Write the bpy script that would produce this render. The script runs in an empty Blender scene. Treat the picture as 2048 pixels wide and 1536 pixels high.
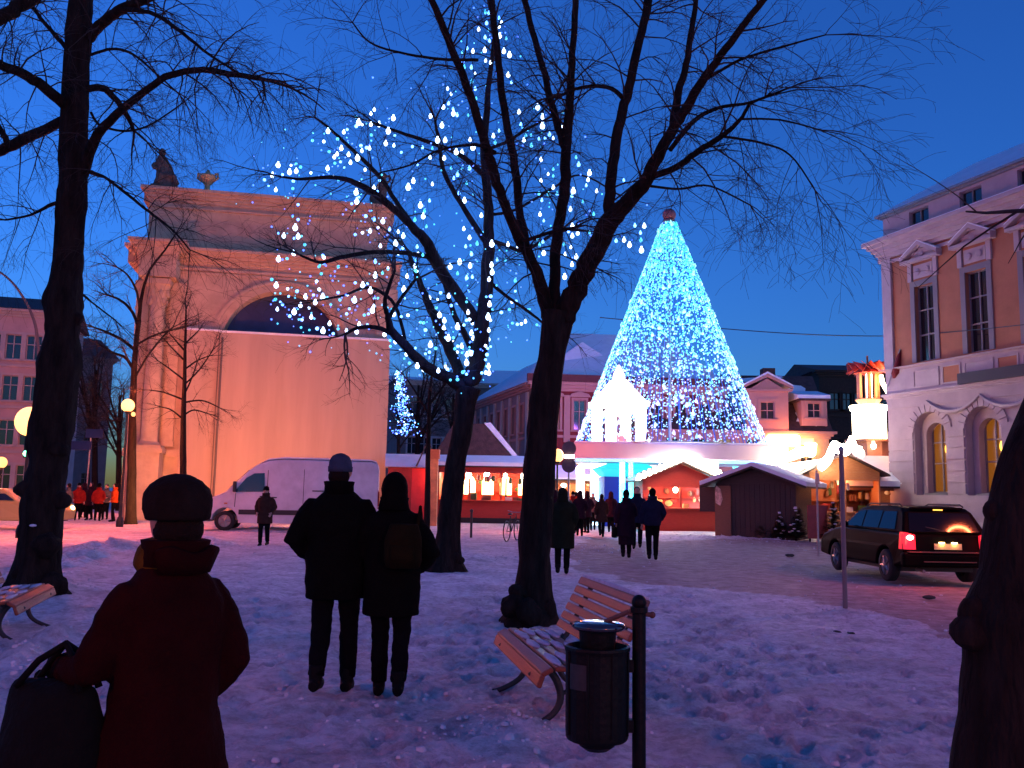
import bpy, math, random, mathutils
from mathutils import Vector, Matrix, noise
R = math.radians
rng = random.Random(7)
S = bpy.context.scene
COL = S.collection

# ---------------------------------------------------------------- camera
CAMH = 1.56
PITCH = math.atan(220.0 / 1800.0)
ROLL = 0.018
_Rw = Vector((1, 0, 0)); _Fw = Vector((0, math.cos(PITCH), math.sin(PITCH)))
_Uw = Vector((0, -math.sin(PITCH), math.cos(PITCH)))
CX = math.cos(ROLL) * _Rw + math.sin(ROLL) * _Uw
CY = -math.sin(ROLL) * _Rw + math.cos(ROLL) * _Uw
cam_d = bpy.data.cameras.new('camera'); cam = bpy.data.objects.new('camera', cam_d); COL.objects.link(cam)
cam_d.sensor_width = 36.0; cam_d.lens = 36.0 * 1800.0 / 2048.0
cam_d.clip_start = 0.05; cam_d.clip_end = 3000
m = Matrix.Identity(4)
for i in range(3):
    m[i][0] = CX[i]; m[i][1] = CY[i]; m[i][2] = -_Fw[i]
m[0][3] = 0; m[1][3] = 0; m[2][3] = CAMH
cam.matrix_world = m
S.camera = cam

# ---------------------------------------------------------------- dusk sky
SKY_STRENGTH = 0.15
SKY_TINT = (0.44, 0.76, 1.40)
W = bpy.data.worlds.new('World'); S.world = W; W.use_nodes = True
nt = W.node_tree; nt.nodes.clear()
sky = nt.nodes.new('ShaderNodeTexSky'); sky.sky_type = 'NISHITA'; sky.sun_disc = False
sky.sun_elevation = R(2.0); sky.sun_rotation = R(132); sky.altitude = 50
sky.air_density = 1.0; sky.dust_density = 0.3; sky.ozone_density = 4.0
tint = nt.nodes.new('ShaderNodeMix'); tint.data_type = 'RGBA'; tint.blend_type = 'MULTIPLY'
tint.inputs[0].default_value = 1.0
tint.inputs[7].default_value = SKY_TINT + (1,)
bg = nt.nodes.new('ShaderNodeBackground'); bg.inputs[1].default_value = SKY_STRENGTH
wo = nt.nodes.new('ShaderNodeOutputWorld')
nt.links.new(sky.outputs[0], tint.inputs[6]); nt.links.new(tint.outputs[2], bg.inputs[0])
nt.links.new(bg.outputs[0], wo.inputs[0])
S.view_settings.view_transform = 'Standard'; S.view_settings.look = 'None'
S.view_settings.exposure = 1.5; S.view_settings.gamma = 1.0
S.view_settings.use_curve_mapping = False
S.cycles.use_denoising = True
S.cycles.max_bounces = 5; S.cycles.diffuse_bounces = 2; S.cycles.glossy_bounces = 2
S.cycles.transparent_max_bounces = 4; S.cycles.caustics_reflective = False; S.cycles.caustics_refractive = False
S.cycles.sample_clamp_indirect = 3.0

SODIUM = (1.0, 0.14, 0.05)
WARM = (1.0, 0.32, 0.10)
BLUE = (0.03, 0.12, 1.0)
CYAN = (0.05, 0.55, 1.0)

# ---------------------------------------------------------------- from a pixel of the photograph to a place
def ray(u, v):
    return (CX * ((u - 1024) / 1800.0) + CY * (-(v - 768) / 1800.0) + _Fw)
def P(u, v, Y):
    d = ray(u, v); t = Y / d.y
    return Vector((d.x * t, Y, CAMH + d.z * t))
def G(u, v, z=0.0):
    d = ray(u, v); t = (z - CAMH) / d.z
    return Vector((d.x * t, d.y * t, z))
def HZ(u): return 988 + ROLL * (u - 1024)

# ---------------------------------------------------------------- materials
MATS = {}
def mat(name, col, rough=0.7, var=0.0, scale=6.0, bump=0.0, bscale=30.0, metal=0.0, emit=None, estr=0.0,
        spec=0.5, col2=None, sample=True):
    if name in MATS: return MATS[name]
    M = bpy.data.materials.new(name); M.use_nodes = True; N = M.node_tree.nodes; L = M.node_tree.links
    b = N['Principled BSDF']
    b.inputs['Base Color'].default_value = tuple(col) + (1,)
    b.inputs['Roughness'].default_value = rough; b.inputs['Metallic'].default_value = metal
    b.inputs['Specular IOR Level'].default_value = spec
    tc = None
    if var > 0 or col2 is not None or bump > 0:
        tc = N.new('ShaderNodeTexCoord')
    if var > 0 or col2 is not None:
        n = N.new('ShaderNodeTexNoise'); n.inputs['Scale'].default_value = scale; n.inputs['Detail'].default_value = 5
        n.inputs['Roughness'].default_value = 0.65
        r = N.new('ShaderNodeValToRGB')
        r.color_ramp.elements[0].position = 0.32; r.color_ramp.elements[1].position = 0.68
        c2 = col2 if col2 is not None else [min(1, c * (1 + var)) for c in col]
        c1 = col if col2 is not None else [c * (1 - var) for c in col]
        r.color_ramp.elements[0].color = tuple(c1) + (1,); r.color_ramp.elements[1].color = tuple(c2) + (1,)
        L.new(tc.outputs['Object'], n.inputs['Vector']); L.new(n.outputs['Fac'], r.inputs[0])
        L.new(r.outputs[0], b.inputs['Base Color'])
    if bump > 0:
        n2 = N.new('ShaderNodeTexNoise'); n2.inputs['Scale'].default_value = bscale; n2.inputs['Detail'].default_value = 4
        bp = N.new('ShaderNodeBump'); bp.inputs['Strength'].default_value = bump; bp.inputs['Distance'].default_value = 0.05
        L.new(tc.outputs['Object'], n2.inputs['Vector']); L.new(n2.outputs['Fac'], bp.inputs['Height'])
        L.new(bp.outputs[0], b.inputs['Normal'])
    if emit is not None:
        b.inputs['Emission Color'].default_value = tuple(emit) + (1,)
        b.inputs['Emission Strength'].default_value = estr
        if not sample: M.cycles.emission_sampling = 'NONE'
    MATS[name] = M
    return M

def wood_mat(name, col, col2, sx=1.0, rough=0.55):
    if name in MATS: return MATS[name]
    M = mat(name, col, rough, bump=0.25, bscale=60, col2=col2, scale=3)
    N = M.node_tree.nodes; L = M.node_tree.links
    for n in [n for n in N if n.type == 'TEX_NOISE']:
        mp = N.new('ShaderNodeMapping'); mp.inputs['Scale'].default_value = (sx, 14, 14)
        tcn = [t for t in N if t.type == 'TEX_COORD'][0]
        L.new(tcn.outputs['Object'], mp.inputs[0]); L.new(mp.outputs[0], n.inputs['Vector'])
    return M

def bark_mat():
    M = mat('bark', (0.007, 0.0055, 0.005), 0.98, spec=.1, col2=(0.026, 0.020, 0.016), scale=9, bump=0.9, bscale=22)
    N = M.node_tree.nodes; L = M.node_tree.links
    for n in [n for n in N if n.type == 'TEX_NOISE']:
        mp = N.new('ShaderNodeMapping'); mp.inputs['Scale'].default_value = (1, 1, 0.25)
        tcn = [t for t in N if t.type == 'TEX_COORD'][0]
        L.new(tcn.outputs['Object'], mp.inputs[0]); L.new(mp.outputs[0], n.inputs['Vector'])
    return M
BARK = bark_mat()
TWIG = mat('twig_bark', (0.022, 0.017, 0.014), 0.95)
SNOWCAP = mat('roof_snow', (0.80, 0.82, 0.86), 0.85, var=0.06, scale=2, bump=0.5, bscale=3)
DARKMETAL = mat('dark_metal', (0.02, 0.022, 0.024), 0.45, var=0.2, metal=0.5)
IRON = mat('cast_iron', (0.018, 0.018, 0.02), 0.55, bump=0.15, bscale=80)
GREYMETAL = mat('galvanised_metal', (0.30, 0.30, 0.31), 0.45, metal=0.6, var=0.15)
GLASS_DARK = mat('dark_window_glass', (0.015, 0.017, 0.022), 0.08, spec=0.8)

# ---------------------------------------------------------------- mesh builder
class MB:
    def __init__(s): s.v = []; s.f = []; s.T = None; s.smooth = False
    def add(s, vs, fs):
        o = len(s.v)
        if s.T is not None: vs = [s.T @ Vector(v) for v in vs]
        s.v.extend([tuple(v) for v in vs]); s.f.extend([tuple(i + o for i in f) for f in fs])
        return s
    def box(s, a, b):
        x0, y0, z0 = a; x1, y1, z1 = b
        if x0 > x1: x0, x1 = x1, x0
        if y0 > y1: y0, y1 = y1, y0
        if z0 > z1: z0, z1 = z1, z0
        return s.add([(x0,y0,z0),(x1,y0,z0),(x1,y1,z0),(x0,y1,z0),(x0,y0,z1),(x1,y0,z1),(x1,y1,z1),(x0,y1,z1)],
              [(0,3,2,1),(4,5,6,7),(0,1,5,4),(1,2,6,5),(2,3,7,6),(3,0,4,7)])
    def tube(s, pts, rad, n=8, cap=True):
        pts = [Vector(p) for p in pts]
        if isinstance(rad, (int, float)): rad = [rad] * len(pts)
        o = []; prev = None
        for i, p in enumerate(pts):
            d = (pts[min(i + 1, len(pts) - 1)] - pts[max(i - 1, 0)])
            if d.length < 1e-9: d = Vector((0, 0, 1))
            d.normalize()
            if prev is None:
                a = Vector((1, 0, 0)) if abs(d.x) < 0.8 else Vector((0, 1, 0))
                u = d.cross(a).normalized()
            else:
                u = (prev - d * prev.dot(d))
                u = u.normalized() if u.length > 1e-6 else d.orthogonal().normalized()
            prev = u; w = d.cross(u)
            r = rad[i]
            rx, ry = (r if isinstance(r, tuple) else (r, r))
            for k in range(n):
                t = 2 * math.pi * k / n
                o.append(p + u * (rx * math.cos(t)) + w * (ry * math.sin(t)))
        fs = []
        for i in range(len(pts) - 1):
            for k in range(n):
                k2 = (k + 1) % n
                fs.append((i*n+k, i*n+k2, (i+1)*n+k2, (i+1)*n+k))
        if cap:
            fs.append(tuple(range(n - 1, -1, -1))); fs.append(tuple((len(pts)-1)*n + k for k in range(n)))
        return s.add(o, fs)
    def rings(s, rings, cap=True):
        """rings: list of lists of points, same length"""
        n = len(rings[0]); o = [p for r in rings for p in r]; fs = []
        for i in range(len(rings) - 1):
            for k in range(n):
                k2 = (k + 1) % n
                fs.append((i*n+k, i*n+k2, (i+1)*n+k2, (i+1)*n+k))
        if cap:
            fs.append(tuple(range(n - 1, -1, -1))); fs.append(tuple((len(rings)-1)*n + k for k in range(n)))
        return s.add(o, fs)
    def loft(s, st, n=20, cap=True):
        """st: (cx,cy,cz,rx,ry) horizontal ellipses"""
        return s.rings([[(cx + rx*math.cos(2*math.pi*k/n), cy + ry*math.sin(2*math.pi*k/n), cz) for k in range(n)]
                        for (cx, cy, cz, rx, ry) in st], cap)
    def lathe(s, prof, c=(0,0,0), n=16):
        return s.loft([(c[0], c[1], c[2] + z, r, r) for (r, z) in prof], n)
    def ball(s, c, r, n=10, m=6):
        rx, ry, rz = (r if isinstance(r, tuple) else (r, r, r))
        st = []
        for i in range(m + 1):
            a = -math.pi/2 + math.pi * i / m
            q = max(math.cos(a), 0.02)
            st.append((c[0], c[1], c[2] + rz*math.sin(a), rx*q, ry*q))
        return s.loft(st, n)
    def prism(s, poly, y0, y1):
        """poly: (x,z) outline, extruded along y"""
        n = len(poly)
        vs = [(x, y0, z) for x, z in poly] + [(x, y1, z) for x, z in poly]
        fs = [tuple(range(n)), tuple(range(2*n - 1, n - 1, -1))]
        for i in range(n):
            j = (i + 1) % n
            fs.append((j, i, n + i, n + j))
        return s.add(vs, fs)
    def prismx(s, poly, x0, x1):
        """poly: (y,z) outline, extruded along x"""
        n = len(poly)
        vs = [(x0, y, z) for y, z in poly] + [(x1, y, z) for y, z in poly]
        fs = [tuple(range(n)), tuple(range(2*n - 1, n - 1, -1))]
        for i in range(n):
            j = (i + 1) % n
            fs.append((j, i, n + i, n + j))
        return s.add(vs, fs)
    def mesh(s, name, mt, smooth=False, fix=True):
        me = bpy.data.meshes.new(name); me.from_pydata(s.v, [], s.f)
        if mt is not None: me.materials.append(mt)
        if fix:
            import bmesh
            b = bmesh.new(); b.from_mesh(me); bmesh.ops.recalc_face_normals(b, faces=b.faces); b.to_mesh(me); b.free()
        if smooth: me.shade_smooth()
        me.update()
        return me
    def build(s, name, mt, parent=None, world=False, smooth=False, loc=None, fix=True):
        if world and parent is not None:
            inv = parent.matrix_basis.inverted()
            s.v = [tuple(inv @ Vector(v)) for v in s.v]
        o = bpy.data.objects.new(name, s.mesh(name, mt, smooth, fix)); COL.objects.link(o)
        if parent is not None: o.parent = parent
        if loc is not None: o.location = loc
        return o

def tag(o, label=None, cat=None, group=None, kind=None):
    if label: o['label'] = label
    if cat: o['category'] = cat
    if group: o['group'] = group
    if kind: o['kind'] = kind
    return o
def thing(name, loc, label, cat, rz=0.0, group=None):
    e = bpy.data.objects.new(name, None); COL.objects.link(e); e.empty_display_size = 0.2
    e.location = loc; e.rotation_euler = (0, 0, rz)
    tag(e, label, cat, group)
    return e
def inst(src, name=None, parent=None, loc=None, rot=None, sc=None):
    c = src.copy(); COL.objects.link(c); c.name = name or src.name.split('.')[0]
    for k in ('label', 'category', 'group'):
        if k in c.keys() and parent is not None: del c[k]
    if parent is not None: c.parent = parent
    if loc is not None: c.location = loc
    if rot is not None: c.rotation_euler = rot
    if sc is not None: c.scale = (sc, sc, sc) if isinstance(sc, (int, float)) else sc
    return c
def copy_tree(o, label=None, loc=None, rz=None, group=None, parent=None):
    c = o.copy(); COL.objects.link(c)
    if parent is not None: c.parent = parent
    if loc is not None: c.location = loc
    if rz is not None: c.rotation_euler = (0, 0, rz)
    if label: c['label'] = label
    if group: c['group'] = group
    for ch in list(o.children): copy_tree(ch, parent=c)
    return c
def bevel(o, w=0.01, seg=2):
    b = o.modifiers.new('bevel', 'BEVEL'); b.width = w; b.segments = seg; b.limit_method = 'ANGLE'; b.angle_limit = R(40)
    return o
def remesh(o, vox, smooth=4, disp=0.0, dsize=0.2):
    r = o.modifiers.new('union', 'REMESH'); r.mode = 'VOXEL'; r.voxel_size = vox; r.use_smooth_shade = True
    if smooth:
        q = o.modifiers.new('soft', 'SMOOTH'); q.iterations = smooth; q.factor = 0.5
    if disp:
        key = 'folds%.2f' % dsize
        t = bpy.data.textures.get(key) or bpy.data.textures.new(key, 'CLOUDS'); t.noise_scale = dsize; t.noise_depth = 3
        d = o.modifiers.new('folds', 'DISPLACE'); d.texture = t; d.strength = disp; d.mid_level = 0.5
        d.texture_coords = 'LOCAL'
    return o
def point(name, loc, col, watts, radius=0.12, parent=None):
    l = bpy.data.lights.new(name, 'POINT'); l.color = col; l.energy = watts; l.shadow_soft_size = radius
    o = bpy.data.objects.new(name, l); COL.objects.link(o); o.location = loc
    if parent is not None: o.parent = parent
    return o
def local(e, p): return e.matrix_basis.inverted() @ Vector(p)

# ---------------------------------------------------------------- ground
def in_poly(x, y, poly):
    c = False; j = len(poly) - 1
    for i in range(len(poly)):
        xi, yi = poly[i]; xj, yj = poly[j]
        if (yi > y) != (yj > y) and x < (xj - xi) * (y - yi) / (yj - yi) + xi: c = not c
        j = i
    return c
ROAD = [(G(u, v).x, G(u, v).y) for u, v in ((1940,1290),(1860,1252),(1700,1212),(1500,1185),(1330,1172),(1150,1135),(1130,1100),(1190,1070))]
ROAD = ROAD + [(4, 32.5), (9, 33.5), (14, 34.5), (40, 30), (40, 2), (8.5, 2)]
PATH = [(G(u, v).x, G(u, v).y) for u, v in ((260,1700),(900,1700),(930,1400),(980,1250),(1000,1160),(1150,1100),(1190,1062),(1000,1062),(700,1085),(480,1105),(380,1180),(300,1350))]
HEAPS = []   # (x, y, radius, height)
def heap(u, v, r, h):
    g = G(u, v); HEAPS.append((g.x, g.y, r, h))
for u, v, r, h in ((150,1118,0.9,0.22),(215,1105,1.0,0.26),(120,1135,0.8,0.2),(60,1150,0.7,0.15),(250,1095,0.9,0.2),
                   (410,1085,0.55,0.22),(440,1092,0.5,0.14),(1170,1098,1.3,0.12),(1215,1102,0.9,0.08),
                   (1060,1235,0.9,0.10),(900,1122,1.2,0.13),(985,1118,1.1,0.06),(70,1185,1.0,0.12),
                   (120,1300,0.55,0.12),(60,1330,0.4,0.10),(150,1360,0.5,0.08),(1000,1450,0.35,0.06),(1010,1480,0.4,0.07),
                   (1690,1228,0.5,0.06),(1560,1085,1.6,0.16),(1450,1078,1.6,0.12),(1350,1075,1.5,0.08),(1700,1100,1.2,0.1),
                   (520,1060,1.5,0.10),(700,1062,2.0,0.08),(1900,1275,0.6,0.06),(1960,1300,0.5,0.08)):
    heap(u, v, r, h)
def road_mask(x, y):
    if 2 < y < 36:
        k = 0
        for dx, dy in ((0,0),(.35,0),(-.35,0),(0,.5),(0,-.5)):
            if in_poly(x + dx + .5*noise.noise(Vector((x*.9,y*.9,1))), y + dy + .9*noise.noise(Vector((x*.7,y*.7,5))), ROAD): k += 1
        return k / 5.0
    if 3 < y < 30 and in_poly(x + .4*noise.noise(Vector((x*1.1,y*.8,3))), y, PATH): return 0.30
    return 0.0
def hgt(x, y, fine=1.0):
    h = 0.034 * noise.noise(Vector((x * 0.5, y * 0.5, 0.3)))
    if fine > 0:
        a = noise.noise(Vector((x * 2.3, y * 2.3, 4.1))); b = noise.noise(Vector((x * 6.5, y * 6.5, 9.7)))
        c = noise.noise(Vector((x * 15.0, y * 15.0, 2.2)))
        h += fine * (0.034 * a + 0.034 * abs(b) + 0.014 * c)
    for hx, hy, r, hh in HEAPS:
        d2 = ((x - hx) ** 2 + (y - hy) ** 2) / (r * r)
        if d2 < 5:
            h += hh * math.exp(-d2 * 1.6) * (1.0 + 0.9 * noise.noise(Vector((x * 3.1, y * 3.1, 7))) + 0.7 * fine * abs(noise.noise(Vector((x * 9, y * 9, 3)))))
    return h
FEET = {}
def add_foot(x, y, a):
    for i in range(-1, 2):
        for j in range(-1, 2): FEET.setdefault((int(x*2)+i, int(y*2)+j), []).append((x, y, math.cos(a), math.sin(a)))
_fr = random.Random(77)
for _k in range(46):     # tracks of single walkers
    _a = R(90 + _fr.gauss(0, 16)) if _fr.random() < .75 else R(_fr.uniform(0, 180))
    _x = _fr.uniform(-5, 4.5); _y = _fr.uniform(2.2, 9)
    for _i in range(16):
        _s = 1 if _i % 2 else -1
        add_foot(_x - math.sin(_a)*.10*_s + _fr.gauss(0,.02), _y + math.cos(_a)*.10*_s, _a + _fr.gauss(0, .15))
        _x += math.cos(_a)*.62; _y += math.sin(_a)*.62; _a += _fr.gauss(0, .04)
def foot_h(x, y):
    h = 0.0
    for fx, fy, c, s in FEET.get((int(x*2), int(y*2)), ()):
        u = (x - fx)*c + (y - fy)*s; w = -(x - fx)*s + (y - fy)*c
        d = (u/.15)**2 + (w/.058)**2
        if d < 4: h += -.042*math.exp(-d*d*.7) + .016*math.exp(-(d - 1.9)**2*2.2)
    return max(h, -.06)
def build_ground():
    NX, NY = 380, 430
    vs = []; mask = []
    y0, y1 = 0.9, 78.0
    for j in range(NY + 1):
        y = y0 * (y1 / y0) ** (j / NY)
        half = y * 0.78 + 1.5
        fine = max(0.0, min(1.0, (34 - y) / 20.0))
        for i in range(NX + 1):
            x = (2.0 * i / NX - 1.0) * half
            rm = road_mask(x, y)
            edge = min(1.0, (NX/2 - abs(i - NX/2)) / 12.0, (NY - j) / 12.0)
            h = hgt(x, y, fine) * (1 - 0.45 * rm) - 0.04 * rm
            if y < 18: h += foot_h(x, y)*(1 - rm*.5)
            vs.append((x, y, h * edge)); mask.append(rm)
    fs = []
    for j in range(NY):
        for i in range(NX):
            a = j * (NX + 1) + i
            fs.append((a, a + 1, a + NX + 2, a + NX + 1))
    # one sheet: the outer field continues from the fine sheet's rim to the horizon
    def ring_v(x, y): vs.append((x, y, 0.0)); mask.append(0.0); return len(vs) - 1
    base_l = [j * (NX + 1) for j in range(NY + 1)]; base_r = [j * (NX + 1) + NX for j in range(NY + 1)]
    FL = [ring_v(-900, vs[a][1] * 12 - 60) for a in base_l]; FR = [ring_v(900, vs[a][1] * 12 - 60) for a in base_r]
    for j in range(NY):
        fs.append((FL[j], base_l[j], base_l[j+1], FL[j+1])); fs.append((base_r[j], FR[j], FR[j+1], base_r[j+1]))
    top = [NY * (NX + 1) + i for i in range(NX + 1)]
    FT = [ring_v(-900 + 1800 * i / NX, 1400) for i in range(NX + 1)]
    for i in range(NX): fs.append((top[i], top[i+1], FT[i+1], FT[i]))
    fs.append((FL[NY], top[0], FT[0])); fs.append((top[NX], FR[NY], FT[NX]))
    FB = [ring_v(-900 + 1800 * i / NX, -300) for i in range(NX + 1)]
    for i in range(NX): fs.append((FB[i], FB[i+1], i + 1, i))
    fs.append((FB[0], 0, FL[0])); fs.append((FB[NX], FR[0], NX))
    me = bpy.data.meshes.new('snow_ground'); me.from_pydata(vs, [], fs)
    at = me.attributes.new('packed', 'FLOAT', 'POINT'); at.data.foreach_set('value', mask)
    me.shade_smooth()
    M = bpy.data.materials.new('trodden_snow'); M.use_nodes = True; N = M.node_tree.nodes; L = M.node_tree.links
    b = N['Principled BSDF']; b.inputs['Roughness'].default_value = 0.75; b.inputs['Specular IOR Level'].default_value = 0.25
    tc = N.new('ShaderNodeTexCoord'); geo = tc.outputs['Object']
    def nz(sc, det=6, rough=0.6):
        n = N.new('ShaderNodeTexNoise'); n.inputs['Scale'].default_value = sc; n.inputs['Detail'].default_value = det
        n.inputs['Roughness'].default_value = rough; L.new(geo, n.inputs['Vector']); return n.outputs['Fac']
    def ramp(src, p0, p1, c0, c1):
        r = N.new('ShaderNodeValToRGB'); r.color_ramp.elements[0].position = p0; r.color_ramp.elements[1].position = p1
        r.color_ramp.elements[0].color = c0 + (1,); r.color_ramp.elements[1].color = c1 + (1,)
        L.new(src, r.inputs[0]); return r.outputs[0]
    def mix(f, a, c, mode='MIX'):
        x = N.new('ShaderNodeMix'); x.data_type = 'RGBA'; x.blend_type = mode
        if isinstance(f, float): x.inputs[0].default_value = f
        else: L.new(f, x.inputs[0])
        for k, q in ((6, a), (7, c)):
            if isinstance(q, tuple): x.inputs[k].default_value = q + (1,)
            else: L.new(q, x.inputs[k])
        return x.outputs[2]
    clean = ramp(nz(1.3), 0.3, 0.62, (0.58, 0.54, 0.55), (0.90, 0.86, 0.88))
    grit = ramp(nz(7, 10, 0.78), 0.40, 0.56, (0.56, 0.52, 0.52), (1, 1, 1))
    snow = mix(0.85, clean, grit, 'MULTIPLY')
    packed = ramp(nz(3.0, 8, 0.7), 0.35, 0.68, (0.28, 0.20, 0.18), (0.56, 0.43, 0.41))
    att = N.new('ShaderNodeAttribute'); att.attribute_name = 'packed'
    ad = N.new('ShaderNodeMath'); ad.operation = 'MULTIPLY_ADD'; ad.inputs[1].default_value = 0.9
    L.new(nz(1.8, 5), ad.inputs[0]); ad.inputs[2].default_value = -0.45
    sm = N.new('ShaderNodeMath'); sm.operation = 'ADD'; sm.use_clamp = True; L.new(att.outputs['Fac'], sm.inputs[0]); L.new(ad.outputs[0], sm.inputs[1])
    pm = ramp(sm.outputs[0], 0.35, 0.62, (0, 0, 0), (1, 1, 1))
    L.new(mix(pm, snow, packed), b.inputs['Base Color'])
    v = N.new('ShaderNodeTexVoronoi'); v.inputs['Scale'].default_value = 4.2; v.feature = 'SMOOTH_F1'; v.inputs['Smoothness'].default_value = 0.6
    wv = N.new('ShaderNodeVectorMath'); wv.operation = 'ADD'
    nn = N.new('ShaderNodeTexNoise'); nn.inputs['Scale'].default_value = 2.0; L.new(geo, nn.inputs['Vector'])
    L.new(geo, wv.inputs[0]); L.new(nn.outputs['Color'], wv.inputs[1]); L.new(wv.outputs[0], v.inputs['Vector'])
    b1 = N.new('ShaderNodeBump'); b1.inputs['Strength'].default_value = 0.55; b1.inputs['Distance'].default_value = 0.06; L.new(v.outputs['Distance'], b1.inputs['Height'])
    b2 = N.new('ShaderNodeBump'); b2.inputs['Strength'].default_value = 1.0; b2.inputs['Distance'].default_value = 0.05
    L.new(nz(16, 8, 0.75), b2.inputs['Height']); L.new(b1.outputs[0], b2.inputs['Normal']); L.new(b2.outputs[0], b.inputs['Normal'])
    me.materials.append(M)
    o = bpy.data.objects.new('snow_ground', me); COL.objects.link(o)
    tag(o, 'trodden snow covering the square and the packed street', kind='structure')
build_ground()
def snow_crumbs():
    r_ = random.Random(9); q = MB()
    for i in range(3000):
        y = 2.0*(26/2.0)**r_.random(); x = r_.uniform(-1, 1)*(y*.62 + .5)
        if r_.random() < .45:
            hx, hy, rr, hh = r_.choice(HEAPS); x = hx + r_.gauss(0, rr*.7); y = hy + r_.gauss(0, rr*.7)
        if y < 1.8: continue
        s = min(.10, abs(r_.gauss(0, .009)) + .005)*(1 + .03*y); z = hgt(x, y, max(0, min(1, (34 - y)/20))) + s*.2 - .04*road_mask(x, y)
        a = r_.uniform(0, 6.28); n_ = 7; g = [r_.uniform(.7, 1.2) for _ in range(n_)]; hh = r_.uniform(.25, .55)
        r0 = [(x + s*g[k]*math.cos(a + k*.8976), y + s*g[k]*math.sin(a + k*.8976), z - s*.4) for k in range(n_)]
        r1 = [(x + s*.72*g[k]*math.cos(a + k*.8976), y + s*.72*g[k]*math.sin(a + k*.8976), z + s*hh*r_.uniform(.6, 1.1)) for k in range(n_)]
        q.add(r0 + r1, [(k, (k+1) % n_, n_ + (k+1) % n_, n_ + k) for k in range(n_)] + [tuple(range(n_, 2*n_))])
    o = q.build('snow_crumbs', mat('snow_crumb', (.62,.57,.60), .85, var=.2, scale=3), None, fix=False, smooth=True); tag(o, 'loose crumbs of refrozen snow scattered over the square', kind='stuff')
snow_crumbs()
# ---------------------------------------------------------------- buildings
def wall(mb, x0, x1, z0, z1, ops, y=0.0, depth=0.28):
    """front sheet at y (facing -y) with real openings and reveals; ops: (x0,x1,z0,z1,arched)"""
    xs = sorted(set([x0, x1] + [o[0] for o in ops] + [o[1] for o in ops]))
    zs = sorted(set([z0, z1] + [o[2] for o in ops] + [o[3] for o in ops]))
    for i in range(len(xs) - 1):
        for j in range(len(zs) - 1):
            cx = (xs[i] + xs[i+1]) / 2; cz = (zs[j] + zs[j+1]) / 2
            if any(o[0] < cx < o[1] and o[2] < cz < o[3] for o in ops): continue
            mb.add([(xs[i], y, zs[j]), (xs[i+1], y, zs[j]), (xs[i+1], y, zs[j+1]), (xs[i], y, zs[j+1])], [(0,1,2,3)])
    for o in ops:
        a, b, c, d = o[:4]; arched = len(o) > 4 and o[4]
        yb = y + depth
        if not arched:
            mb.add([(a,y,c),(a,yb,c),(a,yb,d),(a,y,d)], [(0,1,2,3)]); mb.add([(b,y,c),(b,yb,c),(b,yb,d),(b,y,d)], [(3,2,1,0)])
            mb.add([(a,y,d),(a,yb,d),(b,yb,d),(b,y,d)], [(0,1,2,3)]); mb.add([(a,y,c),(a,yb,c),(b,yb,c),(b,y,c)], [(3,2,1,0)])
        else:
            r = (b - a) / 2; cx = (a + b) / 2; sp = d - r; n = 14
            arc = [(cx - r * math.cos(math.pi * k / n), sp + r * math.sin(math.pi * k / n)) for k in range(n + 1)]
            for k in range(n):
                (xa, za), (xb, zb) = arc[k], arc[k+1]
                mb.add([(xa,y,za),(xb,y,zb),(xb,y,d),(xa,y,d)], [(0,1,2,3)])
                mb.add([(xa,y,za),(xb,y,zb),(xb,yb,zb),(xa,yb,za)], [(3,2,1,0)])
            mb.add([(a,y,c),(a,yb,c),(a,yb,sp),(a,y,sp)], [(0,1,2,3)]); mb.add([(b,y,c),(b,yb,c),(b,yb,sp),(b,y,sp)], [(3,2,1,0)])
            mb.add([(a,y,c),(a,yb,c),(b,yb,c),(b,y,c)], [(3,2,1,0)])
    return mb

def win(parent, x0, x1, z0, z1, y=0.0, frame=None, glass=None, cols=2, rowz=(0.5,), trim=0.0, arched=False, rec=0.14, sill=True, simple=False):
    """frame part with pane sub-part (and casing)"""
    f = MB(); t = 0.06 if (x1 - x0) > 0.7 else 0.05
    ya, yb = y + rec, y + rec + 0.06
    f.box((x0, ya, z0), (x0 + t, yb, z1)); f.box((x1 - t, ya, z0), (x1, yb, z1))
    f.box((x0 + t, ya, z0), (x1 - t, yb, z0 + t))
    if not arched: f.box((x0 + t, ya, z1 - t), (x1 - t, yb, z1))
    for k in range(1, cols):
        xc = x0 + (x1 - x0) * k / cols
        f.box((xc - t*0.5, ya - 0.004, z0 + t), (xc + t*0.5, yb, z1 - t))
    for q in rowz:
        zc = z0 + (z1 - z0) * q
        f.box((x0 + t, ya - 0.008, zc - t*0.45), (x1 - t, yb, zc + t*0.45))
    if trim:
        f.box((x0 - trim, y - 0.05, z0), (x0 - 0.002, y - 0.002, z1 + trim)); f.box((x1 + 0.002, y - 0.05, z0), (x1 + trim, y - 0.002, z1 + trim))
        f.box((x0, y - 0.045, z1 + 0.002), (x1, y - 0.002, z1 + trim))
    if sill: f.box((x0 - trim - 0.06, y - 0.14, z0 - 0.12), (x1 + trim + 0.06, y + 0.1, z0 - 0.002))
    o = f.build('window', frame, parent)
    g = MB()
    if arched:
        r = (x1 - x0) / 2; cx = (x0 + x1) / 2; sp = z1 - r
        poly = [(x0, z0), (x1, z0)] + [(cx + r*math.cos(math.pi*k/14), sp + r*math.sin(math.pi*k/14)) for k in range(15)]
        g.prism(poly, yb + 0.005, yb + 0.02)
    else: g.box((x0, yb + 0.005, z0), (x1, yb + 0.02, z1))
    g.build('pane', glass or GLASS_DARK, o)
    return o

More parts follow.
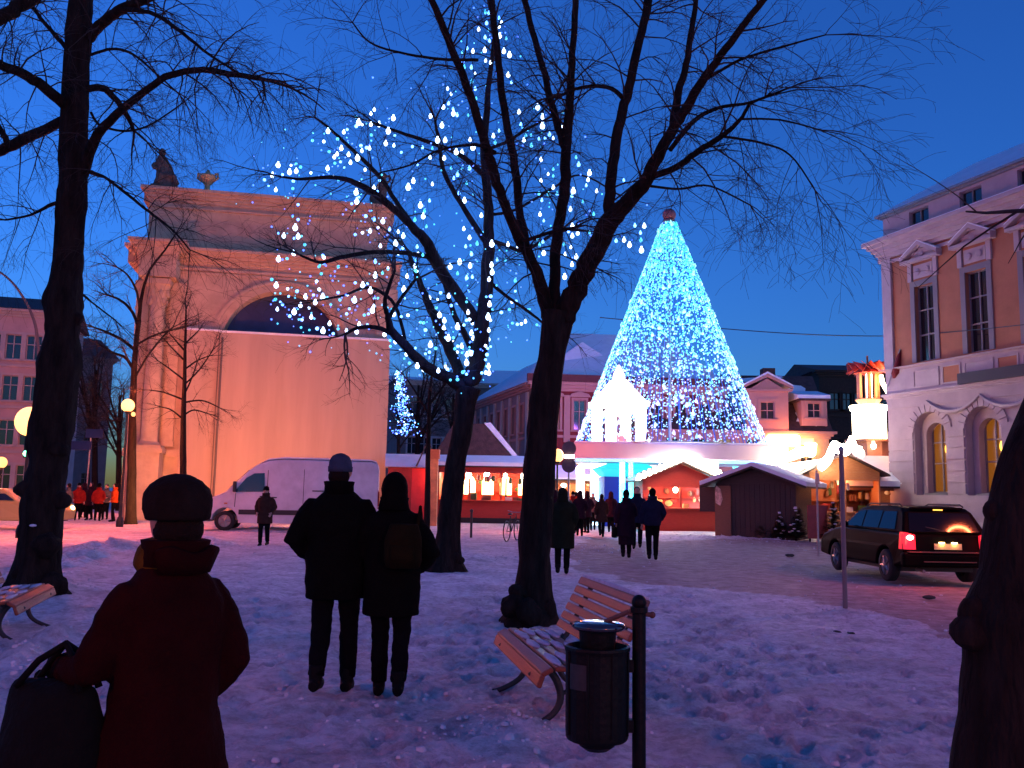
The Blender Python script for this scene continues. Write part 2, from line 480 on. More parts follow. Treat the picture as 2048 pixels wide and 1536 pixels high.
def cornice(mb, x0, x1, z0, z1, y, out, steps=3, ends=(True, True)):
    for k in range(steps):
        a = z0 + (z1 - z0) * k / steps; b = z0 + (z1 - z0) * (k + 1) / steps
        o = out * ((k + 1) / steps) ** 1.3
        mb.box((x0 - (o if ends[0] else 0), y - o, a), (x1 + (o if ends[1] else 0), y + 0.3, b))

STUCCO_PINK = mat('gate_render', (0.50, 0.36, 0.25), 0.9, var=0.20, scale=0.9, bump=0.25, bscale=14)
STUCCO_TRIM = mat('gate_moulding', (0.52, 0.36, 0.24), 0.9, var=0.16, scale=1.2, bump=0.3, bscale=10)
SHEETING = mat('gate_sheeting', (0.48, 0.34, 0.25), 0.85, var=0.07, scale=0.6, bump=0.6, bscale=1.2)
for _n in [n for n in SHEETING.node_tree.nodes if n.type == 'TEX_NOISE']:
    _mp = SHEETING.node_tree.nodes.new('ShaderNodeMapping'); _mp.inputs['Scale'].default_value = (2.6, 1, .22)
    _tc = [t for t in SHEETING.node_tree.nodes if t.type == 'TEX_COORD'][0]
    SHEETING.node_tree.links.new(_tc.outputs['Object'], _mp.inputs[0]); SHEETING.node_tree.links.new(_mp.outputs[0], _n.inputs['Vector'])
STONE_DARK = mat('sculpture_stone', (0.10, 0.085, 0.07), 0.85, var=0.3, scale=5, bump=0.8, bscale=9)
GILT = mat('gilded_urn', (0.45, 0.34, 0.16), 0.6, var=0.3, scale=9, bump=0.5, bscale=9)
VAULT_SHADE = mat('vault_shade_blue', (0.055, 0.075, 0.16), 0.9, var=0.2, scale=0.9)  # shade of the vault interior put into a dark blue colour

# --- town gate
def gate():
    A = P(276, 560, 44.0); B = P(778, 560, 46.6)
    rz = math.atan2(B.y - A.y, B.x - A.x); Wd = math.hypot(B.x - A.x, B.y - A.y)
    def LX(u, v=700):   # local x where the ray (u,v) meets the facade plane
        d = ray(u, v); n = Vector((-math.sin(rz), math.cos(rz)))
        t = (n.x * A.x + n.y * A.y) / (n.x * d.x + n.y * d.y)
        return (d.x * t - A.x) * math.cos(rz) + (d.y * t - A.y) * math.sin(rz), CAMH + d.z * t
    e = thing('town_gate', (A.x, A.y, 0), 'massive orange lit baroque town gate with a walled-up round arch', 'gate', rz)
    z_c0 = LX(300, 524)[1]; z_c1 = LX(300, 494)[1]; z_a0 = LX(300, 397)[1]; z_a1 = LX(300, 371)[1]
    zh = LX(560, 672)[1]; cx = LX(562)[0]; ztop = LX(562, 583)[1]; hw = (LX(680)[0] - LX(447)[0]) / 2
    hh = ztop - zh; r = (hw * hw + hh * hh) / (2 * hh); zc = ztop - r
    D = 5.5
    # masonry with a real round-headed opening
    b = MB(); n = 28
    b.add([(0,0,0),(cx-r,0,0),(cx-r,0,z_c0),(0,0,z_c0)], [(0,1,2,3)])
    b.add([(cx+r,0,0),(Wd,0,0),(Wd,0,z_c0),(cx+r,0,z_c0)], [(0,1,2,3)])
    arc = [(cx - r*math.cos(math.pi*k/n), zc + r*math.sin(math.pi*k/n)) for k in range(n+1)]
    for k in range(n):
        (xa, za), (xb, zb) = arc[k], arc[k+1]
        b.add([(xa,0,za),(xb,0,zb),(xb,0,z_c0),(xa,0,z_c0)], [(0,1,2,3)])
        b.add([(xa,0,za),(xb,0,zb),(xb,D,zb),(xa,D,za)], [(3,2,1,0)])
    for x in (cx - r, cx + r): b.add([(x,0,0),(x,D,0),(x,D,zc),(x,0,zc)], [(0,1,2,3)])
    for x in (0, Wd): b.add([(x,0,0),(x,D,0),(x,D,z_c0),(x,0,z_c0)], [(0,1,2,3)])
    b.add([(0,D,0),(cx-r,D,0),(cx-r,D,z_c0),(0,D,z_c0)], [(0,1,2,3)]); b.add([(cx+r,D,0),(Wd,D,0),(Wd,D,z_c0),(cx+r,D,z_c0)], [(0,1,2,3)])
    b.build('wall', STUCCO_PINK, e)
    a = MB(); a.box((0.25, 0.3, z_c1), (Wd - 0.15, D - 0.3, z_a0)); a.build('attic', STUCCO_TRIM, e)
    c = MB(); cornice(c, 0, Wd, z_c0, z_c1, 0, 0.62, 5); c.box((-0.6, 0.3, z_c0), (Wd + 0.6, D + 0.6, z_c1 - 0.01)); c.build('cornice', STUCCO_TRIM, e)
    c = MB(); cornice(c, 0.25, Wd - 0.15, z_a0, z_a1, 0.3, 0.42, 4); c.box((-0.1, 0.6, z_a0 + 0.02), (Wd + 0.2, D, z_a1 - 0.01))
    c.build('cornice', STUCCO_TRIM, e)
    c = MB(); c.box((0.1, 0.25, z_c1), (Wd, 0.3, z_c1 + 0.35)); c.box((0.25, 0.2, z_a0 - 0.32), (Wd - 0.15, 0.297, z_a0 - 0.22)); c.build('moulding', STUCCO_TRIM, e)
    # architrave lines under the cornice
    c = MB(); c.box((-0.06, -0.10, z_c0 - 0.30), (Wd + 0.06, -0.002, z_c0 - 0.16)); c.box((-0.03, -0.06, z_c0 - 0.5), (Wd + 0.03, -0.002, z_c0 - 0.36)); c.build('moulding', STUCCO_TRIM, e)
    # archivolt
    c = MB(); n = 28
    for ra, rb, yo in ((r + 0.002, r + 0.34, -0.10), (r + 0.345, r + 0.5, -0.16)):
        for k in range(n):
            t0, t1 = math.pi*k/n, math.pi*(k+1)/n
            q = [(cx - ra*math.cos(t0), zc + ra*math.sin(t0)), (cx - rb*math.cos(t0), zc + rb*math.sin(t0)),
                 (cx - rb*math.cos(t1), zc + rb*math.sin(t1)), (cx - ra*math.cos(t1), zc + ra*math.sin(t1))]
            c.prism(q, yo, -0.003)
    c.build('arch_moulding', STUCCO_TRIM, e)
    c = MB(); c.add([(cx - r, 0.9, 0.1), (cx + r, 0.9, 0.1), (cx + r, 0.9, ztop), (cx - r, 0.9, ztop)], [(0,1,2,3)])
    c.build('vault_shade_back', VAULT_SHADE, e)  # flat dark backing stands in for the shaded vault
    # sheeted scaffold box walling up the passage
    xl, xm, xr = LX(372)[0], LX(441)[0], LX(779)[0]
    c = MB(); c.box((xl, -0.35, 0), (xm - 0.04, -0.04, zh)); c.build('hoarding_panel', SHEETING, e)
    c = MB(); c.box((xm, -0.50, 0), (xr - 0.02, -0.04, zh - 0.06)); c.build('hoarding_panel', SHEETING, e)
    for zz in (zh*.34, zh*.67):
        c = MB(); c.box((xm + .01, -0.515, zz), (xr - .03, -0.502, zz + .05)); c.build('sheet_seam', SHEETING, e)
    for tt in (.36, .70):
        xx = xm + (xr - xm)*tt; c = MB(); c.box((xx, -0.52, 0), (xx + .045, -0.503, zh - .08)); c.build('sheet_seam', SHEETING, e)
    c = MB(); c.box((xl - 0.02, -0.42, zh + 0.002), (xm - 0.04, -0.04, zh + 0.10)); c.box((xm - 0.035, -0.56, zh - 0.055), (xr, -0.04, zh + 0.05)); c.build('ledge_snow', SNOWCAP, e)
    c = MB(); c.box((xm - 0.045, -0.55, 0), (xm - 0.005, -0.36, zh - 0.1)); c.tube([(xm + .12, -0.56, 0), (xm + 0.12, -0.56, zh - 0.3)], 0.05, 8); c.build('fold_shade_strip', mat('fold_shade_brown', (0.18,0.14,0.11), 0.6, metal=0.3), e)  # dark strip and rod stand in for the shaded fold of the sheeting
    # giant pilaster at the left corner, free column before it
    zb = LX(320, 893)[1]; zk = LX(318, 622)[1]; zk2 = LX(318, 566)[1]
    for x0, x1, yo in ((0.02, 0.62, -0.18), (1.62, 2.15, -0.22)):
        c = MB(); c.box((x0, yo, zb + .25), (x1, -0.003, zk)); c.box((x0 - .05, yo - .05, zb), (x1 + .05, -0.003, zb + .248))
        c.box((x0 - .04, yo - .04, zk + 0.002), (x1 + .04, -0.003, zk + .12)); c.box((x0 - .08, yo - .1, zk + 0.9), (x1 + .08, -0.003, zk2 + .02)); c.box((x0, yo - 0.02, zk + 0.122), (x1, -0.003, zk + 0.898))
        c.build('pilaster', STUCCO_TRIM, e)
    for xc in (1.12,):
        col = MB(); H = zk - zb
        col.loft([(xc, -0.62, zb, 0.50, 0.50), (xc, -0.62, zb + .12, 0.50, 0.50), (xc, -0.62, zb + .2, 0.42, 0.42), (xc, -0.62, zb + 0.35, 0.39, 0.39),
                  (xc, -0.62, zb + H*0.4, 0.38, 0.38), (xc, -0.62, zk, 0.32, 0.32)], 28)
        co = col.build('column', STUCCO_TRIM, e, smooth=False)
        cap = MB(); hk = zk2 - zk
        cap.loft([(xc, -0.62, zk + 0.002, 0.36, 0.36), (xc, -0.62, zk + .1, 0.34, 0.34), (xc, -0.62, zk + hk*.55, 0.42, 0.42), (xc, -0.62, zk + hk*.8, 0.56, 0.56)], 24)
        cap.box((xc - .6, -1.2, zk + hk*.8), (xc + .6, -0.05, zk + hk))
        for k in range(16):   # acanthus leaves
            t = 2*math.pi*k/16; rr = .40 + .06*(k % 2); zz = zk + hk*(0.22 + 0.3*(k % 2))
            cap.ball((xc + rr*math.cos(t), -0.62 + rr*math.sin(t), zz), (0.09, 0.09, 0.17), 6, 4)
        cap.build('capital', STUCCO_TRIM, co)
        p = MB(); p.box((xc - .62, -1.25, 0), (xc + .62, -0.003, zb - .35)); p.box((xc - .75, -1.36, zb - .348), (xc + .75, -0.003, zb - 0.12)); p.box((xc - .66, -1.28, zb - .118), (xc + .66, -0.003, zb - 0.002)); p.box((xc - .74, -1.38, 0.0), (xc + .74, -1.252, 0.7))
        p.build('pedestal', STUCCO_TRIM, e)
        q = MB(); q.box((xc - .85, -1.35, zk2 + .05), (xc + .85, -0.003, z_c0)); cornice(q, xc - .85, xc + .85, z_c0 + 0.003, z_c1 - 0.003, -1.35, 0.5, 5)
        q.build('entablature', STUCCO_TRIM, e)
    p = MB(); p.box((-0.12, -0.30, zb - .5), (0.45, -0.003, zb - .15)); p.build('moulding', STUCCO_TRIM, e); p = MB(); p.box((1.9, -0.30, zb - .5), (xl - 0.01, -0.003, zb - .15)); p.build('moulding', STUCCO_TRIM, e)
    # right corner capital stub
    xr2 = Wd - 0.05
    c = MB(); c.box((Wd - .6, -0.12, zh + 0.3), (Wd - 0.003, -0.003, z_c0 - 0.6)); zk3 = LX(780, 600)[1]; c.box((Wd - .66, -0.45, zk3 - .5), (Wd + 0.45, -0.122, zk3 + .45)); c.build('pilaster', STUCCO_TRIM, e)
    def top(u): x = LX(u, 372)[0]; return e.matrix_basis @ Vector((x, 0.5, z_a1))
    # sculptures on the parapet
    t = top(322)
    m_ = MB(); m_.box((-.55,-.4,0),(.75,.4,.18)); m_.loft([(0.1,0,.18,.62,.4),(0.15,0,.6,.55,.36),(0,0,1.0,.36,.3),(-.1,0,1.5,.34,.26),(-.14,0,1.75,.2,.18)],12); m_.ball((-.13,0,1.95),(.19,.18,.24)); m_.tube([(-.3,0,1.5),(-.55,-.1,1.2),(-.4,-.25,1.0)],.09,7); m_.tube([(.1,0,1.5),(.35,-.1,1.15),(.5,-.2,.8)],.09,7); m_.tube([(.1,-.3,.7),(.6,-.35,.6),(.75,-.35,.2)],.13,7); m_.tube([(-.1,-.3,.75),(-.2,-.42,.2)],.13,7)
    o = m_.build('trophy_statue', STONE_DARK, None, loc=t, smooth=True); o.rotation_euler=(0,0,rz); remesh(o, .05, 2, .08, .3); tag(o, 'tall weathered seated figure on the left end of the gate parapet', 'statue')
    t = top(412)
    m_ = MB(); m_.lathe([(.26,0),(.26,.12),(.14,.2),(.14,.42),(.3,.6),(.42,.82),(.40,.95),(.2,1.0),(.12,1.1),(.06,1.25)],n=18)
    for s in (-1,1): m_.tube([(.3*s,0,.65),(.52*s,0,.8),(.5*s,0,1.05),(.36*s,0,1.0)],.07,6)
    o = m_.build('stone_urn', GILT, None, loc=t, smooth=True); tag(o, 'small pale golden urn standing on the gate parapet right of the seated figure', 'urn')
    t = top(766)
    m_ = MB(); m_.box((-.5,-.35,0),(.4,.35,.3)); m_.loft([(-.1,0,.3,.42,.3),(-.05,0,.8,.3,.26),(0,0,1.3,.27,.22),(.05,0,1.55,.16,.15)],12); m_.ball((.06,0,1.75),(.17,.17,.22)); m_.tube([(.2,0,1.35),(.42,0,1.6),(.3,-.05,1.85)],.08,6); m_.tube([(-.2,0,1.3),(-.35,-.1,.95),(-.2,-.25,.8)],.08,6); m_.ball((-.45,0,.45),(.25,.2,.3))
    o = m_.build('trophy_statue', STONE_DARK, None, loc=t, smooth=True); o.rotation_euler=(0,0,rz); remesh(o, .05, 2, .06, .3); tag(o, 'slim stone figure on the right end of the gate parapet behind the lit twigs', 'statue')
    return e
gate()

# --- ornate building on the right
OCHRE = mat('ochre_render', (0.42, 0.17, 0.09), 0.9, var=0.14, scale=0.8, bump=0.15, bscale=12)
WHITE_TRIM = mat('white_stucco', (0.46, 0.37, 0.38), 0.85, var=0.10, scale=1.4, bump=0.2, bscale=9)
RUSTIC = mat('rusticated_plaster', (0.44, 0.34, 0.35), 0.9, var=0.12, scale=1.0, bump=0.2, bscale=9)
WINWOOD = mat('window_wood', (0.22, 0.19, 0.20), 0.6)
ROOM_WARM = mat('lit_room_pane', (0.05, 0.03, 0.01), 0.2, emit=(1.0, 0.30, 0.02), estr=.075, sample=False)
LAMP_YELLOW = mat('yellow_lamp_globe', (0.8, 0.5, 0.1), 0.3, emit=(1.0, 0.50, 0.05), estr=1.2, sample=False)
CURTAIN = mat('window_curtain', (0.12, 0.10, 0.10), 0.6)
def corner_building():
    Yc = 40.0; c0 = P(1772, 700, Yc); dx, dy = 0.324, -0.946
    rz = math.atan2(dy, dx)
    e = thing('ornate_building', (c0.x, c0.y, 0), 'ochre and white classical building with pedimented windows at the right edge', 'building', rz)
    Z = lambda v: P(1780, v, Yc).z
    def LX(u):
        d = ray(u, 700); q = d.x / d.y
        return (q * c0.y - c0.x) / (dx - q * dy)
    L = 22.0
    z_sill0 = Z(790); z_sill1 = Z(740); z_c0 = Z(522); z_c1 = Z(487); z_at = Z(440)
    w = [(LX(1834), LX(1872)), (LX(1937), LX(1984))]
    sp = w[1][0] - w[0][0]; ww = w[0][1] - w[0][0]
    ww = max(ww, 1.05)
    wins = [(w[0][0] + sp*k, w[0][0] + sp*k + ww) for k in range(6)]
    zw0 = z_sill1 + 0.1; zw1 = Z(592)
    # upper storey
    mb = MB(); wall(mb, 0.55, L, z_sill1, z_c0, [(a, b_, zw0, zw1) for a, b_ in wins], 0, 0.3)
    mb.add([(0.55,0.3,z_sill1),(L,0.3,z_sill1),(L,0.9,z_c0),(0.55,0.9,z_c0)], [(0,1,2,3)])
    mb.build('wall', OCHRE, e)
    # body behind
    mb = MB(); mb.box((0.02, 0.9, 0), (L, 12, z_at - 0.05)); mb.build('wall', WHITE_TRIM, e)
    # corner pier with shallow courses
    zc = z_sill1; k = 0
    pm = MB(); pm.box((0.0, -0.12, z_sill1 + .02), (0.55, 0.9, z_c0 - 0.01)); pm.build('corner_pier', WHITE_TRIM, e)
    # ground storey, coursed blocks
    ar = [(0.5*(a+b_) - 0.85, 0.5*(a+b_) + 0.85) for a, b_ in wins]
    za0 = Z(985); za1 = Z(832); zi1 = Z(852)
    nC = 13; hC = (Z(800)) / nC
    mb = MB(); wall(mb, 0, L, 0, Z(800), [(a, b_, za0 - .3, za1, True) for a, b_ in ar], 0.0, 0.35)
    mb.build('rusticated_wall', RUSTIC, e)
    for kk in range(1, nC):   # courses stand proud between the joints
        zz = kk * hC
        mb = MB(); xs = 0.0
        segs = []
        cuts = [(a - .05, b_ + .05) for a, b_ in ar if za0 - .3 < zz < za1 - .9]
        for a, b_ in cuts: segs.append((xs, a)); xs = b_
        segs.append((xs, L))
        if za1 - .9 <= zz < za1 + .15: continue
        for a, b_ in segs:
            mb = MB(); mb.box((a + .01, -0.055, zz + 0.03), (b_ - .01, -0.003, zz + hC - 0.03)); mb.build('stone_course', RUSTIC, e)
    lit = mat('warm_interior_wall', (0.35, 0.22, 0.10), 0.8)
    for i, (a, b_) in enumerate(ar):
        cxw = (a + b_) / 2
        # arch ring voussoirs
        r0 = 0.86; zsp = za1 - 0.85; n = 11
        ring = MB()
        for k in range(n):
            t0 = math.pi*k/n + .02; t1 = math.pi*(k+1)/n - .02
            ro = 1.22 + (0.12 if k == n//2 else 0)
            ring.prism([(cxw - r0*math.cos(t0), zsp + r0*math.sin(t0)), (cxw - ro*math.cos(t0), zsp + ro*math.sin(t0)),
                        (cxw - ro*math.cos(t1), zsp + ro*math.sin(t1)), (cxw - r0*math.cos(t1), zsp + r0*math.sin(t1))], -0.06, -0.004)
        ring.build('arch_ring', RUSTIC, e)
        # inner wall with narrower window
        inn = MB(); wall(inn, a - .02, b_ + .02, za0 - .3, za1 + .02, [(cxw - .55, cxw + .55, za0, zi1, True)], 0.35, 0.3); inn.build('arch_panel', RUSTIC, e)
        wo = win(e, cxw - .55, cxw + .55, za0, zi1, 0.35, WINWOOD, ROOM_WARM if i < 3 else GLASS_DARK, 2, (0.42, 0.72), arched=True, rec=0.3, sill=True)
        if i < 2:
            lm = MB(); lm.ball((cxw + .30, 0.62, za0 + (zi1 - za0) * .62), (.13, .05, .22), 10, 8); lm.build('lamp_shade', LAMP_YELLOW, wo)
    # sill band, parapet panels
    mb = MB(); cornice(mb, 0, L, Z(803), Z(790), 0, 0.20, 3); mb.build('moulding', WHITE_TRIM, e)
    mb = MB(); mb.box((0, -0.06, z_sill0), (L, 0.3, z_sill1 - 0.12)); mb.build('parapet_band', WHITE_TRIM, e)
    for i, (a, b_) in enumerate(wins):
        nx = wins[i+1][0] if i + 1 < len(wins) else L
        for xa, xb, mt in ((b_ + .42, nx - .42, OCHRE), (a - .12, b_ + .12, WHITE_TRIM)):
            if xb - xa < .2: continue
            mb = MB(); h0, h1 = z_sill0 + .18, z_sill1 - .3
            mb.box((xa, -0.075, h0), (xb, -0.062, h1)); mb.build('panel', mt, e)
            fr = MB(); fr.box((xa - .07, -0.11, h0 - .07), (xb + .07, -0.063, h0 - .002)); fr.box((xa - .07, -0.11, h1 + .002), (xb + .07, -0.063, h1 + .07))
            fr.box((xa - .07, -0.105, h0), (xa - .002, -0.063, h1)); fr.box((xb + .002, -0.105, h0), (xb + .07, -0.063, h1)); fr.build('panel_frame', WHITE_TRIM, e)
    mb = MB(); cornice(mb, 0, L, z_sill1 - .12, z_sill1, 0, 0.25, 3); mb.build('moulding', WHITE_TRIM, e)
    # windows with entablature and pediment
    for a, b_ in wins:
        win(e, a, b_, zw0, zw1, 0, WINWOOD, GLASS_DARK, 2, (0.35, 0.68), trim=0.24, rec=0.16, sill=False)
        t = MB(); xa, xb = a - .30, b_ + .30
        t.box((xa, -0.10, zw1 + .26), (xa + .22, -0.003, zw1 + 1.05)); t.box((xb - .22, -0.10, zw1 + .26), (xb, -0.003, zw1 + 1.05))
        t.box((xa + .3, -0.05, zw1 + .34), (xb - .3, -0.003, zw1 + .92))
        for s in (0.34, 0.66): t.ball((xa + (xb - xa)*s, -0.08, zw1 + .62), (.16, .05, .16), 8, 5)
        t.build('frieze_panel', WHITE_TRIM, e)
        pz = zw1 + 1.05; pk = pz + .85; cxw = (a + b_)/2; hw = (xb - xa)/2 + .22
        p = MB(); p.box((cxw - hw, -0.30, pz), (cxw + hw, -0.003, pz + .13))
        for s in (-1, 1):
            p.prism([(cxw + s*hw, pz + .13), (cxw + s*(hw + .02), pz + .27), (cxw, pk), (cxw, pk - .17)], -0.32, -0.003)
        p.prism([(cxw - hw + .2, pz + .13), (cxw + hw - .2, pz + .13), (cxw, pk - .18)], -0.05, -0.003)
        p.ball((cxw, -0.09, pz + .32), (.16, .06, .13), 8, 5)
        p.build('pediment', WHITE_TRIM, e)
        sn = MB()
        for s in (-1, 1):
            sn.prism([(cxw + s*hw, pz + .275), (cxw + s*hw, pz + .33), (cxw, pk + .06), (cxw, pk + .003)], -0.31, -0.01)
        sn.build('ledge_snow', SNOWCAP, e)
    # main cornice
    mb = MB(); cornice(mb, 0, L, z_c0, z_c1, -0.1, 0.60, 5, (True, False)); mb.box((-.55, .2, z_c0 + .01), (0.3, 12, z_c1 - .01)); mb.build('cornice', WHITE_TRIM, e)
    mb = MB(); mb.box((0.56, -0.09, z_c0 - .24), (L, -0.003, z_c0 - .1)); mb.build('moulding', WHITE_TRIM, e)
    mb = MB(); mb.box((-.62, -.66, z_c1 + .002), (L, .02, z_c1 + .05)); mb.build('ledge_snow', SNOWCAP, e)
    # attic with low windows
    aw = [(LX(1826) + sp*k*1.02, LX(1866) + sp*k*1.02) for k in range(6)]
    mb = MB(); wall(mb, 0.02, L, z_c1 + .05, z_at, [(a, b_, z_c1 + .35, z_at - .12) for a, b_ in aw], 0.05, 0.3); mb.build('attic', WHITE_TRIM, e)
    for a, b_ in aw: win(e, a, b_, z_c1 + .35, z_at - .12, 0.05, WINWOOD, GLASS_DARK, 2, (), rec=.12, sill=False)
    mb = MB(); cornice(mb, 0.0, L, z_at, z_at + .18, 0.05, 0.25, 2, (True, False)); mb.build('eaves', GREYMETAL, e)
    # snowy hipped roof
    mb = MB(); zt = z_at + .19; rh = 2.0
    mb.add([(-.2, -.2, zt), (L, -.2, zt), (L, 2.9, zt + rh), (2.6, 2.9, zt + rh), (-.2, 12, zt), (L, 12, zt)], [(0,1,2,3), (0,3,4), (3,2,5,4)])
    mb.build('roof', SNOWCAP, e)
    # dark unreadable fascia sign above the arches
    mb = MB(); mb.box((LX(1925), -0.34, Z(790)-.02), (LX(1925) + 7, -0.21, Z(790) + .42)); mb.build('sign_board', mat('dark_sign', (0.03, 0.02, 0.025), .6), e)
    # garlands between the arches
    for i in range(5):
        xa, xb = (ar[i][0]+ar[i][1])/2, (ar[i+1][0]+ar[i+1][1])/2
        g = MB(); zt2 = Z(812)
        g.tube([(xa + (xb-xa)*t, -0.10, zt2 - .55*(1 - (2*t-1)**2)) for t in [k/10 for k in range(11)]], [.05 + .05*math.sin(math.pi*k/10) for k in range(11)], 6)
        g.build('stucco_swag', WHITE_TRIM, e)
    # flagpole with furled red flag
    f = thing('furled_flag', e.matrix_basis @ Vector((0.2, -0.15, Z(775))), 'furled dark red flag on a short pole at the building corner', 'flag')
    q = MB(); q.tube([(0,0,0), (.35*dx + .2, .2*dy - .5, 1.6)], .025, 6); q.build('pole', GREYMETAL, f)
    q = MB(); q.loft([(.16,-.3,.35,.05,.05),(.22,-.42,.55,.22,.16),(.26,-.5,.9,.17,.14),(.3,-.58,1.3,.09,.08),(.34,-.63,1.55,.03,.03)], 9); o = q.build('cloth', mat('flag_cloth', (0.16, 0.012, 0.02), .8, bump=.5, bscale=6), f, smooth=True)
    return e
corner_building()

# --- other houses
def facade_house(name, label, A, B, zt, wall_m, trim_m, rows, cols, roof_m, roofh, depth=10, wsize=(0.95, 1.7), cornice_h=.5, frame=None,
                 margin=0.8, rowz=None, hip=0.0, lit=(), snow=None):
    rz = math.atan2(B.y - A.y, B.x - A.x); Wd = math.hypot(B.x - A.x, B.y - A.y)
    e = thing(name, (A.x, A.y, 0), label, 'building', rz)
    ops = []
    for r_ in range(rows):
        z0 = rowz[r_] if rowz else (zt - .6) * (r_ + .32) / rows
        for c_ in range(cols):
            xc = margin + (Wd - 2*margin) * (c_ + .5) / cols
            ops.append((xc - wsize[0]/2, xc + wsize[0]/2, z0, z0 + wsize[1]))
    mb = MB(); wall(mb, 0, Wd, 0, zt, ops, 0, .3)
    mb.add([(0,0,0),(0,depth,0),(0,depth,zt),(0,0,zt)], [(0,1,2,3)]); mb.add([(Wd,0,0),(Wd,depth,0),(Wd,depth,zt),(Wd,0,zt)], [(3,2,1,0)])
    mb.build('wall', wall_m, e)
    for i, o in enumerate(ops):
        win(e, o[0], o[1], o[2], o[3], 0, frame or trim_m, ROOM_WARM if i in lit else GLASS_DARK, 2, (0.62,), trim=.16, rec=.14)
    mb = MB(); cornice(mb, 0, Wd, zt - cornice_h, zt, 0, .45, 3); mb.build('cornice', trim_m, e)
    for r_ in range(1, rows):
        z0 = ops[r_*cols][2] - .55
        mb = MB(); mb.box((0, -.10, z0), (Wd, -.003, z0 + .18)); mb.build('moulding', trim_m, e)
    mb = MB()
    mb.add([(-.4,-.5,zt),(Wd+.4,-.5,zt),(Wd+.4-hip,depth/2,zt+roofh),(-.4+hip,depth/2,zt+roofh),(-.4,depth+.4,zt),(Wd+.4,depth+.4,zt)],
           [(0,1,2,3),(3,2,5,4),(0,3,4),(1,5,2)])
    mb.build('roof', roof_m, e)
    return e, Wd, rz
PINKISH = mat('pink_render', (0.50, 0.34, 0.30), .9, var=.12, scale=.9)
PALE = mat('pale_stone_trim', (0.46, 0.38, 0.34), .9, var=.1, scale=1)
REDWALL = mat('red_brick_render', (0.22, 0.022, 0.022), .9, var=.15, scale=2)
SALMON = mat('salmon_trim', (0.48, 0.24, 0.20), .9, var=.08, scale=1)
GREYBROWN = mat('grey_brown_render', (0.17, 0.13, 0.12), .9, var=.2, scale=1)
TILE = mat('dark_roof_tile', (0.07, 0.035, 0.035), .85, var=.35, scale=3, bump=.6, bscale=12)
facade_house('apartment_house', 'tall pale pink apartment house at the left edge behind the street lamp', P(-260, 900, 60), P(97, 900, 63), P(20, 612, 61).z,
             PINKISH, PALE, 4, 7, TILE, 1.8, rowz=[1.2, 4.3, 7.4, 10.3], wsize=(1.0, 1.75))
facade_house('distant_house', 'low dark house half hidden beside the left tree trunk', P(150, 900, 84), P(214, 900, 86), P(180, 715, 85).z,
             GREYBROWN, GREYBROWN, 3, 2, TILE, 2.5, wsize=(.8, 1.4))
facade_house('distant_house', 'grey house with flat snowy roof behind the tree strung with blue lights', P(796, 900, 92), P(948, 900, 95), P(860, 762, 93).z,
             GREYBROWN, PALE, 3, 5, SNOWCAP, 1.0, wsize=(1.0, 1.7))
facade_house('distant_house', 'far snowy roofed house peeping between the two dark trunks', P(945, 900, 100), P(1062, 900, 100), P(1000, 768, 100).z,
             GREYBROWN, PALE, 3, 5, SNOWCAP, 2.2, wsize=(1.0, 1.7), hip=1.5)
# red corner house: street front and receding side
Y0 = 62.0; Ccorner = P(1068, 800, Y0); zt = P(1180, 765, Y0).z
e, Wd, rz = facade_house('red_house', 'dark red house with pale window surrounds and high snowy roof behind the light cone', Ccorner, P(1450, 800, Y0 + 1.5), zt,
             REDWALL, SALMON, 2, 7, SNOWCAP, 4.6, depth=12, wsize=(0.85, 2.1), cornice_h=.62, margin=.5, rowz=[1.0, P(1180, 860, Y0).z], hip=3.0, lit=(7,))
for k in range(8):
    x = .5 + (Wd - 1.0) * k / 7 - .0
    mb = MB(); mb.box((x - .22, -.14, P(1180, 885, Y0).z), (x + .22, -.003, zt - .9)); mb.build('pilaster', SALMON if k % 2 else REDWALL, e)
for k in range(7):
    x = .5 + (Wd - 1) * (k + .5) / 7; zz = P(1180, 860, Y0).z + 2.1 + .2
    mb = MB(); mb.prism([(x - .75, zz), (x + .75, zz), (x + .6, zz + .22), (x, zz + .38), (x - .6, zz + .22)], -.2, -.003); mb.build('window_head', SALMON, e)
mb = MB(); mb.box((-.55, -.6, zt + .003), (Wd + .4, -.2, zt + .5)); mb.build('gutter_wall', mat('dark_red_eaves', (0.12, 0.03, 0.03), .8), e)
Bs = Vector((Ccorner.x - .283 * 19, Y0 + 19, 0))
e2, W2, rz2 = facade_house('side_house', 'brownish terrace front receding into the side street beside the red house', Bs, Vector((Ccorner.x - .28, Y0 + 1.0, 0)), zt,
             mat('dusty_brown_render', (0.26, 0.17, 0.16), .9, var=.12), SALMON, 2, 8, SNOWCAP, 3.5, depth=9, wsize=(0.9, 2.0), rowz=[1.2, P(1180, 862, Y0).z], hip=2.0)
for k in range(9):
    x = .4 + (W2 - .8) * k / 8
    mb = MB(); mb.box((x - .2, -.14, 0.5), (x + .2, -.003, zt - .6)); mb.build('pilaster', PALE, e2)
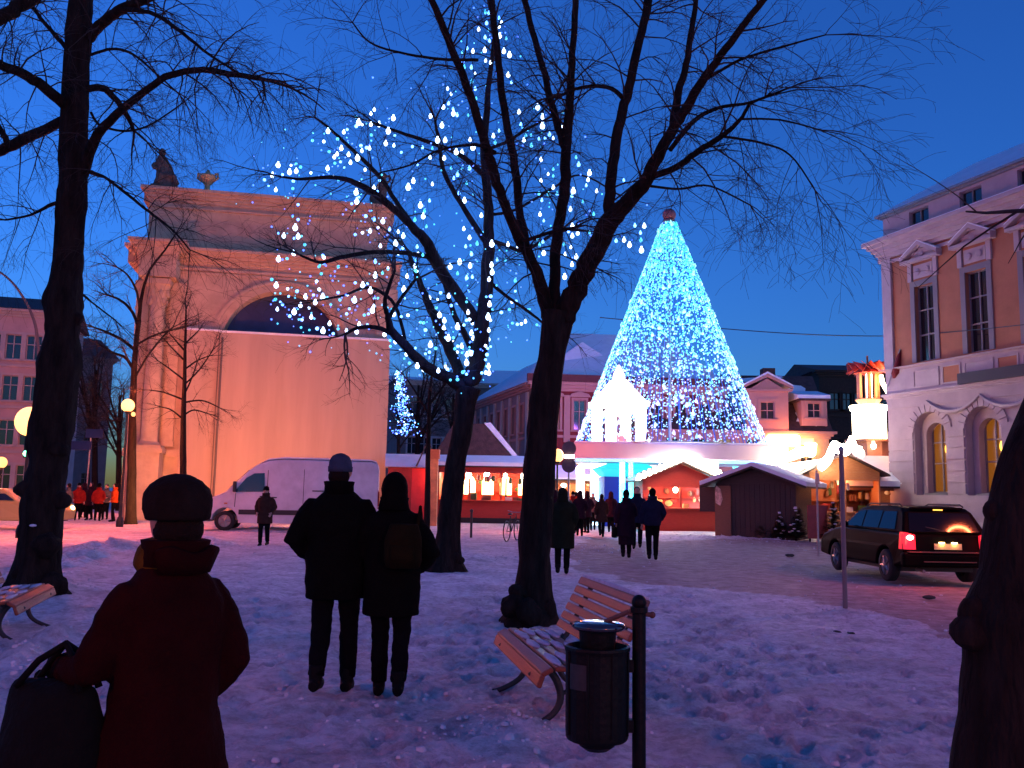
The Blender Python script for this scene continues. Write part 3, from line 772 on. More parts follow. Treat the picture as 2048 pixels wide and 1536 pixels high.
# house with gabled dormers
YD = 62.0
A = P(1300, 850, YD + .5); B = P(1657, 850, YD); zE = P(1560, 862, YD).z
e, Wd, rz = facade_house('dormer_house', 'pink house with a pedimented dormer and patchy snow on its dark roof', A, B, zE,
             mat('pink_yellow_render', (0.50, 0.27, 0.20), .9, var=.1), SALMON, 1, 6, TILE, 1.0, depth=11, wsize=(.9, 1.6), rowz=[P(1560, 925, YD).z], margin=.6)
def DX(u): return (P(u, 850, YD).x - A.x)
zr = P(1560, 735, YD).z
mb = MB()   # steep mansard
mb.add([(-.3,-.3,zE+.05),(Wd+.2,-.3,zE+.05),(Wd+.2,4.2,zr),(-.3,4.2,zr),(Wd+.2,5,zr),(-.3,5,zr),(Wd+.2,11,zE),(-.3,11,zE)], [(0,1,2,3),(3,2,4,5),(5,4,6,7),(1,6,4,2),(0,3,5,7)])
mb.build('mansard_roof', TILE, e)
def roofy(z): return -.3 + 4.5 * (z - zE - .05) / (zr - zE - .05)
for i, (ua, va, ub, vb) in enumerate(((1462,765,1500,738),(1500,752,1560,742),(1585,790,1640,758),(1600,850,1655,815),(1565,742,1600,735))):
    # snow patches lying on the slope
    x0, x1 = DX(ua), DX(ub); z0, z1 = P(ua, va, YD).z, P(ub, vb, YD).z
    mb = MB(); N_ = 14; pts = []
    for k in range(N_):
        t = 2*math.pi*k/N_; rr = 1 + .25*rng.uniform(-1, 1)
        x = (x0+x1)/2 + (x1-x0)/2*rr*math.cos(t); z = (z0+z1)/2 + (z1-z0)/2*rr*math.sin(t)
        pts.append((x, roofy(z) - .05, z + .02))
    bot = [(x, y + .08, z - .03) for x, y, z in pts]
    mb.rings([bot, pts]); mb.build('roof_snow', SNOWCAP, e)
def dormer(u0, u1, vb, ve, vp, wu0, wu1, wv0, wv1, ped=True):
    x0, x1 = DX(u0), DX(u1); z0, z1, zp = P(u0, vb, YD).z, P(u0, ve, YD).z, P(u0, vp, YD).z
    d = e.name; wm = SALMON
    op = (DX(wu0), DX(wu1), P(u0, wv1, YD).z, P(u0, wv0, YD).z)
    f = MB(); wall(f, x0, x1, z0, z1, [op], -.35, .25)
    f.add([(x0,-.35,z0),(x0,4,z0),(x0,4,z1),(x0,-.35,z1)], [(0,1,2,3)]); f.add([(x1,-.35,z0),(x1,4,z0),(x1,4,z1),(x1,-.35,z1)], [(0,1,2,3)])
    if ped: f.prism([(x0, z1), (x1, z1), ((x0+x1)/2, zp)], -.35, 3.8)
    dd = f.build('dormer', wm, e)
    win(dd, op[0], op[1], op[2], op[3], -.35, SALMON, GLASS_DARK, 2, (.5,), trim=.2, rec=.12)
    t = MB()
    if ped:
        xm = (x0+x1)/2
        t.box((x0 - .25, -.6, z1 - .02), (x1 + .25, -.353, z1 + .14))
        for s, xe in ((-1, x0 - .3), (1, x1 + .3)):
            t.prism([(xe, z1 + .14), (xe, z1 + .3), (xm, zp + .32), (xm, zp + .1)], -.62, -.36)
        t.build('moulding', SALMON, dd)
        sn = MB()
        for s, xe in ((-1, x0 - .3), (1, x1 + .3)):
            sn.prism([(xe, z1 + .31), (xe, z1 + .42), (xm, zp + .46), (xm, zp + .33)], -.6, 3.6)
        sn.build('roof_snow', SNOWCAP, dd)
    else:
        t.box((x0 - .2, -.55, z1), (x1 + .2, 3, z1 + .15)); t.build('moulding', TILE, dd)
        sn = MB(); sn.prismx([(-.55, z1 + .152), (-.5, z1 + .4), (2.5, z1 + 1.0), (2.5, z1 + .152)], x0 - .3, x1 + .2); sn.build('roof_snow', SNOWCAP, dd)
dormer(1493, 1576, 862, 782, 757, 1521, 1549, 803, 838)
dormer(1602, 1652, 852, 802, 790, 1614, 1640, 806, 836, ped=False)
mb = MB(); x = DX(1570); mb.box((x - .45, 4.0, zr - .5), (x + .45, 5, zr + .55)); mb.build('chimney', mat('chimney_brick', (0.10, 0.05, 0.04), .9), e)
# long blown-out shop light box under the eaves
LIGHTBOX = mat('shop_light_box', (0.9, 0.8, 0.5), .4, emit=(1.0, 0.66, 0.24), estr=7.0)
LIGHTBOX2 = mat('dim_shop_window', (0.5, 0.4, 0.15), .4, emit=(1.0, 0.62, 0.12), estr=1.1)
mb = MB(); z0, z1 = P(1560, 893, YD).z, P(1560, 870, YD).z; mb.box((DX(1532), -.55, z0), (DX(1598), -.15, z1)); bevel(mb.build('light_box', LIGHTBOX, e), .2, 4)
mb = MB(); mb.box((DX(1600), -.12, P(1560, 889, YD).z), (DX(1626), -.05, P(1560, 876, YD).z)); mb.build('sign_panel', LIGHTBOX2, e)
mb = MB(); mb.lathe([(.12, 0), (.32, .15), (.42, .9), (.3, 1.0)], (DX(1617), -.5, P(1617, 915, YD).z)); mb.build('wall_lantern', LIGHTBOX, e)
point('shop_light', (DX(1575), -1.4, (z0+z1)/2), WARM, 130, .4, e)
# tall dark house behind the christmas pyramid
facade_house('dark_house', 'tall unlit dark brown building behind the glowing wooden pyramid', P(1640, 850, 72), P(1800, 850, 72), P(1700, 742, 72).z,
             mat('dark_brown_wall', (0.035, 0.022, 0.018), .95, var=.3), mat('dark_brown_trim', (0.04, 0.025, 0.02), .9), 3, 5, TILE, 1.2, wsize=(.9, 1.4))
# ---------------------------------------------------------------- trees
def smooth_path(pts, rad, sub=4, wob=0.0, r_=None):
    """catmull-rom through traced points"""
    out = []; ro = []
    n = len(pts)
    for i in range(n - 1):
        p0 = pts[max(i-1, 0)]; p1 = pts[i]; p2 = pts[i+1]; p3 = pts[min(i+2, n-1)]
        for k in range(sub):
            t = k / sub
            q = 0.5*((2*p1) + (p2 - p0)*t + (2*p0 - 5*p1 + 4*p2 - p3)*t*t + (3*p1 - p0 - 3*p2 + p3)*t*t*t)
            out.append(q); ro.append(rad[i]*(1-t) + rad[i+1]*t)
    out.append(pts[-1]); ro.append(rad[-1])
    if wob and r_:
        for i in range(1, len(out)):
            out[i] = out[i] + Vector((r_.uniform(-1,1), r_.uniform(-1,1), r_.uniform(-.5,.5))) * ro[i] * wob
    return out, ro
def gnarl_tube(mb, pts, rad, n, amp, seed):
    """trunk tube with lumpy radius"""
    o = []; prev = None
    for i, p in enumerate(pts):
        d = (pts[min(i+1, len(pts)-1)] - pts[max(i-1, 0)]).normalized()
        if prev is None: u = d.cross(Vector((0, 1, 0))).normalized()
        else: u = (prev - d*prev.dot(d)).normalized()
        prev = u; w = d.cross(u); ring = []
        for k in range(n):
            t = 2*math.pi*k/n; dirv = u*math.cos(t) + w*math.sin(t)
            fl = 1.0
            if 0 and amp: pass
            if p.z < .9 and amp > .1: fl = 1 + .42*math.exp(-max(p.z, 0)/.16)*(1 + .55*math.sin(5*t + seed) + .3*math.sin(3*t + 2*seed))
            q = noise.noise(Vector((dirv.x*1.4, dirv.y*1.4, p.z*1.5)) + Vector((seed, 0, 0)))
            q2 = noise.noise(Vector((dirv.x*4, dirv.y*4, p.z*4.5)) + Vector((seed, 3, 0)))
            ring.append(p + dirv * rad[i] * fl * (1 + amp*q + amp*.45*q2))
        o.append(ring)
    mb.rings(o)
def grow(mb, p, d, L, r, lvl, rg, droop, sides=3, tips=None, spread=1.0):
    n = 5 if lvl > 0 else 4
    pts = [p.copy()]; rad = [r]; q = p.copy(); dd = d.normalized()
    for i in range(n):
        dd = (dd + Vector((rg.uniform(-1,1), rg.uniform(-1,1), rg.uniform(-1,1))) * .20 + Vector((0, 0, droop * (i+1)/n))).normalized()
        q = q + dd * (L / n); pts.append(q.copy()); rad.append(max(r * (1 - .72*(i+1)/n), .0016))
    mb.tube(pts, rad, sides, cap=False)
    if tips is not None: tips.append(q)
    if lvl > 0:
        kids = rg.randint(4, 6) if lvl > 1 else rg.randint(3, 5)
        for k in range(kids):
            t = rg.uniform(.25, 1.0); i = min(int(t*n), n - 1); f = t*n - i
            b = pts[i].lerp(pts[i+1], f); bd = (pts[i+1] - pts[i]).normalized()
            side = Vector((rg.uniform(-1,1), rg.uniform(-1,1), rg.uniform(-.6,.9)))
            side = (side - bd*side.dot(bd)).normalized()
            nd = (bd * rg.uniform(.5, 1.0) + side * rg.uniform(.5, 1.0) * spread).normalized()
            grow(mb, b, nd, L * rg.uniform(.4, .68), rad[i] * .6, lvl - 1, rg, droop, 3, tips, spread)

def bare_tree(label, trunk, limbs, Y, seed, twigs=1.0, lvl=2, droop=-.05, group=None, tl=(0.7, 1.5), lumps=.22, sides=18, twig_r=.006, spread=1.0, name='bare_tree', snow=()):
    """trunk: [(u,v,width_px,dY)], limbs: [[(u,v,w,dY)...]]"""
    rg = random.Random(seed)
    def conv(path):
        pts = []; rad = []
        for q in path:
            u, v, w = q[:3]; y = Y + (q[3] if len(q) > 3 else 0)
            pts.append(P(u, v, y)); rad.append(max(w * y / 1800 / 2, .004))
        return pts, rad
    tp, tr = conv(trunk)
    if tp[0].z < .6: tp[0].z = -.12
    e = thing(name, (tp[0].x, tp[0].y, 0), label, 'tree', group=group)
    pts, rad = smooth_path(tp, tr, 7)
    mb = MB(); gnarl_tube(mb, pts, rad, sides, lumps, seed)
    tro = mb.build('trunk', BARK, e, world=True, smooth=True)
    tw = MB(); tips = []
    for lb in limbs:
        lp, lr = conv(lb)
        pts, rad = smooth_path(lp, lr, 5, .18, rg)
        mb = MB(); gnarl_tube(mb, pts, rad, max(8, sides//2), lumps*.6, seed + 2)
        mb.build('limb', BARK, e, world=True, smooth=True)
        Ltot = sum((pts[i+1]-pts[i]).length for i in range(len(pts)-1))
        k = int(Ltot * 2.6 * twigs) + 2
        for i in range(k):
            t = rg.uniform(.12, 1.0) * (len(pts) - 1); a = min(int(t), len(pts) - 2)
            b = pts[a].lerp(pts[a+1], t - a); bd = (pts[a+1] - pts[a]).normalized()
            side = Vector((rg.uniform(-1,1), rg.uniform(-1,1), rg.uniform(-.7,.7)))
            side = (side - bd*side.dot(bd)).normalized()
            L = rg.uniform(*tl)
            grow(tw, b, (bd*rg.uniform(.3,.9) + side), L, min(rad[a]*.4, twig_r*3), lvl, rg, droop, 4, tips, spread)
        for _ in range(3): grow(tw, pts[-1], pts[-1]-pts[-2] + Vector((rg.uniform(-.05,.05), rg.uniform(-.05,.05), 0)), rg.uniform(*tl), max(rad[-1]*.8, .004), lvl, rg, droop, 4, tips, spread)
    tw.build('twigs', TWIG, e, world=True, fix=False)
    for (u, v, dy, sx, sz) in snow:
        c = P(u, v, Y + dy)
        mb = MB(); mb.ball(c, (sx, sx*.8, sz), 10, 6); s_ = mb.build('trunk_snow', SNOWCAP, e, world=True, smooth=True)
    return e, tips

# big lime at the left
tree_l, _ = bare_tree('thick dark knobbly tree rising past the top edge beside the left bench',
    [(72,1190,100,0),(76,1130,84,0),(82,1060,76,0),(88,1000,80,0),(98,930,72,0),(98,880,78,0),(108,800,78,0),(118,730,84,0),(125,670,68,0),(126,610,76,0),(132,560,60,0),(140,450,54,0),(150,300,56,0),(152,150,50,0),(160,0,48,0),(165,-150,44,0)],
    [[(165,350,24,0),(195,270,20,-.4),(262,205,17,-.9),(330,155,15,-1.2),(395,140,13,-1.4),(460,148,12,-1.6),(520,158,10,-1.7)],
     [(135,215,24,0),(85,172,22,-.6),(40,145,20,-1.0),(-10,125,20,-1.4),(-120,60,18,-2)],
     [(128,240,22,0),(85,262,22,.4),(40,282,24,.7),(-10,305,22,.9),(-120,340,18,1)],
     [(15,285,14,.9),(2,262,12,1.0),(-40,200,9,1.2)],
     [(172,178,15,0),(205,176,15,.2),(232,200,12,.5),(252,228,11,.8),(268,262,7,1.0)],
     [(180,75,24,0),(205,45,22,-.3),(245,18,22,-.6),(300,-5,20,-.8),(420,-60,16,-1)],
     [(240,18,12,-.6),(300,25,9,-1.1),(350,55,8,-1.6),(420,110,6,-2),(500,160,4,-2.4)],
     [(140,105,10,0),(110,70,9,.3),(80,35,8,.6),(60,5,7,.8)],
     [(80,-20,32,.6),(40,10,30,.4),(0,38,28,.2),(-80,70,24,0)],
     [(180,110,7,.2),(225,98,6,.5),(265,108,5,.9),(310,145,4,1.3),(360,190,3,1.8)],
     [(182,345,9,0),(210,355,6,-.4),(250,385,6,-.8),(300,425,6,-1.2),(345,460,4,-1.7),(380,500,3,-2)],
     [(128,405,9,0),(105,408,8,.3),(60,430,5,.5),(10,440,4,.8)],
     [(182,225,6,.2),(200,250,5,.5),(250,262,5,1.0),(300,250,4,1.4),(360,210,3,1.8)],
     [(130,560,9,0),(165,590,4,.6),(230,640,3,1.2)]],
    13.0, 11, twigs=2.1, lvl=2, droop=-.22, tl=(.5, 1.25), lumps=.24, twig_r=.0045, snow=((66,1051,-.33,.05,.02),))

# tree in the middle
tree_c, _ = bare_tree('dark forked tree between the right bench and the light cone',
    [(1060,1236,88,0),(1062,1200,78,0),(1068,1120,66,0),(1073,1040,66,0),(1077,960,70,0),(1080,900,62,0),(1086,850,60,0),(1094,790,62,0),(1099,740,60,0),(1106,690,56,0),(1112,655,62,0),(1116,625,66,0)],
    [[(1100,645,30,0),(1090,600,28,0),(1066,530,25,-.2),(1040,475,24,-.3),(1010,410,20,-.5),(985,340,21,-.6),(972,290,20,-.7),(940,190,17,-.9),(905,100,16,-1.1),(862,-5,14,-1.3),(820,-120,12,-1.5)],
     [(1052,495,20,-.2),(1040,420,17,.2),(1030,330,17,.4),(1012,240,16,.6),(998,130,15,.8),(984,0,14,1.0),(975,-120,12,1.2)],
     [(1112,640,30,0),(1108,590,24,.1),(1112,500,23,.2),(1128,390,23,.3),(1133,300,21,.4),(1141,180,17,.5),(1146,90,14,.6),(1152,-10,14,.7),(1160,-120,12,.9)],
     [(1130,295,17,.4),(1108,225,15,.7),(1090,150,14,.9),(1070,80,13,1.1),(1048,-5,13,1.3)],
     [(1124,640,48,0),(1152,580,44,-.1),(1180,520,42,-.3),(1215,450,42,-.5),(1252,410,34,-.7),(1290,365,30,-.9),(1322,300,24,-1.1),(1352,250,22,-1.2),(1388,190,20,-1.4),(1432,125,17,-1.6),(1480,60,15,-1.8),(1535,-10,14,-2.0)],
     [(1222,440,30,-.5),(1220,400,24,-.5),(1226,330,22,-.4),(1242,240,21,-.3),(1262,160,19,-.2),(1285,60,18,0),(1298,-5,18,.1),(1310,-120,14,.3)],
     [(1345,262,20,-1.2),(1354,200,17,-1.1),(1372,130,14,-1.0),(1384,60,12,-.9),(1392,0,11,-.8)],
     [(1300,355,15,-.9),(1350,335,14,-1.2),(1400,300,13,-1.5),(1440,275,12,-1.8),(1480,240,8,-2.1),(1500,208,7,-2.3),(1530,195,5,-2.5)],
     [(1340,300,10,-1.2),(1390,240,10,-1.6),(1440,215,8,-2.0),(1500,205,6,-2.4),(1580,175,4,-2.8)],
     [(1245,195,10,-.3),(1225,178,9,0),(1190,172,8,.3),(1150,178,7,.5),(1125,190,6,.6)],
     [(990,305,9,-.6),(950,290,7,-.9),(880,300,5,-1.3),(820,330,4,-1.7),(760,345,3,-2)],
     [(955,120,7,-1),(880,118,6,-1.4),(800,105,5,-1.8),(740,85,4,-2.2),(705,45,3,-2.5)],
     [(1040,480,8,-.2),(1060,478,8,-.6),(1110,462,7,-1),(1150,455,6,-1.3)],
     [(1440,272,6,-1.8),(1520,285,5,-2),(1580,310,4,-2.2),(1630,380,3,-2.4)],
     [(1480,238,5,-2.1),(1560,240,4,-2.4),(1640,260,3,-2.7)],
     [(1300,372,6,-.7),(1360,378,5,-.4),(1420,372,4,0),(1500,410,3,.4)],
     [(1410,160,7,-1.5),(1480,120,6,-1.8),(1560,95,5,-2.2),(1650,70,3,-2.6)]],
    11.0, 23, twigs=1.6, lvl=2, droop=-.16, tl=(.45, 1.15), lumps=.20, twig_r=.004,
    snow=((1112,640,-.10,.07,.03),))
# burrs at its foot
def burrs(e, items, Y):
    for (u, v, r, dy) in items:
        c = P(u, v, Y + dy); mb = MB(); mb.ball(c, (r, r*.9, r*.9), 14, 9)
        mb.v = [tuple(Vector(q) + (Vector(q) - c).normalized() * r * .35 * noise.noise(Vector(q)*7)) for q in mb.v]
        mb.build('root_burr', BARK, e, world=True, smooth=True)
burrs(tree_c, ((1030,1212,.17,-.18),(1090,1220,.15,-.1),(1058,1226,.17,-.28),(1036,1185,.12,-.15)), 11.0)
burrs(tree_l, ((55,980,.16,-.1),(120,1000,.13,-.1),(58,1060,.17,-.1),(120,700,.2,0),(150,640,.13,0),(112,900,.16,-.1),(45,1150,.2,-.1),(105,1170,.2,-.2),(92,1090,.2,-.2)), 13.0)

# tree hung with lights
tree_b, tips_b = bare_tree('tree strung with blue and white lights in front of the gate corner',
    [(893,1126,58,0),(896,1100,50,0),(899,1060,46,0),(903,1000,44,0),(912,930,40,0),(922,870,40,0),(930,810,42,0),(938,775,50,0)],
    [[(942,770,36,0),(955,710,34,0),(968,620,28,0),(974,540,25,0),(978,470,22,0),(975,380,19,0),(968,300,16,0),(975,200,12,0),(985,110,9,0),(990,40,6,0)],
     [(928,775,28,0),(890,752,24,-.3),(845,728,22,-.6),(815,695,20,-.9),(785,665,18,-1.2),(775,630,11,-1.4),(770,600,9,-1.5),(790,540,6,-1.4)],
     [(785,668,10,-1.2),(755,655,9,-1.4),(720,655,8,-1.6),(690,668,6,-1.8)],
     [(922,760,22,0),(900,700,22,.4),(872,640,20,.8),(850,590,14,1.1),(830,540,10,1.4),(815,500,7,1.6)],
     [(952,640,24,0),(905,575,22,-.3),(870,520,22,-.5),(850,480,22,-.7),(800,430,15,-1),(765,400,15,-1.2),(720,370,13,-1.4),(670,355,9,-1.6),(600,358,6,-1.8),(555,352,4,-1.9)],
     [(850,485,14,-.7),(800,415,10,-.3),(760,355,9,0),(705,300,8,.3),(660,258,6,.5),(630,235,4,.6)],
     [(865,515,10,-.5),(800,505,9,-.9),(740,505,9,-1.2),(680,515,9,-1.5),(640,525,7,-1.7),(600,510,5,-1.9)],
     [(976,490,14,0),(930,420,11,-.3),(890,350,10,-.5),(880,300,8,-.6),(870,240,5,-.7)],
     [(978,360,12,0),(920,310,11,.3),(860,285,9,.5),(800,265,7,.7),(745,245,5,.9)],
     [(978,480,10,0),(1010,490,8,.2),(1050,500,8,.5),(1110,465,6,.8)],
     [(975,560,9,0),(1010,590,7,.3),(1060,625,6,.6),(1090,650,4,.8)],
     [(972,300,8,0),(1010,285,7,.3),(1060,255,6,.6),(1110,230,4,.9)],
     [(976,430,7,0),(1030,420,6,.4),(1100,380,5,.8),(1160,350,4,1.1),(1230,385,3,1.4)],
     [(955,720,14,0),(935,680,13,.5),(905,620,11,.9),(890,570,9,1.2)],
     [(775,640,9,-1.3),(800,600,8,-1.1),(830,560,6,-1)],
     [(812,692,7,-.9),(790,610,7,-.7),(740,575,7,-.9),(690,590,5,-1.2),(640,600,4,-1.4)]],
    18.4, 31, twigs=.55, lvl=2, droop=-.06, tl=(.5, 1.4), lumps=.16, sides=14, twig_r=.006,
    snow=())
burrs(tree_b, ((878,1108,.13,-.15),(908,1116,.14,-.12),(920,1120,.10,-.1)), 18.4)

# small trees near the gate
bare_tree('slender young tree standing straight before the gate sheeting',
    [(366,1040,15,0),(366,980,14,0),(366,900,13,0),(367,820,10,0),(369,760,8,0),(370,700,6,0)],
    [[(370,705,6,0),(371,660,5,0),(372,620,3,0)]] +
    [[(368,v,4,0),(368+s*a,v-b,3,.3*s),(368+s*(a+c),v-b-d,2,.5*s)] for v,s,a,b,c,d in
      ((760,-1,28,22,26,18),(770,1,30,30,28,40),(800,-1,40,15,30,5),(805,1,36,4,34,-14),(830,1,20,10,30,-8),(740,1,25,18,25,10),(720,-1,22,22,18,20),(840,-1,25,20,20,6),(790,1,16,35,10,30),(700,-1,16,18,12,14),(690,1,16,16,14,14))],
    37.0, 41, twigs=.7, lvl=2, droop=.0, tl=(.5, 1.1), lumps=.08, sides=9, twig_r=.012)
bare_tree('thin dark tree at the left corner of the gate beside the small street lamp',
    [(262,1045,22,0),(263,960,18,0),(264,880,16,0),(266,800,13,0),(268,740,12,0),(272,690,10,0),(278,640,9,0)],
    [[(278,640,9,0),(284,590,7,0),(300,540,5,0),(330,500,4,0),(350,470,3,0)],
     [(276,650,7,0),(262,620,6,.3),(240,600,5,.6),(215,590,4,.9)],
     [(270,700,7,0),(245,680,6,.4),(215,665,5,.8),(190,655,3,1)],
     [(268,740,7,0),(250,715,6,.2),(225,705,5,.5),(200,690,3,.8)],
     [(280,620,5,0),(272,580,5,-.3),(255,550,4,-.6),(235,535,3,-.8)],
     [(268,760,5,0),(290,720,4,-.3),(320,680,4,-.6),(345,655,3,-.8)],
     [(272,690,5,0),(310,670,4,-.3),(345,660,4,-.5)]],
    38.5, 43, twigs=.55, lvl=2, droop=.0, tl=(.7, 1.5), lumps=.12, sides=9, twig_r=.012)
bare_tree('thin bare sapling behind the couple right of the white van',
    [(853,1075,16,0),(855,1000,12,0),(856,920,10,0),(858,840,8,0),(860,780,6,0)],
    [[(860,780,6,0),(866,740,4,0),(872,700,3,0)], [(858,830,5,0),(835,790,4,.2),(815,760,3,.4)], [(858,810,5,0),(885,775,4,.2),(905,750,3,.4)],
     [(857,860,4,0),(880,835,3,.2),(900,825,3,.4)], [(857,870,4,0),(835,850,3,.2),(815,845,3,.4)]],
    30.0, 47, twigs=.5, lvl=2, droop=.02, tl=(.5, 1.2), lumps=.08, sides=9, twig_r=.009)
for i, (lab, u, v0, v1, Yt, sd) in enumerate((('broad leafless tree against the grey house behind the red tent', 835, 1000, 770, 70.0, 5),
                              ('leafless tree crown right of the gate corner far back', 905, 1000, 790, 80.0, 6),
                              ('bare red lit tree far behind the walkers left of the gate', 190, 1000, 740, 62.0, 8),
                              ('bare red lit tree just left of the small street lamp', 238, 1000, 790, 60.0, 9))):
    g = []
    rg = random.Random(sd)
    for k in range(9):
        a = rg.uniform(-1, 1); s_ = (v0 - v1) * rg.uniform(.25, .55)
        vb = v0 - (v0 - v1) * rg.uniform(.35, .75)
        g.append([(u, vb, 5, 0), (u + a*28, vb - s_*.5, 4, rg.uniform(-1.5, 1.5)), (u + a*52, max(vb - s_, v1 - 12), 3, rg.uniform(-2.5, 2.5))])
    bare_tree(lab, [(u, v0 + 18, 15, 0), (u, (v0+v1)/2, 10, 0), (u + 2, v1, 4, 0)], g, Yt, sd + 60, twigs=.45, lvl=2, droop=.02, tl=(1.3, 2.6), lumps=.1, sides=8, twig_r=.022)
# nearest trunk cut by the right edge
tree_r, _ = bare_tree('massive black trunk leaning in from the right edge',
    [(2016,1640,190,0),(2016,1536,182,0),(2020,1440,172,0),(2026,1340,176,0),(2030,1250,200,0),(2042,1150,150,0),(2052,1050,144,0),(2075,950,140,0),(2110,850,130,0),(2150,700,120,0),(2190,500,110,0)],
    [[(2190,500,80,0),(2230,300,60,0),(2290,100,40,0)]], 4.0, 71, twigs=0.1, lvl=1, lumps=.16, sides=26)
burrs(tree_r, ((1955,1225,.085,0),(1958,1262,.10,-.02),(1995,1020,.06,0),(1952,1480,.06,0)), 4.0)

# ---------------------------------------------------------------- lights on the tree
def led(name, col, s):
    return mat(name, (0.8, 0.85, 1.0), .3, emit=col, estr=s, sample=False)
LED_WHITE = led('led_white', (0.42, 0.62, 1.0), 3.2)
LED_BLUE = led('led_blue', (0.06, 0.22, 1.0), 4.0)
LED_CYAN = led('led_cyan', (0.02, 0.50, 0.85), .8)
LED_DIM = led('led_dim_blue', (0.02, 0.10, 0.9), 1.8)
def bulb_mesh(m_, r=1.0):
    b = MB(); b.ball((0, 0, 0), (.5*r, .5*r, .58*r), 7, 5); b.tube([(0,0,.5*r),(0,0,.85*r)], .2*r, 5)
    return b.mesh('bulb', m_, True)
BM = {k: bulb_mesh(v) for k, v in (('w', LED_WHITE), ('b', LED_BLUE), ('c', LED_CYAN), ('d', LED_DIM))}
def Z7(x, y): return (520 + x/2.6256, y/2.6256)
def Z8(x, y): return (520 + x/3.4138, 450 + y/3.4138)
BIG = [Z7(*q) for q in ((65,922),(95,868),(155,905),(190,900),(355,885),(385,933),(440,695),(427,780),(465,813),(512,832),(522,965),(552,892),(582,598),(518,645),(582,655),(625,655),(673,690),(660,755),(505,1012),(508,1060),(535,793),(575,780),(1148,155),(1280,270),(1310,290),(1118,270),(895,612),(962,563),(985,467),(1003,495),(955,660),(932,738),(972,738),(1103,735),(1118,775),(1030,800),(1060,803),(967,832),(1015,597),(1458,565),(1483,615),(1483,663),(1360,590),(1595,665),(1600,690),(1475,840),(1475,950),(1540,985),(1645,1005),(1768,1005),(1630,1100),(1470,1127),(1730,910),(1385,738),(778,985),(805,952),(905,968),(842,1080),(857,1137),(752,1240),(712,1280),(703,1092),(645,1163),(578,1215),(1073,1055),(1162,1133),(1070,1203),(1217,1283),(1350,1310),(1302,1285),(1217,1392),(998,1402),(1048,1378),(1103,1397),(1303,395),(1258,190),(1180,265),(1040,325),(185,1198),(125,1240),(200,1243),(178,1330),(97,1362),(85,1500),(538,1500),(605,1448),(755,1522),(1912,1262),(1940,1288),(2018,1188),(2003,1315),(1668,1225),(1640,1190),(1603,1337),(1660,1350),(1638,1390),(1600,1455),(1490,1330),(83,998),(357,690),(700,622),(703,765),(390,826),(475,855),(405,810),(600,577),(598,988))]
BIG += [Z8(*q) for q in ((310,492),(428,495),(377,530),(277,550),(233,595),(118,577),(112,411),(475,675),(430,725),(350,630),(850,748),(925,738),(925,797),(977,768),(1000,883),(1042,878),(1073,965),(1218,1038),(1117,985),(1163,997),(1217,997),(1298,1030),(912,610),(980,445),(1157,500),(1297,287),(1367,255),(1580,275),(1585,325),(1563,373),(1565,440),(1567,543),(1557,630),(1547,688),(1562,720),(1562,782),(1560,965),(1563,1012),(1540,1010),(1450,670),(1455,775),(1443,740),(1420,598),(1412,887),(1440,880),(1410,943),(1377,828),(1348,697),(1258,655),(1255,707),(1225,617),(1288,487),(1812,660),(645,515),(755,450),(780,555),(767,585),(590,722),(660,730),(677,680),(702,412),(788,348),(1285,775),(1262,815),(1163,820),(1430,990),(1375,1037),(1265,965))]
SM = [Z7(*q) for q in ((1183,65),(1200,70),(1190,122),(1200,160),(1255,95),(1268,118),(1255,140),(1182,197),(1205,215),(1293,203),(1210,330),(1185,320),(1190,450),(1320,433),(1062,275),(1088,255),(1065,325),(1073,353),(1078,392),(1110,355),(1130,385),(1112,430),(1130,467),(1135,518),(1130,558),(1160,620),(1165,690),(990,543),(1013,573),(1035,605),(1093,607),(925,675),(905,780),(853,775),(800,770),(893,828),(828,865),(1003,885),(1037,918),(1018,937),(1085,965),(1100,885),(1060,885),(1045,1015),(1200,765),(1235,750),(1225,715),(1255,688),(1370,655),(1395,712),(1408,680),(1423,710),(1465,730),(1497,725),(1520,708),(1540,727),(1425,765),(1603,625),(1590,590),(1660,827),(1673,865),(1540,890),(1513,915),(1540,925),(1465,1018),(1515,1022),(1560,1018),(1480,1052),(1638,1030),(1695,1060),(1713,975),(1723,945),(1752,1125),(1910,948),(1908,1060),(1968,1185),(1998,1223),(2000,1262),(1870,1265),(1490,1160),(1455,1255),(1440,1290),(1468,1287),(1485,1270),(1640,1240),(1730,1222),(1620,1215),(1632,1300),(1595,1285),(1245,1365),(1287,1368),(1220,1435),(1200,1470),(1205,1520),(1340,1475),(1085,1460),(1037,1437),(1115,1455),(1140,1280),(1100,1250),(1080,1295),(1170,1225),(1110,1335),(890,1055),(873,1190),(863,1110),(813,1155),(838,1210),(825,1297),(855,1340),(830,1330),(820,1367),(812,1400),(820,1425),(772,1452),(680,1205),(725,1218),(750,1302),(727,1330),(590,1327),(605,1375),(672,1410),(643,1435),(632,1293),(600,1153),(555,1135),(495,1107),(500,1232),(538,1222),(620,1195),(482,1070),(200,1075),(200,1153),(235,1285),(330,1340),(335,1352),(310,1400),(412,1398),(142,1358),(97,1225),(218,1240),(200,1240),(180,1252),(322,1437),(297,1477),(313,1522),(145,1517),(580,1527),(23,945),(45,975),(172,990),(175,950),(163,868),(190,860),(213,877),(267,908),(118,917),(275,738),(335,743),(363,797),(407,730),(458,680),(505,615),(505,663),(537,655),(560,650),(585,708),(530,765),(560,775),(708,712),(742,800),(393,857),(423,850),(443,880),(413,945),(550,977),(628,948),(617,1005),(520,1035))]
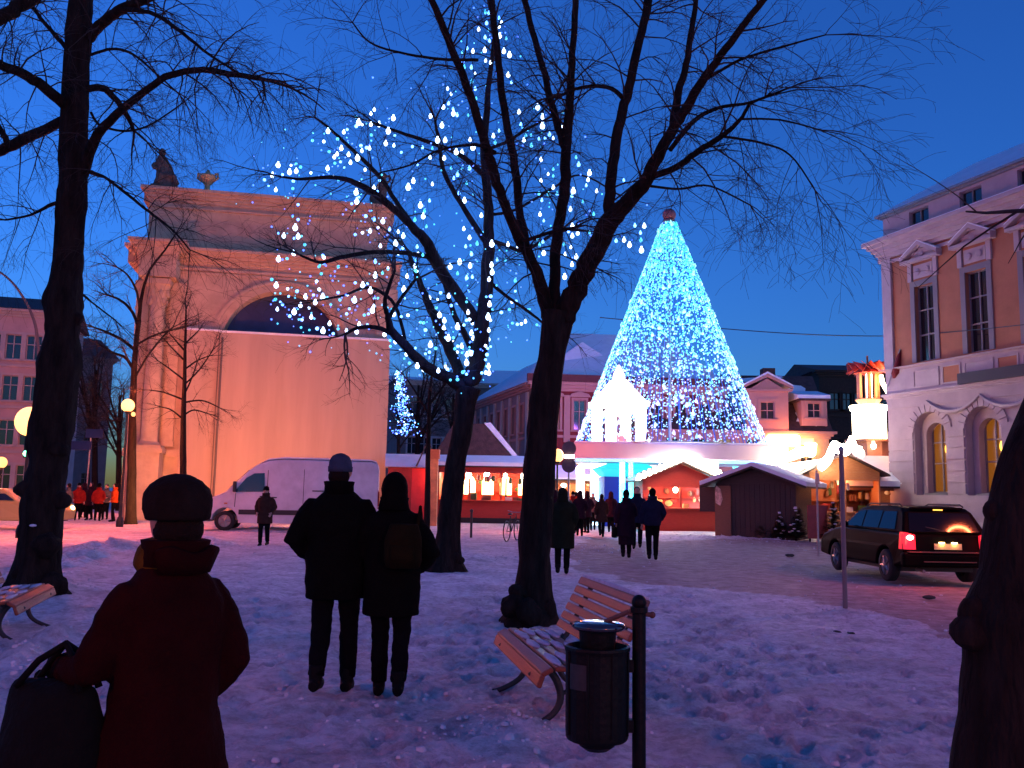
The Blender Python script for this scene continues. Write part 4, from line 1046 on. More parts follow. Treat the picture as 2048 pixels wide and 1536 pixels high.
SM += [Z8(*q) for q in ((80,372),(190,435),(253,452),(138,467),(105,508),(138,527),(155,543),(195,487),(335,567),(285,648),(265,645),(203,622),(280,700),(337,717),(390,707),(500,742),(533,710),(700,690),(733,680),(712,615),(740,607),(805,500),(780,500),(833,545),(870,565),(925,547),(1010,617),(965,625),(985,500),(863,622),(1072,580),(1095,665),(1117,668),(1130,717),(1203,565),(1213,508),(1233,463),(1335,500),(1305,550),(1350,535),(1380,540),(1410,525),(1485,543),(1463,632),(1410,650),(1393,683),(1430,645),(1545,490),(1575,487),(1525,515),(1588,578),(1648,597),(1703,577),(1748,520),(1720,525),(1743,452),(1743,383),(1723,670),(1757,678),(1785,675),(1890,682),(1572,650),(1555,843),(1540,825),(1575,830),(1550,885),(1540,920),(1430,862),(1447,865),(1350,828),(1330,845),(1347,868),(1380,872),(1320,795),(1320,770),(1268,768),(1200,842),(1157,868),(1130,880),(1060,840),(1062,910),(1020,943),(985,912),(957,855),(890,828),(888,788),(1280,997),(1385,1005),(1410,1018),(1348,1055),(1300,1058),(1280,985),(1005,352),(1055,290),(1070,315),(1045,300),(1067,240),(1060,310),(1115,210),(1078,193),(535,285),(418,333),(387,383),(405,440),(533,462),(597,475),(655,450),(610,572),(545,512),(483,543),(460,495),(365,478),(250,455),(650,395),(735,400),(745,430),(635,510),(592,607),(1530,955),(1515,1010))]
def string_lights():
    e = thing('tree_light_strings', tree_b.location.copy(), 'strings of small glowing blue and white bulbs hung through the middle tree', 'string lights')
    rg = random.Random(5); n = 0; inv = e.matrix_basis.inverted(); stuff = {'w': MB(), 'b': MB(), 'c': MB(), 'd': MB()}
    allp = []
    for lst, big in ((BIG, True), (SM, False)):
        for (u, v) in lst:
            Y = 18.4 + rg.uniform(-1.7, 1.5)
            p = P(u, v, Y); allp.append(p)
            s = (rg.uniform(.058, .105) if big else rg.uniform(.05, .075))
            k = 'w' if big else rg.choice('ccbbw')
            if n < 300:
                o = bpy.data.objects.new('bulb', BM[k]); COL.objects.link(o); o.parent = e; o.location = inv @ p; o.scale = (s, s, s); n += 1
            else: stuff[k].ball(p, s*.5, 6, 4)
    for i in range(520):   # small ones lost among the twigs
        p = rg.choice(allp) + Vector((rg.gauss(0,.3), rg.gauss(0,.5), rg.gauss(0,.3)))
        stuff[rg.choice('cdd')].ball(p, rg.uniform(.012, .024), 5, 3)
    for k, mb in stuff.items():
        if mb.v:
            o = mb.build('small_bulbs', {'w': LED_WHITE, 'b': LED_BLUE, 'c': LED_CYAN, 'd': LED_DIM}[k], e, world=True, fix=False); o['kind'] = 'stuff'
    # thin cable: nearest-neighbour chains
    left = allp[:]; cb = MB(); cur = left.pop(0); chain = [cur]
    while left:
        j = min(range(len(left)), key=lambda q: (left[q] - cur).length_squared); nx = left.pop(j)
        if (nx - cur).length < 1.3: chain.append(nx + Vector((0, 0, .06)))
        else:
            if len(chain) > 1: cb.tube(chain, .004, 3, cap=False)
            chain = [nx]
        cur = nx
    cb.build('cable', DARKMETAL, e, world=True, fix=False)
    for (u, v, dy, w_) in ((930,745,-.5,26),(830,690,-1.4,26),(970,600,-.6,26),(978,480,-.6,26),(690,380,-1.6,16),(860,420,-.9,20),(700,570,-1.6,20),(975,300,-.5,16),(1110,420,.3,16),(975,160,-.4,12),(900,560,.2,24)):
        point('bulb_and_fill_light', inv @ P(u, v, 18.4 + dy), BLUE, w_*.2, .25, e)
string_lights()
# far tree wrapped in blue lights right of the gate
def far_lit_tree():
    b0 = P(800, 1000, 56)
    e, tips = bare_tree('small distant tree wrapped in blue lights at the right gate corner',
        [(797,1035,8,0),(797,900,7,0),(798,800,5,0),(798,745,3,0)],
        [[(797,900,4,0),(810,880,3,.3),(822,868,3,.5)], [(797,860,4,0),(812,835,3,.2),(820,815,2,.4)], [(798,820,3,0),(806,790,3,.2),(812,770,2,.3)], [(797,880,3,0),(787,868,2,.2)],[(797,840,3,0),(788,815,2,.2)]],
        56.0, 91, twigs=.3, lvl=1, tl=(.4,.9), lumps=.05, sides=7, twig_r=.02)
    rg = random.Random(3); mbs = {'b': MB(), 'c': MB(), 'd': MB(), 'w': MB()}
    for i in range(420):
        t = rg.random(); v = 742 + t*130
        cl = math.sin(t*19) * .5 + .5
        u = 797 + rg.gauss(0, 1) * (3 + 11*t) + 8*t + (14*cl*t)
        p = P(u, v, 55.4 + rg.gauss(0, .6)); mbs[rg.choice('bcddddbcw')].ball(p, rg.uniform(.025, .05), 5, 3)
    for k, mb in mbs.items():
        o = mb.build('bulbs', {'w': LED_WHITE, 'b': LED_BLUE, 'c': LED_CYAN, 'd': LED_DIM}[k], e, world=True, fix=False); o['kind'] = 'stuff'
far_lit_tree()
# ---------------------------------------------------------------- the light cone on its deck
def light_cone():
    Y = 46.0
    c = P(1340, 900, Y); zd1 = P(1340, 897, Y).z; zd0 = P(1340, 926, Y).z; za = P(1348, 447, Y).z
    Rb = (P(1531, 900, Y).x - P(1151, 900, Y).x) / 2; H = za - zd1
    e = thing('light_cone', (c.x, c.y, 0), 'tall cone of turquoise and white fairy lights raised on a pale deck above the market', 'light sculpture', R(-4))
    Rt = .36
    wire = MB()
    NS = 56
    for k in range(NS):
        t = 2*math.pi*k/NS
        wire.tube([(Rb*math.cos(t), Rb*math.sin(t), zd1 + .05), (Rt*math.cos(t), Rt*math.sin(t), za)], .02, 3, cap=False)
    o = wire.build('hanging_wires', mat('wire_bloom_blue', (.02,.05,.2), .5, emit=(.015,.13,.75), estr=.30, sample=False), e, fix=False); o['kind'] = 'stuff'  # blue glow of the wires imitates bloom inside the cone
    rg_ = MB(); n = 40
    for rr, zz in ((Rb, zd1 + .06), (Rt, za)):
        pts = [(rr*math.cos(2*math.pi*k/n), rr*math.sin(2*math.pi*k/n), zz) for k in range(n + 1)]
        rg_.tube(pts, .035, 6)
    rg_.build('ring', GREYMETAL, e)
    m_ = MB(); m_.tube([(0,0,zd1), (0,0,za + .2)], [.09, .05], 8); m_.build('mast', GREYMETAL, e)
    s_ = MB(); s_.ball((.0, 0, za + .46), (.36, .36, .34), 14, 9); s_.lathe([(.1,0),(.3,.08),(.3,.16),(.1,.2)], (0,0,za + .02)); s_.build('top_globe', mat('dull_red_globe', (0.30, 0.12, 0.13), .5), e, smooth=True)
    # bulbs: 300 as pieces, the rest one mass
    rg = random.Random(12); cw = led('cone_white', (0.25, 0.80, 0.95), .62); cc = led('cone_cyan', (0.0, 0.66, 0.76), .60); ct = led('cone_turquoise', (0.0, 0.62, 0.62), .42); cb = led('cone_blue', (0.03, 0.12, 1.0), .6); cv = led('cone_violet_white', (0.55, 0.35, 1.0), .55)
    mb = {'w': MB(), 'c': MB(), 't': MB(), 'b': MB(), 'v': MB()}; ms = {'w': cw, 'c': cc, 't': ct, 'b': cb, 'v': cv}
    big = {k: bulb_mesh(m2) for k, m2 in ms.items()}
    n = 0
    for i in range(7600):
        f = rg.random()
        k = rg.randrange(NS); t = 2*math.pi*k/NS + rg.gauss(0, .05)
        r_ = Rb + (Rt - Rb)*f + rg.gauss(0, .02); z = zd1 + .1 + (za - zd1 - .1)*f
        p = Vector((r_*math.cos(t), r_*math.sin(t), z))
        if i < 300:
            kk = rg.choice('wwcv' if f < .3 else 'wwc')
            o = bpy.data.objects.new('bulb', big[kk]); COL.objects.link(o); o.parent = e; o.location = p; s = rg.uniform(.13, .19); o.scale = (s, s, s)
        else:
            kk = rg.choice('wccctttttb') if f > .35 else rg.choice('wcccttttbbv')
            mb[kk].ball(p, rg.uniform(.030, .050)*(.85 + .45*f), 5, 3)
    # denser rope of light along the two foremost outer strings
    for k in range(700):
        f = rg.random(); s = rg.choice((-1, 1)); r_ = Rb + (Rt - Rb)*f
        t = (0 if s > 0 else math.pi) + rg.gauss(0, .13) + R(4)
        mb['v' if f < .2 and rg.random() < .4 else rg.choice('wwc')].ball((r_*math.cos(t), r_*math.sin(t), zd1 + .1 + (za - zd1 - .1)*f), rg.uniform(.045, .07), 5, 3)
    for kk, b in mb.items():
        o = b.build('small_bulbs', ms[kk], e, fix=False); o['kind'] = 'stuff'
    # deck
    d = MB(); W2 = (P(1543, 915, Y - 2).x - P(1140, 915, Y - 2).x)/2
    DECKM = mat('deck_fascia', (0.62, 0.50, 0.56), .8, var=.08, scale=.6)
    d.box((-W2, -W2*.9, zd0), (W2, W2*.9, zd1)); bevel(d.build('deck', DECKM, e), .05)
    sn = MB(); sn.box((-W2 + .05, -W2*.9 + .05, zd1 + .002), (W2 - .05, W2*.9 - .05, zd1 + .06)); sn.build('deck_snow', SNOWCAP, e)
    tube_lit = mat('cyan_light_tube', (.6,.9,1), .3, emit=(0.05, 0.80, 0.95), estr=1.9)
    tube_wh = mat('white_blue_light_tube', (.6,.9,1), .3, emit=(0.45, 0.85, 1.0), estr=4)
    for i, (u, yo, hw, mt) in enumerate(((1245, -.84, .13, tube_lit), (1262, -.60, .11, tube_lit), (1417, -.5, .42, tube_wh), (1190, .6, .2, tube_wh), (1520, -.75, .3, tube_wh), (1250, .8, .15, tube_lit), (1470, .8, .15, tube_lit))):
        yy = yo * W2 * .95; pw = P(u, 920, Y + yy); x = local(e, pw).x
        l = MB(); l.box((x - hw, yy - hw*.6, -.05), (x + hw, yy + hw*.6, zd0 - .003)); l.build('leg', mt if i != 2 else tube_wh, e)
    b = MB(); b.box((-W2 + .1, -W2*.9 + .12, zd0 - .14), (W2 - .1, -W2*.9 + .3, zd0 - .003)); b.build('under_deck_tube', mat('deck_edge_tube', (.3,.5,1), .3, emit=(0.10, 0.35, 1.0), estr=.9), e)
    for (x, y, z, w_, cl) in ((0, -Rb*1.05, zd1 + 2.0, 170, (0.10,.25,1)), (0, 0, zd1 + 5.5, 200, (0.05,.45,1)), (-Rb*.9, -2, zd1 + 1, 130, (0.3,.4,1)), (Rb*.9, -2, zd1 + 1, 130, (0.35,.35,1)), (0, -1, zd0 - .8, 70, (0.1,.5,1)), (-1.5, Rb*1.25, zd1 + 2.5, 420, (.45,.12,1)), (2.5, Rb*1.25, zd1 + 1.5, 300, (.5,.15,1)), (-1.5, -W2*.8, 1.6, 60, CYAN)):  # violet pair behind the cone is added to tint the red house purple
        point('bulb_and_fill_light', (x, y, z), cl, w_, .8, e)
    # glowing white pavilion standing on the deck
    GL = mat('white_light_frame', (1, .95, .9), .4, emit=(1.0, 0.86, 0.80), estr=1.5)
    pc = P(1237, 893, Y - W2*.55); pv = thing('glowing_pavilion', (pc.x, pc.y, zd1 + .062), 'small overexposed white glowing pavilion with a pointed roof inside the light cone', 'pavilion', R(20))
    hw = .78; hh = 1.75
    for sx in (-1, 1):
        for sy in (-1, 1):
            l = MB(); l.box((sx*hw - .19, sy*hw - .19, 0), (sx*hw + .19, sy*hw + .19, hh)); l.build('post', GL, pv)
    b = MB(); b.box((-hw - .32, -hw - .32, hh + .002), (hw + .32, hw + .32, hh + .26)); b.build('eaves', GL, pv)
    b = MB(); b.rings([[(sx*q, sy*q, z) for sx, sy in ((-1,-1),(1,-1),(1,1),(-1,1))] for q, z in ((hw + .2, hh + .262), (.62, hh + .8), (.30, hh + 1.3), (.22, hh + 1.34), (.2, hh + 1.6), (.03, hh + 2.05))]); b.build('roof', GL, pv)
    for s in (-1, 1):
        a = MB(); nA = 10
        for k in range(nA):
            t0, t1 = math.pi*k/nA, math.pi*(k+1)/nA; r0, r1 = hw - .24, hw - .1
            a.prism([(-r0*math.cos(t0), hh - .55 + .5*r0*math.sin(t0)), (-r1*math.cos(t0), hh - .55 + .7*r1*math.sin(t0)), (-r1*math.cos(t1), hh - .55 + .7*r1*math.sin(t1)), (-r0*math.cos(t1), hh - .55 + .5*r0*math.sin(t1))], s*hw - .08, s*hw + .08)
        a.build('arch', GL, pv)
    b = MB(); b.box((-.3, -.3, 0.0), (.3, .3, .35)); b.build('plinth', mat('pavilion_plinth', (.4,.1,.12), .6), pv)
    point('pavilion_light', (0, -1.2, 1.2), (1, .7, .65), 22, .4, pv)
light_cone()

# ---------------------------------------------------------------- market stalls
PLANK_DARK = wood_mat('dark_stained_boards', (0.022, 0.011, 0.010), (0.045, 0.022, 0.018), 2)
PLANK_RED = wood_mat('red_painted_boards', (0.36, 0.018, 0.010), (0.46, 0.03, 0.016), 2)
PLANK_ORANGE = wood_mat('orange_pine_boards', (0.42, 0.13, 0.04), (0.52, 0.20, 0.07), 2)
PLANK_BROWN = wood_mat('brown_pine_boards', (0.16, 0.065, 0.03), (0.24, 0.10, 0.05), 2)
CLOTH_RED = mat('red_tarpaulin', (0.34, 0.02, 0.03), .6, var=.2, scale=2, bump=.4, bscale=3)
BULB_WARM = mat('warm_bulb', (1, .9, .7), .3, emit=(1.0, 0.66, 0.30), estr=11, sample=False)
BULB_WHITE = mat('white_bulb', (1, .95, .9), .3, emit=(1.0, 0.86, 0.68), estr=13, sample=False)
GOODS = [mat('goods_red', (.5,.04,.03), .5), mat('goods_straw', (.6,.42,.15), .7), mat('goods_cream', (.7,.6,.45), .6), mat('goods_brown', (.22,.09,.04), .6), mat('goods_green', (.06,.15,.05), .7)]
WB = bulb_mesh(BULB_WARM); WW = bulb_mesh(BULB_WHITE)
def bulb_row(parent, a, b, n, s=.14, me=None, sag=0.0):
    a = Vector(a); b = Vector(b); pts = []
    for k in range(n):
        t = (k + .5)/n; p = a.lerp(b, t) + Vector((0, 0, -sag*4*t*(1-t)))
        o = bpy.data.objects.new('bulb', me or WB); COL.objects.link(o); o.parent = parent; o.location = p; o.scale = (s, s, s); pts.append(p + Vector((0,0,s*.8)))
    c = MB(); c.tube([a] + pts + [b], .01, 4); c.build('cable', DARKMETAL, parent)
def stall(label, c, rz, w, d, h, m_wall, front=True, roofh=.9, gable='x', over=.35, light=40, seed=0, snow=.1, counter=1.0, lamps=3, goods=True, roof_m=None, name='market_stall', rlight=WARM):
    """front faces -y; gable 'x': ridge along x"""
    e = thing(name, (c.x, c.y, 0), label, 'market stall', rz)
    rg = random.Random(seed); hw, hd = w/2, d/2
    roof_m = roof_m or PLANK_DARK
    b = MB(); b.box((-hw, hd - .06, 0), (hw, hd, h)); b.build('back_wall', m_wall, e)
    for s in (-1, 1):
        b = MB(); b.box((s*hw - (.06 if s > 0 else 0), -hd, 0), (s*hw + (0 if s > 0 else .06), hd - .062, h)); b.build('side_wall', m_wall, e)
    if front:
        b = MB(); b.box((-hw + .063, -hd, 0), (hw - .063, -hd + .06, counter)); b.box((-hw - .05, -hd - .3, counter + .002), (hw + .05, -hd + .25, counter + .06)); b.build('counter', m_wall, e)
        b = MB(); b.box((-hw + .063, -hd + .01, h - .35), (hw - .063, -hd + .06, h)); b.build('fascia', m_wall, e)
        for k in range(1, max(2, int(w/1.6))):
            x = -hw + w*k/max(2, int(w/1.6)); b = MB(); b.box((x - .045, -hd + .002, counter + .062), (x + .045, -hd + .08, h - .352)); b.build('post', m_wall, e)
        if goods:
            for k in range(int(w*5)):
                x = rg.uniform(-hw + .2, hw - .2); b = MB(); q = rg.random(); m_ = rg.choice(GOODS)
                if q < .4: b.ball((x, hd - .25, rg.uniform(counter + .2, h - .3)), (rg.uniform(.08,.2), .06, rg.uniform(.08,.2)), 8, 5)
                elif q < .7: s2 = rg.uniform(.1, .22); b.box((x - s2, -hd + .28, counter + .063), (x + s2, -hd + .5, counter + .063 + rg.uniform(.12,.4)))
                else: b.lathe([(.02,0),(.10,.05),(.08,.3),(.02,.34)], (x, -hd + .3, h - rg.uniform(.7,.95)), 8)
                b.build('wares', m_, e)
            b = MB(); b.box((-hw + .1, hd - .4, counter + .5), (hw - .1, hd - .07, counter + .54)); b.build('shelf', m_wall, e)
        for k in range(lamps):
            x = -hw + w*(k + .5)/lamps
            o = bpy.data.objects.new('bulb', WW); COL.objects.link(o); o.parent = e; o.location = (x, -.1, h - .45); s = rg.uniform(.22,.36); o.scale = (s, s, s)
        if light: point('stall_light', (0, -hd*.3, h - .5), rlight, light, .25, e)
    else:
        b = MB(); b.box((-hw + .063, -hd, 0), (hw - .063, -hd + .06, h)); b.build('front_wall', m_wall, e)
    # roof: two slabs with snow on top
    if gable == 'x':
        A = [(-hd - over, h - over*roofh/hd), (0, h + roofh)]
        for s in (-1, 1):
            b = MB(); poly = [(s*(hd + over), h - over*roofh/hd + .02), (0, h + roofh + .02), (0, h + roofh + .09), (s*(hd + over), h - over*roofh/hd + .09)]
            b.prismx(poly, -hw - over, hw + over); b.build('roof_panel', roof_m, e)
            if snow:
                b = MB(); poly = [(y, z + .075) for y, z in poly[:2]] + [(y*1.01, z + snow) for y, z in poly[2:]]; b.prismx(poly, -hw - over + .02, hw + over - .02); b.build('roof_snow', SNOWCAP, e)
        for x in (-hw, hw - .06):
            b = MB(); b.prismx([(-hd, h + .002), (hd, h + .002), (0, h + roofh - .01)], x, x + .06); b.build('gable', m_wall, e)
    else:
        for s in (-1, 1):
            b = MB(); poly = [(s*(hw + over), h - over*roofh/hw + .02), (0, h + roofh + .02), (0, h + roofh + .09), (s*(hw + over), h - over*roofh/hw + .09)]
            b.prism(poly, -hd - over, hd + over); b.build('roof_panel', roof_m, e)
            if snow:
                b = MB(); poly = [(y, z + .075) for y, z in poly[:2]] + [(y*1.01, z + snow) for y, z in poly[2:]]; b.prism(poly, -hd - over + .02, hd + over - .02); b.build('roof_snow', SNOWCAP, e)
        for y in (-hd, hd - .06):
            b = MB(); b.prism([(-hw, h + .002), (hw, h + .002), (0, h + roofh - .01)], y, y + .06); b.build('gable', m_wall, e)
    return e
# dark closed hut in front of the cone
def dark_hut():
    ga = G(1432, 1066); gb = G(1592, 1078)
    Yh = 35.5
    a = P(1432, 1000, Yh + .6); b = P(1592, 1000, Yh - 1.0); w = math.hypot(b.x-a.x, b.y-a.y); rz = math.atan2(b.y-a.y, b.x-a.x)
    d = 2.6; h = P(1432, 966, Yh).z; pk = P(1512, 938, Yh).z
    mid = (a + b)/2; n = Vector((-math.sin(rz), math.cos(rz), 0)); c = mid + n*d/2
    e = stall('dark wooden hut with a snowy gabled roof and closed front right of the walkers', c, rz, w, d, h, PLANK_DARK, front=False, gable='y', roofh=pk - h, over=.5, snow=.16, light=0, name='wooden_hut')
    for k in range(16):   # upright boards
        x = -w/2 + w*(k + .5)/16
        q = MB(); q.box((x - w/34, -d/2 - .025, .04), (x + w/34, -d/2 - .003, h - .02)); q.build('plank', PLANK_DARK, e)
    # serving flap and side
    q = MB(); fx = -w/2; q.box((fx - .75, -d/2 + .2, 1.0), (fx - .02, -d/2 + .26, h - .15)); q.build('shutter', PLANK_DARK, e)
    q = MB(); q.box((fx - 1.0, -d/2 - .1, 0.0), (fx - .05, -d/2 - .02, .95)); 
    # lit narrow board panel with a poster
    q = MB(); q.box((fx - .02, -d/2 - .08, 0), (fx + .62, -d/2 - .028, h - .1)); q.build('corner_panel', PLANK_BROWN, e)
    q = MB(); q.prism([(fx + .02,1.35),(fx + .2,1.25),(fx + .3,1.5),(fx + .22,1.9),(fx + .05,2.05),(fx - .0,1.8)], -d/2 - .10, -d/2 - .085); q.build('poster', mat('pale_poster', (.6,.42,.3), .6, var=.5, scale=8), e)
    return e
dark_hut()
YS = 50.0
def stc(u, Y): p = P(u, 1000, Y); return p
# red lit stall left
w = (P(1068, 950, 48).x - P(878, 950, 48).x)
e = stall('long red stall with blazing warm interior between the lit tree and the forked tree', stc(973, 49.5), R(-2), w, 2.6, 3.0, PLANK_RED, roofh=.35, over=.3, light=130, seed=1, counter=1.15, lamps=5, snow=.2)
for k in range(5):   # arched backlit panels
    x = -w/2 + w*(k + .5)/5
    b = MB(); b.prism([(x - .32, 1.5), (x + .32, 1.5), (x + .32, 2.2), (x + .2, 2.45), (x, 2.55), (x - .2, 2.45), (x - .32, 2.2)], .9, .95); b.build('lit_panel', mat('lit_stall_panel', (.9,.6,.3), .5, emit=(1.0, 0.62, 0.25), estr=3.2, sample=False), e)
b = MB(); b.box((-w/2, -1.34, .0), (w/2, -1.31, .28)); b.build('skirt', DARKMETAL, e)
# red tarpaulin stall
c = stc(822, 44.0); e = thing('red_tent', (c.x, c.y, 0), 'dark red tarpaulin booth with snow on top right of the van', 'tent', R(8))
b = MB(); b.box((-1.15, 0, 0), (0.0, 2.4, 2.75)); b.build('side_sheet', mat('dark_red_sheet', (0.16, 0.01, 0.015), .7, var=.3, scale=1.5), e)
b = MB(); b.box((0.003, .02, 0), (1.1, 2.4, 2.72)); b.build('front_sheet', CLOTH_RED, e)
b = MB(); b.prismx([(-.25, 2.77), (2.6, 2.77), (2.6, 3.1), (1.2, 3.45)], -1.3, 1.2); b.build('roof', SNOWCAP, e)
b = MB(); b.tube([(.2,-.2,2.8),(.75,-.2,4.1),(1.25,-.2,2.8)], .05, 6); b.build('frame', PLANK_DARK, e)
point('tent_light', (.9, -.8, 2.3), (1,.12,.06), 20, .15, e)
# orange lit column
c = stc(866, 43.0); e = thing('lit_pillar', (c.x, c.y, 0), 'square orange lit pillar right of the red booth', 'pillar')
b = MB(); b.box((-.2, -.2, 0), (.2, .2, 3.15)); b.build('shaft', mat('orange_pillar', (.55,.26,.10), .7, var=.3, scale=2), e)
b = MB(); b.box((-.26, -.26, 3.15), (.26, .26, 3.6)); b.build('cap', PLANK_ORANGE, e)
# snowy lean-to roof behind
c = stc(955, 58.0)
e = thing('shed', (c.x, c.y, 0), 'grey shed with a steep snow edged roof above the red stall', 'shed')
b = MB(); b.box((-2.6, 0, 0), (1.4, 3, 3.9)); b.build('wall', GREYBROWN, e)
b = MB(); b.prism([(-2.9, 3.9), (2.2, 3.9), (.3, 6.0), (-1.6, 6.0)], -.3, 3.3); b.build('roof', TILE, e)
b = MB(); b.prism([(2.25, 3.9), (2.6, 3.9), (.75, 6.1), (.32, 6.05)], -.36, 3.3); b.build('roof_snow', SNOWCAP, e)
# stalls under and right of the deck
stall('small orange lit stall left of the turquoise canopy behind the crowd', stc(1165, 56), R(4), 3.6, 2.2, 2.6, PLANK_ORANGE, roofh=.6, light=110, seed=3, lamps=3)
e = stall('red stall with bright bulbs along its gable left of the dark hut', stc(1350, 43.0), R(4), 3.6, 2.2, 2.35, PLANK_RED, roofh=.75, gable='y', light=95, seed=4, lamps=1, over=.4)
bulb_row(e, (-2.2, -1.6, 2.35), (0, -1.6, 3.35), 9, .22, WW); bulb_row(e, (2.2, -1.6, 2.35), (0.2, -1.6, 3.35), 6, .26, WW)
c = stc(1262, 47.0)
e = thing('blue_booth', (c.x, c.y, 0), 'blue walled booth under a turquoise canopy behind the glowing deck leg', 'booth', R(3))
b = MB(); b.box((-1.4, 0, 0), (1.0, 2, 2.55)); b.build('wall', mat('blue_booth_wall', (0.02, 0.05, 0.5), .6), e)
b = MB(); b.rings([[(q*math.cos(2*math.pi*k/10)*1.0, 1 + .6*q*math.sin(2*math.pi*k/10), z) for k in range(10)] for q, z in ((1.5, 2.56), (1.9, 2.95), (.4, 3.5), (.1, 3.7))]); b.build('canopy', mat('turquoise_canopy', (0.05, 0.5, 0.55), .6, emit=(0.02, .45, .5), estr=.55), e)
# carousel with white glowing canopy
c = stc(1243, 52.0)
e = thing('carousel', (c.x, c.y, 0), 'carousel with glowing white canopy rim half hidden under the deck', 'carousel')
WGLOW = mat('white_canopy_glow', (1,1,1), .5, emit=(1.0, .86, .82), estr=1.5)
for k in range(12):
    a0, a1 = 2*math.pi*k/12, 2*math.pi*(k+.88)/12; R0 = 2.5
    q = MB(); q.rings([[(R0*math.cos(a0), R0*math.sin(a0), 3.15), (R0*math.cos(a1), R0*math.sin(a1), 3.15), (R0*.55*math.cos(a1), R0*.55*math.sin(a1), 3.85), (R0*.55*math.cos(a0), R0*.55*math.sin(a0), 3.85)],
                      [(R0*math.cos(a0), R0*math.sin(a0), 3.25), (R0*math.cos(a1), R0*math.sin(a1), 3.25), (R0*.55*math.cos(a1), R0*.55*math.sin(a1), 3.95), (R0*.55*math.cos(a0), R0*.55*math.sin(a0), 3.95)]])
    q.build('canopy_panel', WGLOW, e)
q = MB(); q.loft([(0,0,0,.5,.5),(0,0,3.8,.5,.5)], 12); q.build('centre_drum', PLANK_RED, e)
q = MB(); q.loft([(0,0,0,2.4,2.4),(0,0,.3,2.4,2.4)], 24); q.build('platform', PLANK_BROWN, e)
for k in range(6):
    a0 = 2*math.pi*k/6 + .2; x, y = 1.9*math.cos(a0), 1.9*math.sin(a0)
    q = MB(); q.tube([(x,y,.3),(x,y,3.2)], .03, 6); q.build('pole', GREYMETAL, e)
    q = MB(); q.ball((x,y,1.1),(.42,.18,.22),10,6); q.tube([(x+.3,y,1.2),(x+.5,y,1.55),(x+.68,y,1.5)],[.12,.09,.05],7)
    for s in (-1,1): q.tube([(x+.28*s,y,1.0),(x+.34*s,y,.6)],[.06,.03],5)
    q.build('wooden_horse', GOODS[k % 5], e)
point('carousel_light', (0, -1.0, 2.8), (1,.6,.4), 70, .5, e)
# small house-shaped glowing signs
c = stc(1190, 49)
e = thing('illuminated_arch', (c.x, c.y, 0), 'white glowing gabled entrance frame left of the deck legs', 'arch')
for s in (-1, 1):
    q = MB(); q.box((s*.8 - .22, -.1, 0.0), (s*.8 + .22, .1, 3.0)); q.build('post', WGLOW if s < 0 else mat('lit_orange_post', (.8,.4,.1), .5, emit=(1,.5,.15), estr=1.5), e)
    q = MB(); q.prism([(s*1.05, 2.7), (s*1.05, 3.05), (s*.35, 3.8), (s*.35, 3.35)], -.1, .1); q.build('gable_bar', WGLOW, e)
q = MB(); q.box((-1.0, -.08, 2.35), (1.4, .08, 2.68)); q.build('lintel', WGLOW, e)
# right side stalls
e = stall('orange lit stall with glowing roof edge behind the dark hut', stc(1602, 42), R(-4), 3.6, 2.4, 2.55, PLANK_ORANGE, roofh=.5, light=75, seed=6, lamps=2)
for (x0, z0, x1, z1) in ((-2.0, 2.85, -.1, 3.5), (-1.2, 2.95, .9, 2.95)):
    q = MB(); q.prism([(x0, z0), (x1, z1), (x1, z1 + .38), (x1 - .3, z1 + .42), (x0, z0 + .14)], -1.62, -1.5); q.build('light_strip', mat('roof_light_strip', (1,.9,.7), .4, emit=(1.0, .78, .5), estr=7), e)
e = stall('orange round fronted stall under the swooping light chain', stc(1678, 40), R(-8), 2.9, 2.4, 2.75, PLANK_ORANGE, roofh=.75, gable='y', light=60, seed=7, lamps=1, snow=0)
# swooping chain of dense bulbs
c = stc(1680, 39.0); e = thing('light_chain', (c.x, c.y, 0), 'blazing swooping chain of white bulbs above the orange stall', 'string lights')
path = [P(u, v, 38.4) - Vector((c.x, c.y, 0)) for u, v in ((1643,933),(1655,922),(1662,905),(1668,895),(1680,900),(1692,903),(1700,890),(1704,885),(1710,900),(1722,907))]
sp_, _r = smooth_path([Vector(p) for p in path], [.1]*len(path), 5)
for i, p in enumerate(sp_):
    o = bpy.data.objects.new('bulb', WW); COL.objects.link(o); o.parent = e; o.location = p; o.scale = (.32, .32, .32)
q = MB(); q.tube(sp_, .03, 5); q.build('cable', DARKMETAL, e)
q = MB(); q.tube([(0, 0, 0), (0, 0, P(1680, 903, 39).z)], .04, 6); q.build('pole', DARKMETAL, e)
point('chain_light', (0, -.6, 3.8), WARM, 70, .3, e)
e = stall('brown stall with thick snow on its roof beside the white corner pier', stc(1742, 41), R(-6), 3.0, 2.4, 2.35, PLANK_BROWN, roofh=.9, light=28, seed=8, lamps=1, snow=.24)
